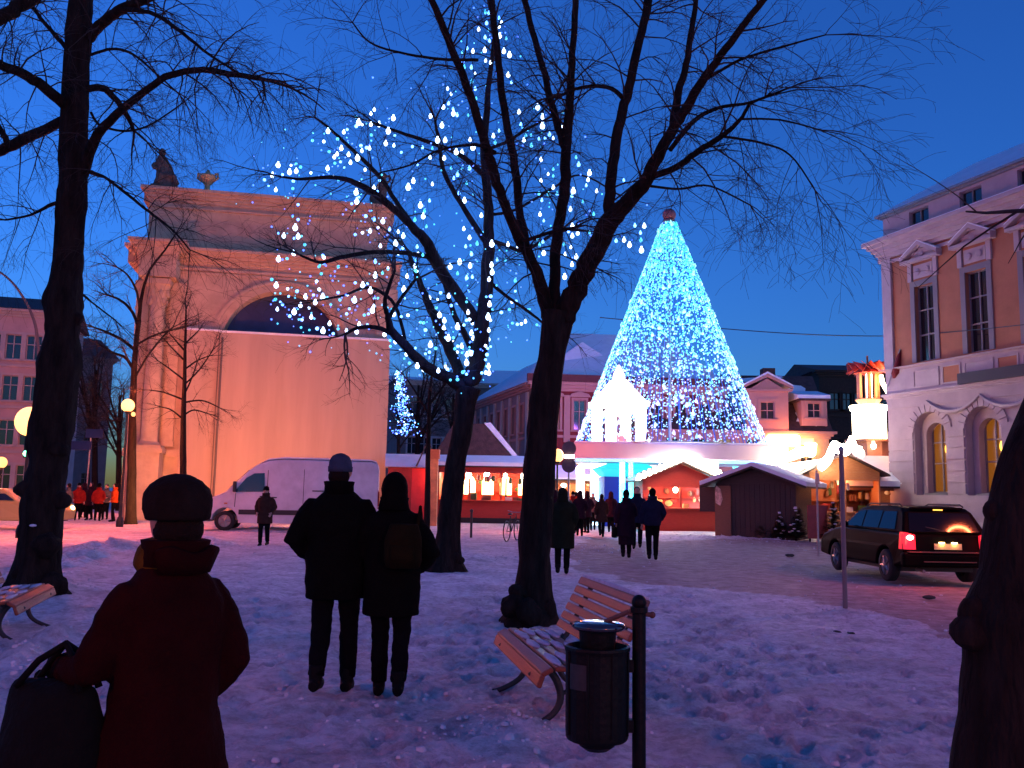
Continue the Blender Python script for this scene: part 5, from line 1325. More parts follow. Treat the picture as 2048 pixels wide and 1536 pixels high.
# christmas pyramid
def pyramid():
    Y = 43.5; c = stc(1743, Y); z = lambda v: P(1743, v, Y).z
    e = thing('christmas_pyramid', (c.x, c.y, 0), 'tall wooden christmas pyramid with blazing lit tiers and red rotor blades', 'christmas pyramid', R(15))
    GLW = mat('pyramid_lit_panel', (1,.9,.7), .4, emit=(1.0, .80, .5), estr=6.5)
    FR = PLANK_BROWN
    q = MB(); q.loft([(0,0,0,.9,.9),(0,0,z(885),.9,.9)], 8); q.build('base', FR, e)
    q = MB(); q.loft([(0,0,z(885)+.003,1.15,1.15),(0,0,z(880),1.15,1.15)], 8); q.build('tier_floor', FR, e)
    q = MB(); q.loft([(0,0,z(879),.78,.78),(0,0,z(822),.78,.78)], 8); q.build('lit_tier', GLW, e)
    q = MB(); q.loft([(0,0,z(821),.85,.85),(0,0,z(812),.92,.92)], 8); q.build('lit_rim', GLW, e)
    q = MB(); q.loft([(0,0,z(810),.42,.42),(0,0,z(800),.62,.62),(0,0,z(799)+.02,.62,.62)], 8); q.build('tier_floor', FR, e)
    for k in range(6):
        a0 = 2*math.pi*k/6; r0 = .46
        q = MB(); q.box((r0*math.cos(a0) - .07, r0*math.sin(a0) - .07, z(798)), (r0*math.cos(a0) + .07, r0*math.sin(a0) + .07, z(748))); q.build('post', PLANK_ORANGE, e)
    q = MB(); q.tube([(-.16,-.3,z(798)),(-.16,-.3,z(750))], .14, 8); q.build('light_tube', GLW, e)
    q = MB(); q.tube([(.4,-.45,z(752)),(.45,-.5,z(768)),(.7,-.55,z(786))], .1, 8); q.build('light_tube', GLW, e)
    q = MB(); q.loft([(0,0,z(747),.7,.7),(0,0,z(742),.5,.5),(0,0,z(735),.12,.12)], 8); q.build('canopy', mat('red_pyramid_top', (.35,.05,.03), .6), e)
    q = MB(); q.tube([(0,0,z(735)),(0,0,z(712))], .05, 6); q.build('shaft', FR, e)
    for k in range(14):
        a0 = 2*math.pi*k/14; ca, sa = math.cos(a0), math.sin(a0)
        q = MB(); v = []
        for r0, wd in ((.15,.06),(.95,.26)):
            for s, tz in ((-1,.12),(1,-.12)):
                v += [Vector((ca*r0 - sa*wd*s, sa*r0 + ca*wd*s, z(728) + tz*(r0 > .5)*2.2 - .25*r0)), Vector((ca*r0 - sa*wd*s, sa*r0 + ca*wd*s, z(728) + tz*(r0 > .5)*2.2 - .25*r0 + .03))]
        q.add(v, [(0,2,6,4),(1,5,7,3),(0,4,5,1),(2,3,7,6),(4,6,7,5),(0,1,3,2)]); q.build('rotor_blade', mat('red_blade', (.42,.06,.04), .6, var=.3), e)
    for a0 in (0, 2.2, 4.2):
        o = bpy.data.objects.new('bulb', WW); COL.objects.link(o); o.parent = e; o.location = (1.25*math.cos(a0), 1.25*math.sin(a0), z(895)); o.scale = (.25,.25,.25)
    point('pyramid_light', (-.2, -1.5, z(850)), WARM, 170, .4, e); point('pyramid_light', (0, -1.0, z(760)), WARM, 60, .3, e)
pyramid()
# netted fir trees leaning by the dark hut
def fir(label, u, v, h, Y=None, sd=1, lean=0):
    g = G(u, v); e = thing('cut_fir_tree', (g.x, g.y, 0), label, 'fir tree', group='fir trees for sale beside the hut')
    rg = random.Random(sd); q = MB(); q.tube([(0,0,-.03),(lean*.5,0,h)], [.05,.01], 6); q.build('trunk', BARK, e)
    q = MB()
    for i in range(420):
        t = rg.random()**1.3; a = rg.uniform(0, 6.28); L = (1 - t)*h*.36 + .08; z = .1 + t*(h - .15)
        p0 = Vector((lean*.5*t, 0, z)); d = Vector((math.cos(a), math.sin(a), rg.uniform(-.15,.35)))*L
        w_ = Vector((-math.sin(a), math.cos(a), 0))*.05
        q.add([p0 - w_, p0 + w_, p0 + d + w_*.4, p0 + d - w_*.4], [(0,1,2,3)])
        q.add([p0 + d*.5, p0 + d*.75 + w_*2.2, p0 + d*.85, p0 + d*.75 - w_*2.2], [(0,1,2,3)])
    q.build('needles', mat('fir_needles', (0.018,0.035,0.02), .9, var=.4, scale=6), e, fix=False)
    q = MB()
    for i in range(14):
        t = rg.random(); a = rg.uniform(3.4, 6.0); L = (1-t)*h*.3
        q.ball((L*math.cos(a), L*math.sin(a), .15 + t*h*.9), (.07,.07,.025), 6, 4)
    q.build('snow_tufts', SNOWCAP, e)
fir('dark cut fir leaning against the front of the dark hut', 1528, 1078, 1.2, sd=1, lean=-.3)
fir('shorter cut fir with snow tufts beside the right corner of the dark hut', 1560, 1080, 1.0, sd=2)
fir('bushy cut fir between the dark hut and the red board', 1592, 1082, 1.25, sd=3, lean=.3)
fir('cut fir standing right of the red board', 1668, 1085, 1.5, sd=4)
# red board leaning on a post
g = G(1636, 1084); e = thing('red_notice_board', (g.x, g.y, 0), 'plain red board standing right of the firs', 'board')
q = MB(); q.box((-.36, 0, .12), (.36, .05, 1.35)); q.build('panel', mat('red_board', (.36,.06,.05), .6, var=.2, scale=3), e)
q = MB(); q.box((-.30,.052,0),(-.24,.1,1.2)); q.box((.24,.052,0),(.30,.1,1.2)); q.build('post', PLANK_DARK, e)
g = G(1637, 1110); e = thing('thin_post', (g.x, g.y, 0), 'thin grey post in the snow before the red board', 'post')
q = MB(); q.tube([(0,0,-.1),(0,0,2.4)], .03, 8); q.build('shaft', GREYMETAL, e)
q = MB(); q.box((-.06,-.05,2.0),(.06,-.03,2.3)); q.build('plate', GREYMETAL, e)

# ---------------------------------------------------------------- lamps
GLOBE = mat('sodium_globe', (1,.8,.5), .3, emit=(1.0, 0.36, 0.07), estr=1.0, sample=False)
GLOBE_HOT = mat('sodium_globe_white', (1,.9,.7), .3, emit=(1.0, 0.38, 0.07), estr=1.3, sample=False)
def lamp(label, u, v, Y, r, watts, col=SODIUM, gm=None, pole=True, name='street_lamp'):
    p = P(u, v, Y); e = thing(name, (p.x, p.y, 0), label, 'street lamp')
    if pole:
        q = MB(); q.tube([(0,0,-.05),(0,0,.6),(0,0,p.z - r*1.3)], [.10,.055,.04], 10); q.lathe([(.14,0),(.14,.25),(.09,.4)], (0,0,0), 12); q.build('pole', DARKMETAL, e)
    q = MB(); q.lathe([(.05,0),(.11,.05),(.12,.12),(.05,.14)], (0,0,p.z - r*1.35), 12); q.build('collar', DARKMETAL, e)
    q = MB(); q.ball((0,0,p.z), (r,r,r*1.05), 18, 12); g_ = q.build('globe', gm or GLOBE, e, smooth=True)
    point('lamp_light', (0, 0, p.z), col, watts, r*1.12, e)
    return e
lamp('brightest orange street lamp beside the left tree trunk', 60, 843, 27.0, .42, 2900, gm=GLOBE_HOT)
l2 = lamp('smaller orange street lamp at the gate corner', 256, 811, 35.5, .25, 3800, gm=GLOBE_HOT)
q = MB(); q.ball((.28, -.1, P(269,829,35.5).z), .09, 8, 6); q.build('small_lantern', GLOBE, l2)
lamp('orange street lamp right of the forked tree near two round signs', 1115, 911, 38.0, .27, 1500, gm=GLOBE_HOT)
lamp('small white lamp over the long red stall roof', 1013, 918, 50.0, .17, 1300, col=(1.0,.25,.12), gm=BULB_WHITE)
lamp('yellowish street lamp far left before the pink apartment house', 3, 925, 47.0, .28, 6000, col=(1.0,.22,.07))
lamp('small amber lamp far behind the waiting group', 251, 899, 52.0, .13, 1300, gm=GLOBE)
# tall curved lighting mast at the left edge
c = P(80, 1000, 45.0); e = thing('curved_mast', (c.x, c.y, 0), 'tall thin grey mast curving to the left over the pink apartment house', 'mast')
pts = [P(u, v, 45.0) - Vector((c.x, c.y, 0)) for u, v in ((80,1030),(80,900),(78,760),(74,670),(62,625),(40,585),(12,553),(-40,520))]
sp_, rr = smooth_path([Vector(p) for p in pts], [.11,.10,.09,.08,.07,.06,.05,.04], 5); q = MB(); q.tube(sp_, rr, 8); q.build('pole', mat('grey_pole', (.17,.13,.12), .7), e)
# the street lamp standing just outside the picture on the right
e = thing('street_lamp', (10.7, 15.3, 0), 'street lamp at the kerb right of the dark car', 'street lamp')
q = MB(); q.tube([(0,0,-.05),(0,0,4.2)], [.09,.045], 10); q.build('pole', DARKMETAL, e); q = MB(); q.ball((0,0,4.45), .26, 16, 10); q.build('globe', GLOBE, e, smooth=True)
point('lamp_light', (0, 0, 4.45), SODIUM, 1100, .29, e)
be = copy_tree(e, 'street lamp behind the viewpoint beside the path', (6.0, -7.0, 0))
be2 = copy_tree(e, 'added unseen street lamp left behind the viewpoint brightening the snow', (-9.0, -3.0, 0))  # extra lamp out of view, added to brighten the foreground snow
for q_, w_ in ((be, 2300), (be2, 1500)):
    l_ = [c for c in q_.children if c.type == 'LIGHT'][0]; l_.data = l_.data.copy(); l_.data.energy = w_
for i, (x, y, w_) in enumerate(((-14.2, 36.6, 700), (-8.6, 38.0, 600))):
    e = thing('floodlight', (x, y, 0), 'low sodium floodlight behind the white van aimed at the gate' if i else 'low sodium floodlight left of the white van aimed at the gate', 'floodlight')
    q = MB(); q.box((-.22,-.12,.25),(.22,-.02,.6)); q.build('housing', DARKMETAL, e); q = MB(); q.tube([(0,-.07,0),(0,-.07,.25)], .03, 6); q.build('foot', DARKMETAL, e)
    l = bpy.data.lights.new('flood_beam', 'SPOT'); l.color = (1.0, .33, .12); l.energy = w_; l.spot_size = R(150); l.spot_blend = 1.0; l.shadow_soft_size = .2
    o = bpy.data.objects.new('flood_beam', l); COL.objects.link(o); o.parent = e; o.location = (0, .25, .5); o.rotation_euler = (R(125), 0, R(18))

# round signs
c = P(1137, 1000, 34.0); e = thing('round_signs', (c.x, c.y, 0), 'two dark round traffic signs one above the other seen from behind', 'traffic sign')
q = MB(); q.tube([(0,.03,-.05),(0,.03,P(1137,880,34).z)], .035, 8); q.build('pole', GREYMETAL, e)
for v in (897, 931):
    q = MB(); zc = P(1137, v, 34).z; n = 24; q.rings([[(.27*math.cos(2*math.pi*k/n), y, zc + .27*math.sin(2*math.pi*k/n)) for k in range(n)] for y in (-.03, 0)]); q.build('sign_disc', mat('sign_back', (.12,.07,.08), .6, var=.2), e)
q = MB(); q.box((-.16,-.05,P(1137,916,34).z),(.2,-.01,P(1137,910,34).z)); q.build('lit_plate', BULB_WHITE, e)
# blue direction signs left
g = G(168, 1036); e = thing('direction_signs', (g.x, g.y, 0), 'two small dark blue direction signs on a slim pole before the red lit crowd', 'traffic sign')
Yg = g.y; q = MB(); q.tube([(0,0,-.05),(.05,0,P(172,868,Yg).z)], .035, 8); q.build('pole', GREYMETAL, e)
BLS = mat('blue_sign_face', (.012,.02,.08), .5, var=.2)
for ua, va, ub, vb in ((142,882,183,900),(172,858,206,876)):
    a = P(ua, va, Yg - .06) ; b = P(ub, vb, Yg - .06); q = MB(); q.box((a.x - g.x, -.08, b.z), (b.x - g.x, -.05, a.z)); bevel(q.build('sign_plate', BLS, e), .02)
# green traffic light
c = P(50, 1000, 40.0); e = thing('traffic_light', (c.x, c.y, 0), 'traffic light showing green at the left edge under the bright lamp', 'traffic light')
q = MB(); q.tube([(0,0,0),(0,0,3.4)], .05, 8); q.build('pole', DARKMETAL, e); zt_ = P(48, 907, 40).z
q = MB(); q.box((-.16,-.15,zt_ - .2),(.16,.15,zt_ + .75)); q.build('housing', DARKMETAL, e)
q = MB(); q.ball((-.02,-.2,zt_), (.13,.06,.13), 12, 8); q.build('green_lens', mat('green_signal', (.1,.6,.4), .3, emit=(.12,1,.5), estr=3.5), e)
q = MB(); q.ball((-.02,-.17,zt_ + .55), (.1,.03,.1), 12, 8); q.build('red_lens', mat('unlit_lens', (.1,.01,.01), .3), e)
# slim pole at the kerb on the right
g = G(1691, 1228); e = thing('slim_signpost', (g.x, g.y, 0), 'slim pale signpost standing in the snow before the dark car', 'post')
q = MB(); q.tube([(0,0,-.1),(0,0,P(1687,900,g.y).z)], .032, 10); q.build('pole', mat('pale_pole', (.20,.13,.13), .6), e)
q = MB(); q.lathe([(.045,0),(.045,.03),(.02,.06)], (0,0,P(1687,900,g.y).z - .01), 10); q.build('cap', GREYMETAL, e)
# bollard and bicycle
g = G(942, 1076); e = thing('bollard', (g.x, g.y, 0), 'thin dark bollard in the bluish snow before the red stall', 'bollard')
q = MB(); q.tube([(0,0,-.05),(0,0,.9)], .045, 10); q.build('post', IRON, e); q = MB(); q.ball((0,0,.95), .065, 10, 7); q.build('knob', IRON, e)
def bicycle(u, v, rz, label):
    g = G(u, v); e = thing('bicycle', (g.x, g.y, 0), label, 'bicycle', rz)
    for x in (-.52, .52):
        n = 28; q = MB(); q.tube([(x + .33*math.cos(2*math.pi*k/n), 0, .34 + .33*math.sin(2*math.pi*k/n)) for k in range(n+1)], .02, 6, cap=False); w_ = q.build('wheel', IRON, e)
        q = MB()
        for k in range(10): q.tube([(x,0,.34),(x + .32*math.cos(.628*k), 0, .34 + .32*math.sin(.628*k))], .003, 3)
        q.build('spokes', GREYMETAL, w_)
    q = MB(); q.tube([(-.52,0,.34),(-.08,0,.32),(.32,0,.78),(-.2,0,.82),(-.08,0,.32)], .018, 6); q.tube([(-.52,0,.34),(-.2,0,.78)], .012, 6); q.tube([(.52,0,.34),(.36,0,.9)], .016, 6); q.build('frame', IRON, e)
    q = MB(); q.tube([(.3,-.28,1.0),(.36,-.12,.95),(.36,.12,.95),(.3,.28,1.0)], .014, 6); q.build('handlebar', GREYMETAL, e)
    q = MB(); q.ball((-.22,0,.9), (.14,.08,.04), 10, 6); q.build('saddle', IRON, e)
bicycle(1024, 1082, R(70), 'dark bicycle parked half behind the forked tree trunk')

# overhead wire
e = thing('overhead_wire', P(1380, 640, 60), 'thin dark cable crossing the sky from the light cone to the ochre building', 'cable')
q = MB(); pts = [P(1200,635,60), P(1430,656,57), P(1600,668,52), P(1765,672,44), P(1900,664,36), P(2060,648,30)]
sp_, rr = smooth_path(pts, [.03,.03,.028,.024,.02,.018], 6); q.tube(sp_, rr, 5); q.build('wire', DARKMETAL, e, world=True)

# ---------------------------------------------------------------- benches, litter bin
SLAT = wood_mat('bench_slat_wood', (0.17, 0.028, 0.008), (0.28, 0.055, 0.015), 1.5, rough=.4)
SLAT_D = wood_mat('bench_top_slat', (0.12, 0.06, 0.05), (0.20, 0.10, 0.08), 1.5, rough=.5)
def bench(label, org, rz, L=1.72):
    """x: along the bench, -y... seat front at y=0, back at y=.75"""
    e = thing('park_bench', org, label, 'bench', rz, group='slatted park benches with iron legs')
    def slat(c, w, t, ang, mt, nm='slat', tw=0):
        q = MB(); q.box((-L/2, -w/2, -t/2), (L/2, w/2, t/2)); o = bevel(q.build(nm, mt, e), .012, 2)
        o.location = c; o.rotation_euler = (ang, 0, tw); return o
    rg = random.Random(2)
    # front apron slats, rolled edge
    slat((0, .0, .345), .085, .035, R(70), SLAT); slat((0, .045, .405), .085, .035, R(28), SLAT)
    for k in range(4):
        y = .135 + .092*k; slat((0, y, .422 - .004*k), .078, .034, R(-3), SLAT)
        sn = MB(); n = 9
        for j in range(3):   # broken ribbons of snow on the seat
            x0 = -L/2 + .06 + j*.55 + rg.uniform(-.03, .1); x1 = x0 + rg.uniform(.32, .52)
            sn = MB(); sn.tube([(x0 + (x1-x0)*i/4, y + rg.uniform(-.008,.008), .444 - .004*k) for i in range(5)], [(.002,.002),(.010,.036),(.012,.042),(.010,.036),(.002,.002)], 7)
            sn.build('slat_snow', mat('bench_snow', (.45,.47,.56), .8, var=.2, scale=12), e, smooth=True)
    for k in range(6):
        t = .04 + .080*k; a = R(62)
        y = .52 + t*math.cos(a); z = .445 + t*math.sin(a)
        slat((0, y, z - (.0 if k < 5 else .0)), .066, .030, a, SLAT_D if k == 5 else SLAT)
    q = MB(); q.tube([(-L/2 + .02, .745, .862), (0, .75, .866), (L/2 - .02, .745, .862)], [(.02,.01),(.03,.014),(.02,.01)], 8); q.build('slat_snow', mat('bench_snow', (.45,.47,.56), .8), e, smooth=True)
    for s in (-1, 1):
        x = s*(L/2 - .28); q = MB()
        def bar(p, r): q.tube([(x, y, z) for y, z in p], r, 7)
        sm, rr = smooth_path([Vector((x, y, z)) for y, z in ((-.02,.33),(.06,.37),(.30,.385),(.50,.40),(.56,.46),(.66,.65),(.77,.85))], [.022]*7, 4); q.tube(sm, rr, 7)
        sm, rr = smooth_path([Vector((x, y, z)) for y, z in ((.10,.39),(.17,.30),(.20,.18),(.14,.07),(-.02,-.01),(-.12,-.015))], [.026,.028,.026,.022,.02,.016], 4); q.tube(sm, rr, 7)
        sm, rr = smooth_path([Vector((x, y, z)) for y, z in ((.52,.42),(.46,.30),(.47,.16),(.55,.05),(.70,-.01),(.76,-.015))], [.026,.028,.026,.022,.02,.016], 4); q.tube(sm, rr, 7)
        sm, rr = smooth_path([Vector((x, y, z)) for y, z in ((.20,.2),(.33,.26),(.46,.2))], [.014]*3, 4); q.tube(sm, rr, 6)
        q.build('iron_leg', IRON, e, smooth=True)
    return e
# seat front edge: near end (.19,6.1), far end (-.12,7.7)
fx = (P(1080, 1350, 6.1) + P(995, 1258, 7.75)) / 2
bd = math.atan2(7.75 - 6.1, P(995,1258,7.75).x - P(1080,1350,6.1).x)
# local x runs from far to near so that local +y points right/back
bench('wooden bench with orange backrest slats behind the litter bin', (fx.x, fx.y, 0), bd + math.pi, 1.75)
bench('dark snowy bench at the left edge by the knobbly trunk', (-5.02, 9.80, 0), R(106), 1.8)

def litter_bin():
    g = P(1278, 1400, 4.6); e = thing('litter_bin', (g.x, g.y, 0), 'black street litter bin hung on a ball topped post before the bench', 'litter bin')
    X = lambda u, Y=4.6: P(u, 1400, Y).x - g.x; Z = lambda v: P(1200, v, 4.6).z
    BIN = mat('bin_black_paint', (0.0035, 0.004, 0.004), .5, spec=.18, var=.3, scale=6, bump=.12, bscale=30)
    q = MB(); q.tube([(0,0,-.2),(0,0,Z(1212))], .034, 20); q.lathe([(.034,0),(.044,.005),(.044,.03),(.034,.035)], (0,0,Z(1225)), 20); q.build('post', BIN, e, smooth=False)
    q = MB(); q.ball((0,0,Z(1206) + .005), (.038,.038,.04), 18, 12); q.build('ball_finial', BIN, e, smooth=True)
    q = MB(); q.tube([(-.05,-.0,Z(1222)),(.065,-.0,Z(1228))], .012, 8); q.ball((.066,0,Z(1228)), .017, 8, 6); q.tube([(-.05,0,Z(1222)),(-.17,.02,Z(1245))], .012, 8); q.build('cross_rod', mat('rusty_rod', (.10,.04,.03), .6), e)
    cx = (X(1131) + X(1258))/2; r = (X(1258) - X(1131))/2
    def rr(z, rx, ry): return (cx, .0, z, rx, ry)
    q = MB(); zt_, zb_ = Z(1292), Z(1478)
    # slightly eight-sided drum with vertical bands
    n = 32
    def ring(z, s): return [(cx + r*s*math.cos(2*math.pi*k/n)*(1 + .012*math.cos(8*2*math.pi*k/n)), r*s*.92*math.sin(2*math.pi*k/n)*(1 + .012*math.cos(8*2*math.pi*k/n)), z) for k in range(n)]
    q.rings([ring(zb_, .93), ring(zb_ + .012, .97), ring(zb_ + .05, .985), ring(zt_ - .03, 1.0), ring(zt_ - .012, 1.03), ring(zt_, 1.02), ring(zt_ + .004, .93), ring(zt_ - .03, .90)]); q.build('drum', BIN, e, smooth=False)
    for k in range(8):
        a = 2*math.pi*(k + .5)/8; s_ = MB(); c_, s2 = math.cos(a), math.sin(a)
        s_.tube([(cx + r*.99*c_, r*.91*s2, zb_ + .03), (cx + r*1.0*c_, r*.92*s2, zt_ - .02)], (.006,.008), 6); s_.build('rib', BIN, e)
    q = MB(); q.rings([ring(Z(1500), .35), ring(zb_ - .03, .55), ring(zb_ - .004, .60)]); q.build('bottom_lock', BIN, e)
    hz = Z(1292)
    q = MB(); q.loft([(cx, .0, zt_ - .01, r*.55, r*.5), (cx, 0, Z(1262), r*.60, r*.55), (cx, 0, Z(1255), r*.62, r*.58)], 28); q.build('neck', BIN, e, smooth=False)
    q = MB(); q.loft([(cx + .005, 0, Z(1258), r*.80, r*.8), (cx + .005, 0, Z(1252), r*.86, r*.86), (cx + .005, 0, Z(1246), r*.80, r*.80), (cx + .005, 0, Z(1243), r*.5, r*.5)], 32); q.build('lid', mat('bin_lid_gloss', (0.02,0.02,0.03), .12, spec=.9), e, smooth=True)
    for s in (-1, 1):
        q = MB(); q.box((cx + s*r*.5 - .008, -.01, Z(1290)), (cx + s*r*.5 + .008, .01, Z(1256))); q.build('strut', BIN, e)
    for z0 in (Z(1330), Z(1450)):
        q = MB(); q.box((X(1252), -.02, z0 - .03), (-.028, .02, z0 + .03)); q.build('bracket', BIN, e)
    q = MB(); n2 = 10; a0, a1 = R(208), R(248); v = []
    for k in range(n2 + 1):
        a = a0 + (a1 - a0)*k/n2
        for z0 in (Z(1372), Z(1322)): v.append((cx + r*1.018*math.cos(a), r*.94*math.sin(a), z0))
    q.add(v, [(2*k, 2*k+2, 2*k+3, 2*k+1) for k in range(n2)]); q.build('sticker', mat('grey_sticker', (.02,.02,.022), .6, var=.4, scale=30), e)
litter_bin()
# a few dark lumps on the snow
for i, (u, v, r, lab) in enumerate(((1675,1268,.045,'small dark clod on the snow below the slim signpost'), (1858,1197,.07,'dark clod on the packed street behind the car'), (1580,1112,.09,'dark refrozen clod on the street before the hut'), (1703,1270,.03,'tiny dark clod right of the bigger one on the snow'))):
    g = G(u, v); q = MB(); q.ball((0,0,.02), (r*1.5, r, r*.5), 9, 6); q.v = [tuple(Vector(p) * (1 + .35*noise.noise(Vector(p)*20 + Vector((i,0,0))))) for p in q.v]
    o = q.build('snow_clod', mat('dirty_clod', (.03,.03,.03), .8), None, loc=(g.x, g.y, 0), smooth=True); tag(o, lab, 'clod')

# ---------------------------------------------------------------- vehicles
TYRE = mat('tyre_rubber', (.012,.012,.012), .8); RIM = mat('wheel_rim', (.25,.25,.26), .35, metal=.7)
def wheel(e, x, y, r, w_, side):
    q = MB(); n = 28; s = side
    pr = [(r*.62, -w_/2), (r*.9, -w_/2), (r, -w_*.35), (r, w_*.35), (r*.9, w_/2), (r*.62, w_/2)]
    q.rings([[(x + yy, y + rr*math.cos(2*math.pi*k/n), r + rr*math.sin(2*math.pi*k/n)) for k in range(n)] for rr, yy in pr], cap=False)
    t = q.build('tyre', TYRE, e, smooth=True)
    q = MB(); xo = x + s*w_*.38
    q.rings([[(xo + dx, y + rr*math.cos(2*math.pi*k/n), r + rr*math.sin(2*math.pi*k/n)) for k in range(n)] for rr, dx in ((r*.64, 0), (r*.60, s*.01), (r*.5, -s*.03), (r*.2, s*.0), (r*.16, s*.03))])
    for k in range(5):
        a = 2*math.pi*k/5; q.tube([(xo + s*.012, y, r), (xo + s*.012, y + r*.6*math.cos(a), r + r*.6*math.sin(a))], (.035,.02), 5)
    q.build('rim', RIM, t)
    return t
def arch_pts(yc, r, z0, n=9, rev=False):
    p = [(yc - r*math.cos(math.pi*k/n), z0 + r*math.sin(math.pi*k/n)) for k in range(n + 1)]
    return p[::-1] if rev else p
def side_body(poly, half, z_mid, tum, name, mt, e, bev=.03):
    """side outline (y,z) extruded in x, leaning in above z_mid"""
    q = MB(); n = len(poly)
    def X(z, s): return s*(half - max(0, z - z_mid)*tum)
    vs = [(X(z, -1), y, z) for y, z in poly] + [(X(z, 1), y, z) for y, z in poly]
    fs = [tuple(range(n)), tuple(range(2*n-1, n-1, -1))] + [((i+1) % n, i, n + i, n + (i+1) % n) for i in range(n)]
    q.add(vs, fs); o = q.build(name, mt, e); bevel(o, bev, 3); return o
def van():
    a = G(408, 1042); 
    ga = P(406, 1000, 34.9); gb = P(757, 1000, 35.9)
    Lv = math.hypot(gb.x-ga.x, gb.y-ga.y); th = math.atan2(gb.y-ga.y, gb.x-ga.x)
    # local y runs from nose (0) to tail; +x side is the far one
    e = thing('delivery_van', (ga.x, ga.y, 0), 'white high-roofed delivery van with snow dusted roof parked before the gate', 'van', th - math.pi/2)
    PAINT = mat('van_white_paint', (.56,.56,.60), .35, var=.14, scale=1.6)
    L = Lv; f = L/6.9
    # silhouette, y scaled
    S_ = lambda p: [(y*f, z) for y, z in p]
    rw = .37; y1, y2 = 1.02, 5.25
    poly = S_([(0.02,.42),(0.0,.75),(.06,.98),(.20,1.12),(.95,1.42),(1.05,1.50),(1.85,2.28),(2.15,2.50),(2.6,2.66),(3.2,2.72),(6.6,2.70),(6.85,2.60),(6.9,2.35),(6.9,.45)]) + \
        arch_pts(y2*f, .46, .40, rev=True) + arch_pts(y1*f, .46, .40, rev=True)
    side_body(poly, 1.0, 1.1, .065, 'body', PAINT, e, .05)
    # snow on roof, x half at z
    q = MB(); q.prismx(S_([(2.25,2.56),(2.6,2.69),(3.2,2.75),(6.6,2.73),(6.8,2.64),(6.75,2.72),(6.5,2.79),(3.2,2.81),(2.6,2.74)]), -.85, .85); q.build('roof_snow', SNOWCAP, e)
    # dark lower trim + bumper
    q = MB()
    for s in (1,): q.box((1.03, (y1*f)+.5, .62), (1.003, (y2*f)-.5, .80)); q.box((1.03, y2*f+.5, .62), (1.003, L - .1, .80))
    q.build('side_moulding', IRON, e)
    q = MB(); q.box((-1.02, -.05, .36), (1.02, .5, .74)); bevel(q.build('bumper', mat('grey_bumper', (.05,.05,.055), .6), e), .06, 3)
    q = MB(); q.box((1.01,(y1*f)+.5,.30),(.96,(y2*f)-.5,.60)); q.build('sill', PAINT, e)
    # near side windows: cab door window, quarter
    def sidepane(poly, nm, mt, dx=.012):
        q = MB(); s = 1
        vs = [(s*(1.0 - max(0, z-1.1)*.065) + s*dx, y*f, z) for y, z in poly]; vi = [(s*(1.0 - max(0, z-1.1)*.065) - s*.004, y*f, z) for y, z in poly]
        q.rings([vi, vs]); return q.build(nm, mt, e)
    sidepane([(1.32,1.45),(2.48,1.48),(2.44,2.18),(2.05,2.16),(1.75,1.98)], 'door_window', GLASS_DARK)
    sidepane([(2.56,.5),(2.585,.5),(2.585,2.3),(2.56,2.3)], 'door_seam', IRON, .004)
    sidepane([(1.38,1.42),(1.36,.9),(1.385,.9),(1.4,1.42)], 'door_seam', IRON, .004)
    sidepane([(3.95,.5),(3.97,.5),(3.97,2.35),(3.95,2.35)], 'door_seam', IRON, .004)
    sidepane([(4.3,1.52),(5.6,1.52),(5.6,1.56),(4.3,1.56)], 'door_rail', IRON, .02)
    sidepane([(2.30,1.28),(2.50,1.28),(2.50,1.32),(2.30,1.32)], 'door_handle', IRON, .035)
    sidepane([(2.75,1.25),(2.95,1.25),(2.95,1.29),(2.75,1.29)], 'door_handle', IRON, .035)
    q = MB(); q.add([(-.86,1.13*f,1.56),(.86,1.13*f,1.56),(.80,1.83*f,2.27),(-.80,1.83*f,2.27)], [(0,1,2,3)]); q.v = [(x, y - .02, z + .02) for x, y, z in q.v]; q.build('windscreen', GLASS_DARK, e)
    q = MB(); q.box((1.24,1.30*f,1.45),(1.03,1.42*f,1.85)); bevel(q.build('mirror', IRON, e), .03)
    q = MB(); q.box((-1.05,1.30*f,1.45),(-1.24,1.42*f,1.85)); bevel(q.build('mirror', IRON, e), .03)
    q = MB(); q.box((-.27, -.075, .46), (.27, -.052, .58)); q.build('number_plate', mat('dull_plate', (.4,.4,.38), .5), e)
    sidepane([(5.9,1.2),(6.15,1.2),(6.15,1.42),(5.9,1.42)], 'fuel_flap', PAINT, .006)
    sidepane([(.98,1.0),(1.10,1.0),(1.10,1.05),(.98,1.05)], 'indicator', mat('amber_lens', (.5,.15,.02), .3), .02)
    sidepane([(6.86,.9),(6.885,.9),(6.885,1.6),(6.86,1.6)], 'tail_light', mat('tail_lens', (.25,.01,.01), .2), .02)
    for s in (-1, 1):
        q = MB(); q.ball((s*.84, .16*f, .98), (.15,.16,.16), 12, 8); q.build('headlight', mat('headlamp_glass', (.6,.6,.62), .1, spec=.9), e, smooth=True)
        q = MB(); q.box((s*.98 - .03, L - .04, 1.0), (s*.98 + .01, L + .02, 1.55)); q.build('tail_light', mat('tail_lens', (.25,.01,.01), .2), e)
    q = MB(); q.box((-.5, -.02, .8), (.5, .03, 1.0)); q.build('grille', IRON, e)
    for y in (y1*f, y2*f):
        for s in (-1, 1): wheel(e, s*.86, y, rw, .24, s)
van()

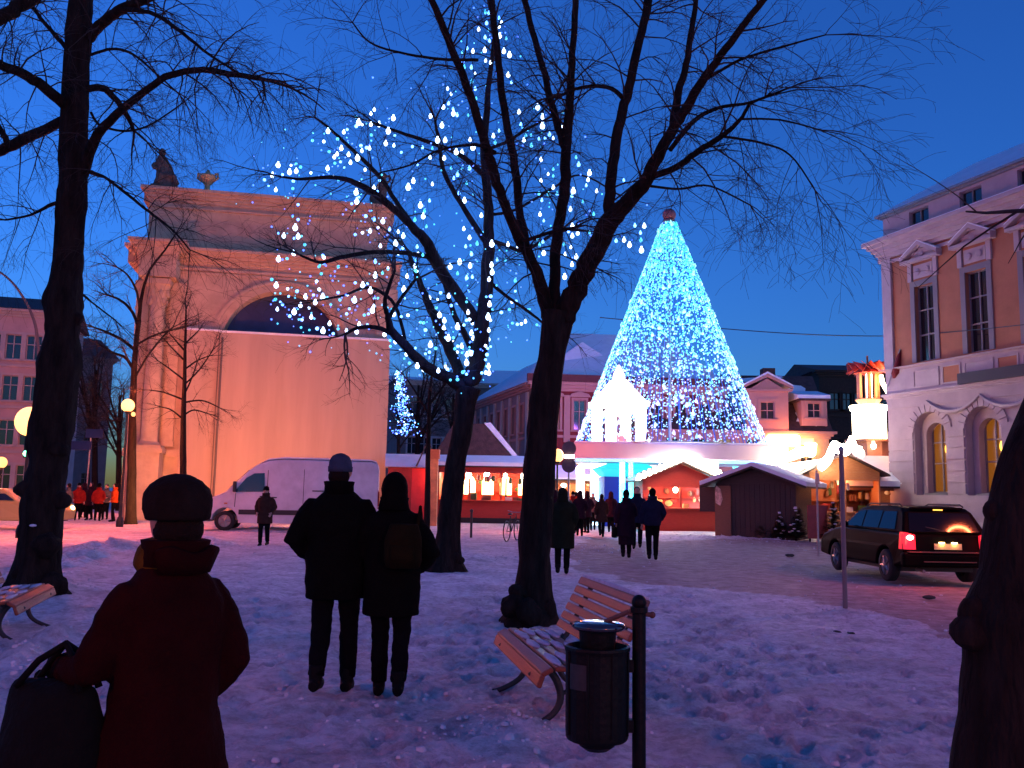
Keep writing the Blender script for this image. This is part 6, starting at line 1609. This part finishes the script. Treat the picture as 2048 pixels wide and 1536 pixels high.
def black_car():
    # rear-left wheel contact and front-left wheel contact
    rearL = G(1868, 1178); frontL = G(1700, 1146)
    d = Vector((frontL.x - rearL.x, frontL.y - rearL.y)); 
    ang = math.atan2(1.0, -0.62)   # heading: away and to the left
    ang = R(91.5)
    # local: -y is the rear, +y the nose, +x right
    c = P(1880, 1100, 16.0)
    rz = ang - math.pi/2
    e = thing('black_car', (0, 0, 0), 'black estate car with lit red tail lights seen from behind on the street', 'car', rz)
    PAINT = mat('car_black_paint', (.002,.0018,.002), .55, spec=.04)
    L = 4.2; r = .31; yr, yf = .78, 3.30
    poly = [(0.0,.40),(-.02,.62),(.03,.90),(.06,.96),(3.0,.98),(3.35,.94),(4.0,.80),(4.18,.66),(4.2,.35)] + arch_pts(yf, .37, .30, rev=True) + arch_pts(yr, .37, .30, rev=True)
    side_body(poly, .86, .6, .10, 'body', PAINT, e, .05)
    # greenhouse
    gp = [(.05,.955),(.30,1.36),(.45,1.43),(1.0,1.47),(1.9,1.46),(2.3,1.40),(3.05,.975)]
    side_body(gp, .81, .96, .36, 'roof', PAINT, e, .04)
    GL2 = mat('car_glass', (.006,.006,.007), .06, spec=.2)
    def gx(z): return .81 - max(0, z - .96)*.36
    for s in (-1, 1):
        for poly2 in ([(.42,1.02),(1.12,1.02),(1.12,1.36),(.55,1.36)], [(1.18,1.02),(1.92,1.02),(1.92,1.37),(1.18,1.37)], [(1.98,1.02),(2.82,1.02),(2.28,1.34),(1.98,1.37)]):
            q = MB(); q.rings([[(s*(gx(z) - .01), y, z) for y, z in poly2], [(s*(gx(z) + .008), y, z) for y, z in poly2]]); q.build('side_window', GL2, e)
        q = MB(); q.tube([(s*.60,.5,1.46),(s*.60,.6,1.50),(s*.61,1.9,1.50),(s*.61,2.1,1.44)], .016, 6); q.build('roof_rail', IRON, e)
        q = MB(); q.ball((s*.95,2.5,1.05), (.10,.06,.07), 10, 6); q.build('mirror', PAINT, e, smooth=True)
    # rear glass sits on the raked tailgate
    def rear(x0, x1, z0, z1, out): 
        f = lambda z: .05 + .25*(z - .955)/.405
        return [(x0, f(z0) - out, z0), (x1, f(z0) - out, z0), (x1*.86, f(z1) - out, z1), (x0*.86, f(z1) - out, z1)]
    q = MB(); q.rings([rear(-.68, .68, .99, 1.34, -.01), rear(-.68, .68, .99, 1.34, .012)]); q.build('rear_window', GL2, e)
    q = MB(); q.tube([(.05,.02,.99),(-.36,.06,1.08)], .008, 5); q.build('wiper', IRON, e)
    q = MB(); q.box((-.5,.30,1.415),(.5,.42,1.45)); bevel(q.build('spoiler', PAINT, e), .015)
    q = MB(); q.box((-.09,.285,1.39),(.09,.30,1.41)); q.build('high_brake_light', mat('third_brake', (.3,.05,.02), .3, emit=(1,.35,.05), estr=1.5), e)
    LENS = mat('tail_light_lens', (.35,.01,.02), .15, emit=(.9,.015,.04), estr=.35)
    HOT = mat('tail_light_bulb', (1,.6,.5), .3, emit=(1,.35,.25), estr=14)
    for s in (-1, 1):
        q = MB(); q.rings([[(s*.82,-.045,.66),(s*.62,-.055,.66),(s*.62,-.04,.93),(s*.80,-.01,.98)],[(s*.87,.12,.66),(s*.62,.02,.66),(s*.62,.02,.93),(s*.83,.14,.98)]]); t = q.build('tail_light', LENS, e)
        q = MB(); q.ball((s*.72,-.055,.88), (.065,.03,.045), 12, 8); q.build('bulb', HOT, t)
        point('tail_glow', (s*.74, -.3, .85), (1,.06,.03), 3.0, .06, e)
    q = MB(); q.box((-.88,-.10,.33),(.88,.06,.60)); bevel(q.build('bumper', PAINT, e), .05, 3)
    q = MB(); q.box((-.78,-.115,.605),(.78,.0,.63)); q.build('bumper_strip', mat('bumper_trim', (.10,.05,.04), .25), e)
    q = MB(); q.box((-.26,-.055,.665),(.26,-.035,.775)); pl = q.build('number_plate', mat('plate_white', (.55,.45,.25), .4), e)
    for s in (-1, 1):
        q = MB(); q.box((s*.12 - .045,-.075,.78),(s*.12 + .045,-.03,.80)); q.build('plate_lamp', mat('plate_lamp', (1,.8,.4), .3, emit=(1,.68,.2), estr=9), e)
        point('plate_glow', (s*.12, -.10, .765), (1,.6,.2), .25, .02, e)
    q = MB(); q.box((-.5,-.12,.43),(.5,-.10,.45)); q.build('bumper_strip', mat('bumper_trim', (.10,.05,.04), .25), e)
    q = MB(); q.tube([(-.5,-.1,.26),(-.5,.2,.28)], .03, 8); q.build('exhaust_pipe', RIM, e)
    for y in (yr, yf):
        for s in (-1, 1): wheel(e, s*.76, y, r, .19, s)
    q = MB(); q.box((-.7,.4,.22),(.7,3.9,.34)); q.build('underbody', IRON, e)
    # place: rear-left corner of the bumper at px (1808,1120), rear depth ~16
    rl = e.rotation_euler[2]; v = Vector((-.84*math.cos(rl), -.84*math.sin(rl), 0))
    target = P(1806, 1100, 17.2); e.location = (target.x - v.x, target.y - v.y, 0)
    return e
black_car()
# low yellow lit car sliver at the far left
def far_car():
    g = P(20, 1000, 33.0); e = thing('parked_car', (g.x, g.y, 0), 'pale yellow car nose lit by the bright lamp at the left edge', 'car', R(90))
    PAINT = mat('yellow_car_paint', (.45,.40,.12), .35)
    poly = [(-2.0,.35),(-2.05,.7),(-1.9,.92),(-.7,1.0),(-.1,1.42),(1.4,1.45),(2.0,1.0),(2.1,.4)] + arch_pts(1.4,.36,.3,rev=True) + arch_pts(-1.3,.36,.3,rev=True)
    side_body(poly, .82, .9, .25, 'body', PAINT, e, .05)
    for y in (-1.3, 1.4):
        for s in (-1, 1): wheel(e, s*.74, y, .31, .19, s)
    for s in (-1, 1):
        q = MB(); q.ball((s*.6,-2.0,.75),(.14,.06,.09),10,6); q.build('headlight', mat('headlamp_on', (1,1,.8), .3, emit=(1,.9,.4), estr=4), e)
        q = MB(); q.rings([[(s*(.82-.16) , -.05, 1.36),(s*(.8),-.6,1.02),(s*.8,1.6,1.02),(s*.66,1.2,1.38)],[(s*(.82-.13) , -.05, 1.36),(s*(.825),-.6,1.02),(s*.825,1.6,1.02),(s*.69,1.2,1.38)]]); q.build('side_window', GLASS_DARK, e)
far_car()
# ---------------------------------------------------------------- people
SKIN = mat('skin', (.42,.23,.17), .55); HAIR = mat('brown_hair', (.012,.007,.005), .9, spec=.1, bump=.5, bscale=60)
EYE = mat('eye_dark', (.02,.015,.01), .2); LIPS = mat('lips', (.30,.08,.07), .5)
def cloth(name, c, var=.25): return mat(name, c, .95, var=var, scale=6, bump=.25, bscale=90, spec=.06)
BLK = cloth('black_wool', (.0035,.0035,.0028)); DKT = cloth('dark_trousers', (.004,.004,.005)); BOOT = mat('black_boots', (.006,.005,.005), .7, spec=.1)
def hand(q, w, d, thumb, curl=.5, k=1.0):
    """palm and five separate fingers from wrist w along d; thumb: side vector"""
    w = Vector(w); d = Vector(d).normalized(); t = Vector(thumb); t = (t - d*t.dot(d)).normalized(); n = d.cross(t)
    pc = w + d*.095*k
    q.tube([w - d*.01, w + d*.03*k, w + d*.07*k, pc], [(.030*k,.022*k),(.034*k,.020*k),(.042*k,.017*k),(.040*k,.014*k)], 10)
    for i, (o, L) in enumerate(((.030,.070),(.010,.080),(-.011,.074),(-.031,.058))):
        b = w + d*.088*k + t*o*k; c1 = b + d*L*.42*k + n*.012*curl*k; c2 = c1 + (d*(1-.5*curl) + n*.7*curl).normalized()*L*.33*k; c3 = c2 + (d*(1-.9*curl) + n*1.1*curl).normalized()*L*.27*k
        q.tube([b - d*.02*k, b, c1, c2, c3], [.0100*k,.0100*k,.0095*k,.0088*k,.0070*k], 7)
    b = w + d*.028*k + t*.026*k; c1 = b + (d*.6 + t*.8).normalized()*.035*k; c2 = c1 + (d*.85 + t*.45 + n*.3*curl).normalized()*.030*k
    q.tube([w + d*.015*k, b, c1, c2], [.014*k,.013*k,.011*k,.008*k], 7)
ARMS = {
 'pocket': lambda s: ((s*.275,-.06,1.15), (s*.22,.10,.98)),
 'wide':   lambda s: ((s*.315,-.07,1.13), (s*.21,.10,1.00)),
 'hang':   lambda s: ((s*.255,-.03,1.14), (s*.26,.03,.88)),
 'swing':  lambda s: ((s*.27,-.12,1.15), (s*.27,-.05,.90)),
 'swingf': lambda s: ((s*.26,.04,1.14), (s*.25,.20,.94)),
 'front':  lambda s: ((s*.25,.03,1.13), (s*.12,.26,1.08)),
 'linkl':  lambda s: ((s*.30,.00,1.13), (s*.34,.16,1.12)),
}
def person(label, loc, rz, H=1.72, coat=BLK, legs=DKT, hat='beanie', hatm=None, hem=.72, hemw=.24, sh=.20, arms=('pocket','pocket'), stride=.12, vox=.016,
           extras=(), folds=.016, group=None, face=False, custom=None, hair=True, tors=1.0, cat='person', skirt=None, armr=1.0):
    k = H/1.75
    e = thing('person', loc, label, cat, rz, group)
    def fin(q, nm, mt, vx=None, sm=3, dp=0, dsz=.12):
        q.v = [(x*k, y*k, z*k) for x, y, z in q.v]
        o = q.build(nm, mt, e, smooth=True)
        if vx: remesh(o, vx, sm, dp, dsz)
        return o
    legj = {}
    for s in (-1, 1):
        f = stride*s; lift = .05 if f < 0 else 0.0
        hip = Vector((s*.09, 0, .92)); an = Vector((s*.085, f, .085 + lift*abs(f)/.12 if f < 0 else .085)); kn = Vector((s*.09, f*.45 + .05, .50))
        legj[s] = (hip, kn, an)
    armj = {}
    for s, a in ((-1, arms[0]), (1, arms[1])):
        el, wr = (custom[s] if custom and s in custom else ARMS[a](s))
        armj[s] = (Vector((s*(sh - .035), 0, 1.365)), Vector(el), Vector(wr))
    # body: one continuous surface
    q = MB()
    q.loft([(0,0,.84,.15,.11),(0,0,.92,.165,.12),(0,0,1.05,.135,.10),(0,.005,1.25,.155,.105),(0,0,1.38,.165,.10),(0,0,1.45,.12,.075),(0,.0,1.49,.058,.06),(0,.012,1.55,.052,.056)], 18)
    q.ball((0,.018,1.635), (.074,.092,.112), 18, 12); q.ball((0,.062,1.575), (.042,.045,.045), 12, 8); q.tube([(0,.105,1.655),(0,.128,1.622),(0,.105,1.612)], [.008,.013,.010], 7)
    for s in (-1, 1):
        q.ball((s*.077,.012,1.63), (.012,.022,.032), 8, 6)
        hip, kn, an = legj[s]
        q.tube([hip + Vector((0,0,.02)), hip.lerp(kn,.4), kn, kn.lerp(an,.35), an], [.088,.076,.052,.054,.036], 12)
        shd, el, wr = armj[s]
        q.tube([shd + Vector((-s*.05,0,.0)), shd, shd.lerp(el,.5), el, el.lerp(wr,.4), wr], [.05,.055,.046,.037,.037,.026], 10)
        a = arms[0] if s < 0 else arms[1]
        hand(q, wr, (wr - el) if a not in ('front',) else Vector((-s*.8,.5,0)), (-s*.8, .6, 0), .5)
        hd, ty = (an + Vector((0, -.05, -.045))), (an + Vector((0,.15,-.06)))
        q.tube([hd, an + Vector((0,.03,-.04)), ty], [.034,.038,.026], 10)
    fin(q, 'body', SKIN, max(vox*.75, .009), 2)
    # trousers
    q = MB(); q.loft([(0,0,.80,.16,.12),(0,0,.90,.18,.135),(0,0,1.02,.16,.12)], 16)
    for s in (-1, 1):
        hip, kn, an = legj[s]
        q.tube([hip, hip.lerp(kn,.4), kn, kn.lerp(an,.4), an + Vector((0,0,.02))], [.103,.092,.072,.068,.060], 14)
    fin(q, 'trousers', legs, vox, 2, folds*.9, .10)
    for s in (-1, 1):
        hip, kn, an = legj[s]; q = MB()
        q.tube([an + Vector((0,-.01,.10)), an + Vector((0,-.01,.03)), an + Vector((0,0,-.02))], [.052,.05,.05], 12)
        q.tube([an + Vector((0,-.075,-.045)), an + Vector((0,-.03,-.035)), an + Vector((0,.06,-.04)), an + Vector((0,.14,-.055)), an + Vector((0,.185,-.06))], [(.040,.036),(.046,.046),(.046,.042),(.044,.028),(.028,.018)], 12)
        fin(q, 'boot', BOOT, vox*.8, 1)
    # coat
    T = tors; q = MB()
    zs = [hem, hem + .06, (hem + .98)/2, .98, 1.12, 1.26, 1.355, 1.425, 1.475, 1.51]
    rx = [hemw, hemw*1.0, (hemw + .20*T)/2, .198*T, .195*T, .208*T, .200*T, .155*T, .105*T, .078]
    ry = [hemw*.78, hemw*.78, (hemw*.78 + .155*T)/2, .150*T, .148*T, .155*T, .145*T, .118*T, .09*T, .074]
    q.loft([(0, 0, z, a, b) for z, a, b in zip(zs, rx, ry)], 24)
    for s in (-1, 1):
        shd, el, wr = armj[s]
        q.tube([shd + Vector((-s*.06,0,.01)), shd + Vector((0,0,.005)), shd.lerp(el,.35) + Vector((s*.01,0,0)), shd.lerp(el,.7), el, el.lerp(wr,.45), wr], [x*armr for x in (.06,.074,.078,.073,.068,.062,.054)], 14)
    c = fin(q, 'coat', coat, vox, 4, folds, .14)
    # collar
    q = MB(); q.loft([(0,-.005,1.47,.095,.092),(0,-.008,1.53,.092,.094),(0,-.01,1.565,.10,.102)], 18, cap=False); o = fin(q, 'collar', coat); m_ = o.modifiers.new('thick','SOLIDIFY'); m_.thickness = .018
    hm = hatm or BLK
    if hat == 'beanie':
        q = MB(); q.loft([(0,.005,1.635,.090,.108),(0,.005,1.675,.092,.110),(0,.005,1.677,.087,.105),(0,.0,1.72,.082,.098),(0,-.002,1.755,.06,.07),(0,0,1.772,.03,.035),(0,0,1.777,.008,.008)], 20); fin(q, 'knit_cap', hm)
        q = MB(); q.ball((0,-.03,1.60), (.082,.075,.075), 14, 9); fin(q, 'hair', HAIR)
    elif hat == 'hood':
        q = MB(); q.ball((0,-.022,1.628), (.108,.112,.145), 18, 12); q.loft([(0,-.02,1.46,.13,.115),(0,-.03,1.52,.115,.11),(0,-.03,1.58,.105,.11)], 16); fin(q, 'hood', coat, vox, 3, folds*.6, .1)
    elif hat == 'hair':
        q = MB(); q.ball((0,-.012,1.655), (.086,.100,.108), 16, 11); q.ball((0,-.04,1.59), (.075,.06,.07), 12, 8); fin(q, 'hair', hm if hatm else HAIR, vox*.7, 2, .012, .04)
    elif hat == 'fur':
        q = MB(); q.ball((0,-.005,1.70), (.118,.128,.095), 20, 12); q.loft([(0,-.01,1.63,.108,.118),(0,-.005,1.68,.118,.130)], 18); fin(q, 'fur_hat', hm, vox*.8, 3, .010, .03)
        q = MB(); q.ball((0,-.022,1.60), (.086,.092,.085), 14, 9); q.ball((0,-.035,1.55), (.07,.06,.06), 12, 8); fin(q, 'hair', HAIR)
    if face:
        for s in (-1, 1):
            q = MB(); q.ball((s*.030,.098,1.642), (.011,.006,.006), 8, 6); fin(q, 'eye', EYE)
            q = MB(); q.tube([(s*.016,.106,1.660),(s*.045,.092,1.660)], .004, 5); fin(q, 'eyebrow', HAIR)
        q = MB(); q.ball((0,.104,1.585), (.020,.007,.006), 10, 6); fin(q, 'mouth', LIPS)
    for x in extras:
        q = MB()
        if x[0] == 'backpack':
            q.loft([(x[2],-.22,1.02,.13,.08),(x[2],-.25,1.08,.15,.105),(x[2],-.25,1.25,.145,.10),(x[2],-.23,1.36,.11,.07)], 16); o = fin(q, 'backpack', x[1], vox, 3, .012, .1)
            q = MB(); q.tube([(x[2]-.1,-.16,1.34),(x[2]-.11,-.02,1.49),(x[2]-.12,.15,1.3)], .014, 6); q.tube([(x[2]+.1,-.16,1.34),(x[2]+.11,-.02,1.49),(x[2]+.12,.15,1.3)], .014, 6); fin(q, 'strap', x[1])
            q = MB(); q.box((x[2]-.09,-.36,1.08),(x[2]+.09,-.33,1.2)); bevel(fin(q, 'pocket', x[1]), .02)
        elif x[0] == 'scarf':
            q.loft([(0,.015,1.43,.105,.115),(0,.02,1.475,.118,.13),(0,.02,1.53,.110,.125),(0,0.01,1.565,.085,.10)], 20); q.tube([(.05,.12,1.49),(.06,.165,1.38),(.05,.185,1.25)], [(.05,.02),(.055,.02),(.05,.018)], 8); fin(q, 'scarf', x[1], vox, 2, .016, .05)
        elif x[0] == 'bag':   # carried at the side
            s, zz = x[2], x[3]
            q.loft([(s*.30,.02,zz-.34,.07,.15),(s*.30,.02,zz-.30,.085,.17),(s*.30,.02,zz-.08,.07,.16),(s*.30,.02,zz-.06,.04,.13)], 16); fin(q, 'bag', x[1], vox, 2, .012, .1)
            q = MB(); q.tube([(s*.30,-.08,zz-.08),(s*.28,-.04,zz+.06),(s*.27,.04,zz+.06),(s*.30,.12,zz-.08)], .01, 6); fin(q, 'bag_handle', x[1])
        elif x[0] == 'skirt':
            q.loft([(0,0,.34,.20,.17),(0,0,.45,.20,.165),(0,0,.75,.20,.155),(0,0,.95,.17,.13)], 20); fin(q, 'skirt', x[1], vox, 2, .02, .12)
    return e
GREYCAP = cloth('grey_blue_knit', (.045,.055,.085)); BROWNC = cloth('brown_coat', (.05,.022,.016)); REDC = cloth('dark_red_coat', (.018,.0025,.0025)); NAVY = cloth('navy_coat', (.010,.012,.030))
OLIVE = cloth('olive_canvas', (.012,.009,.003)); ORNG = cloth('orange_jacket', (.45,.06,.01)); REDJ = cloth('red_jacket', (.28,.02,.012)); MUST = cloth('mustard_scarf', (.10,.045,.006), .4); DARKGREEN = cloth('dark_green_coat', (.010,.014,.008)); PURP = cloth('dark_plum_coat', (.022,.008,.016))
GREYJ = cloth('grey_jacket', (.09,.08,.08))
g = G(662, 1390); person('broad man in a long black coat and grey knit cap walking away arm in arm', (g.x, g.y, 0), R(-3), 1.83, BLK, hat='beanie', hatm=GREYCAP, hem=.70, hemw=.225, sh=.215, arms=('wide','linkl'), stride=.13, vox=.011, tors=1.16, armr=1.12, folds=.034)
g = G(776, 1396); person('hooded woman in a short black coat with olive backpack beside the man in grey cap', (g.x, g.y, 0), R(2), 1.70, BLK, hat='hood', hem=.64, hemw=.225, sh=.185, arms=('front','wide'), stride=-.10, vox=.011, tors=1.12, armr=1.1, folds=.032, extras=(('backpack', OLIVE, .10),))
g = G(527, 1092); person('small person in a brown padded coat walking towards the camera before the van', (g.x, g.y, 0), R(178), 1.64, BROWNC, hat='beanie', hatm=BLK, hem=.66, hemw=.23, sh=.2, arms=('pocket','pocket'), stride=.08, face=True, tors=1.12, armr=1.1)
g = G(1124, 1148); person('stout person in a very long dark coat just right of the forked tree', (g.x, g.y, 0), R(-8), 1.70, DARKGREEN, hat='hood', hem=.52, hemw=.25, sh=.22, arms=('front','pocket'), stride=.05, tors=1.25, armr=1.15)
g = G(1203, 1074); person('figure striding in a dark flared coat in the middle of the market lane', (g.x, g.y, 0), R(5), 1.62, BROWNC, hat='hair', hem=.60, hemw=.26, arms=('swing','swingf'), stride=.16)
g = G(1252, 1116); person('woman in a long plum skirt and coat walking away beside the man in navy', (g.x, g.y, 0), R(0), 1.70, PURP, hat='beanie', hem=.55, hemw=.27, arms=('swing','front'), stride=.07, tors=1.15, armr=1.1, extras=(('skirt', PURP), ('bag', BLK, -1, .86)))
g = G(1305, 1120); person('bareheaded man in a navy jacket and dark trousers walking towards the market', (g.x, g.y, 0), R(-4), 1.76, NAVY, hat='hair', hatm=BLK, hem=.84, hemw=.205, arms=('hang','pocket'), stride=.06, tors=1.15, armr=1.1)
p = P(1274, 1090, 27.5); person('taller man with a reddish face partly hidden behind the plum coated woman', (p.x, p.y, 0), R(170), 1.84, NAVY, hat='hair', hatm=BLK, arms=('hang','hang'), stride=.08)
# near walker passing on the left
def near_woman():
    c = P(318, 1000, 2.9)
    e = person('nearest walker in dark red coat, round dark hat and mustard scarf', (c.x + .05, 2.92, 0), R(52), 1.565, REDC, hat='fur', hatm=cloth('dark_fur', (.014,.010,.008), .5), hem=.40, hemw=.33, sh=.18, arms=('front','hang'),
           stride=.12, vox=.010, folds=.034, tors=.98, armr=.98, face=True, extras=(('scarf', MUST),), custom={1: ((.235,-.05,1.13), (.185,.10,.965)), -1: ((-.235,.07,1.14), (-.215,.29,1.10))})
    # wide turned-up collar
    k = 1.565/1.75
    q = MB(); n = 22; r1 = []; r2 = []
    for i in range(n + 1):
        a = R(215) + R(170)*i/n
        r1.append(Vector((.105*math.cos(a)*k, .105*math.sin(a)*k, 1.455*k))); r2.append(Vector((.135*math.cos(a)*k, .13*math.sin(a)*k, (1.535 + .012*math.sin(5*a))*k)))
    q.add(r1 + r2, [(i, i+1, n+2+i, n+1+i) for i in range(n)])
    o = q.build('storm_collar', REDC, e, smooth=True); m_ = o.modifiers.new('thick', 'SOLIDIFY'); m_.thickness = .022
    # dark glove over the forward hand
    q = MB(); w_ = Vector((-.215,.29,1.10))*k; hand(q, w_ - Vector((0,0.0,0)), (.05,1,-.05), (.9,0,.3), .7, 1.12)
    q.tube([w_ - Vector((0,.06,0)), w_ + Vector((0,.02,0))], [.046,.040], 10); o = q.build('glove', BLK, e, smooth=True); remesh(o, .005, 1)
    # her bag, a thing of its own, hanging from that forearm
    b = thing('handbag', e.matrix_basis @ Vector((-.27*k, .22*k, 0.08)), 'big black shoulder bag hanging from the arm of the passer-by in dark red', 'bag', R(52 + 20))
    BG = mat('bag_leather', (.0025,.003,.0025), .9, var=.3, scale=7, bump=.3, bscale=25, spec=.15)
    q = MB(); q.loft([(0,0,.44,.09,.17),(0,0,.48,.12,.20),(0,0,.68,.11,.195),(0,.01,.86,.065,.16),(0,.01,.885,.03,.15)], 20); o = q.build('bag_body', BG, b, smooth=True); remesh(o, .012, 3, .02, .15)

    for s in (-1, 1):
        q = MB(); q.tube([(s*.04,-.12,.87),(s*.03,-.09,.95),(0,-.02,1.0),(s*.03,.05,.95),(s*.04,.12,.87)], .011, 7); q.build('strap', BG, b, smooth=True)
near_woman()
# crowd: four kinds, each standing where the photograph shows one
proto = [
 person('person in an orange jacket at the right end of the red lit group', (0,0,0), 0, 1.72, ORNG, hat='hair', hem=.86, hemw=.21, arms=('pocket','hang'), stride=.05, vox=.03, folds=.01),
 person('person in a red jacket behind the direction sign pole', (0,0,0), 0, 1.70, REDJ, hat='beanie', hem=.80, hemw=.22, arms=('hang','pocket'), stride=.06, vox=.03, folds=.01),
 person('person in a dark coat in the middle of the red lit group', (0,0,0), 0, 1.74, PURP, hat='hood', hem=.66, hemw=.23, arms=('pocket','pocket'), stride=.04, vox=.03, folds=.01),
 person('person in a grey jacket at the left end of the red lit group', (0,0,0), 0, 1.68, GREYJ, hat='hair', hem=.84, hemw=.21, arms=('front','hang'), stride=.06, vox=.03, folds=.01)]
used = set()
def place(i, u, Y, rz, label, group):
    p = P(u, 1000, Y); o = proto[i]
    if i not in used: used.add(i); o.location = (p.x, p.y, 0); o.rotation_euler = (0,0,R(rz)); o['label'] = label; o['group'] = group
    else: o = copy_tree(o, label, (p.x, p.y, 0), R(rz), group)
GL_ = 'people waiting left of the gate'; GM_ = 'people crowding the market lane'
for a in ((3,136,41,80,'person in grey at the left end of the red lit group by the tree trunk',GL_),(1,157,42,200,'person in a red jacket left of the direction sign pole',GL_),(2,181,42.5,170,'person in a dark coat just right of the direction sign pole',GL_),
          (1,197,41.5,10,'person in a bright red jacket in the middle of the waiting group',GL_),(3,212,43,190,'person in grey behind the orange jacket in the waiting group',GL_),(0,229,41,100,'person in an orange jacket at the right end of the waiting group',GL_),
          (2,168,45,0,'person in a dark coat at the back of the waiting group',GL_),
          (2,1108,33,5,'person in a dark coat at the left end of the market crowd',GM_),(3,1132,36,185,'person in grey facing out of the market beside the round signs',GM_),(1,1146,37,170,'person in a red jacket in the market lane',GM_),
          (2,1160,35,0,'hooded dark figure in the market lane left of the striding figure',GM_),(2,1174,38,20,'hooded dark figure close to the small orange stall',GM_),(3,1186,41,180,'person in grey before the glowing entrance frame',GM_),(2,1222,39,0,'dark figure just left of the glowing deck legs',GM_),
          (1,1152,42,0,'person in a red jacket deep in the market lane',GM_),(3,1120,42,30,'person in grey deep in the market lane',GM_)):
    place(*a)
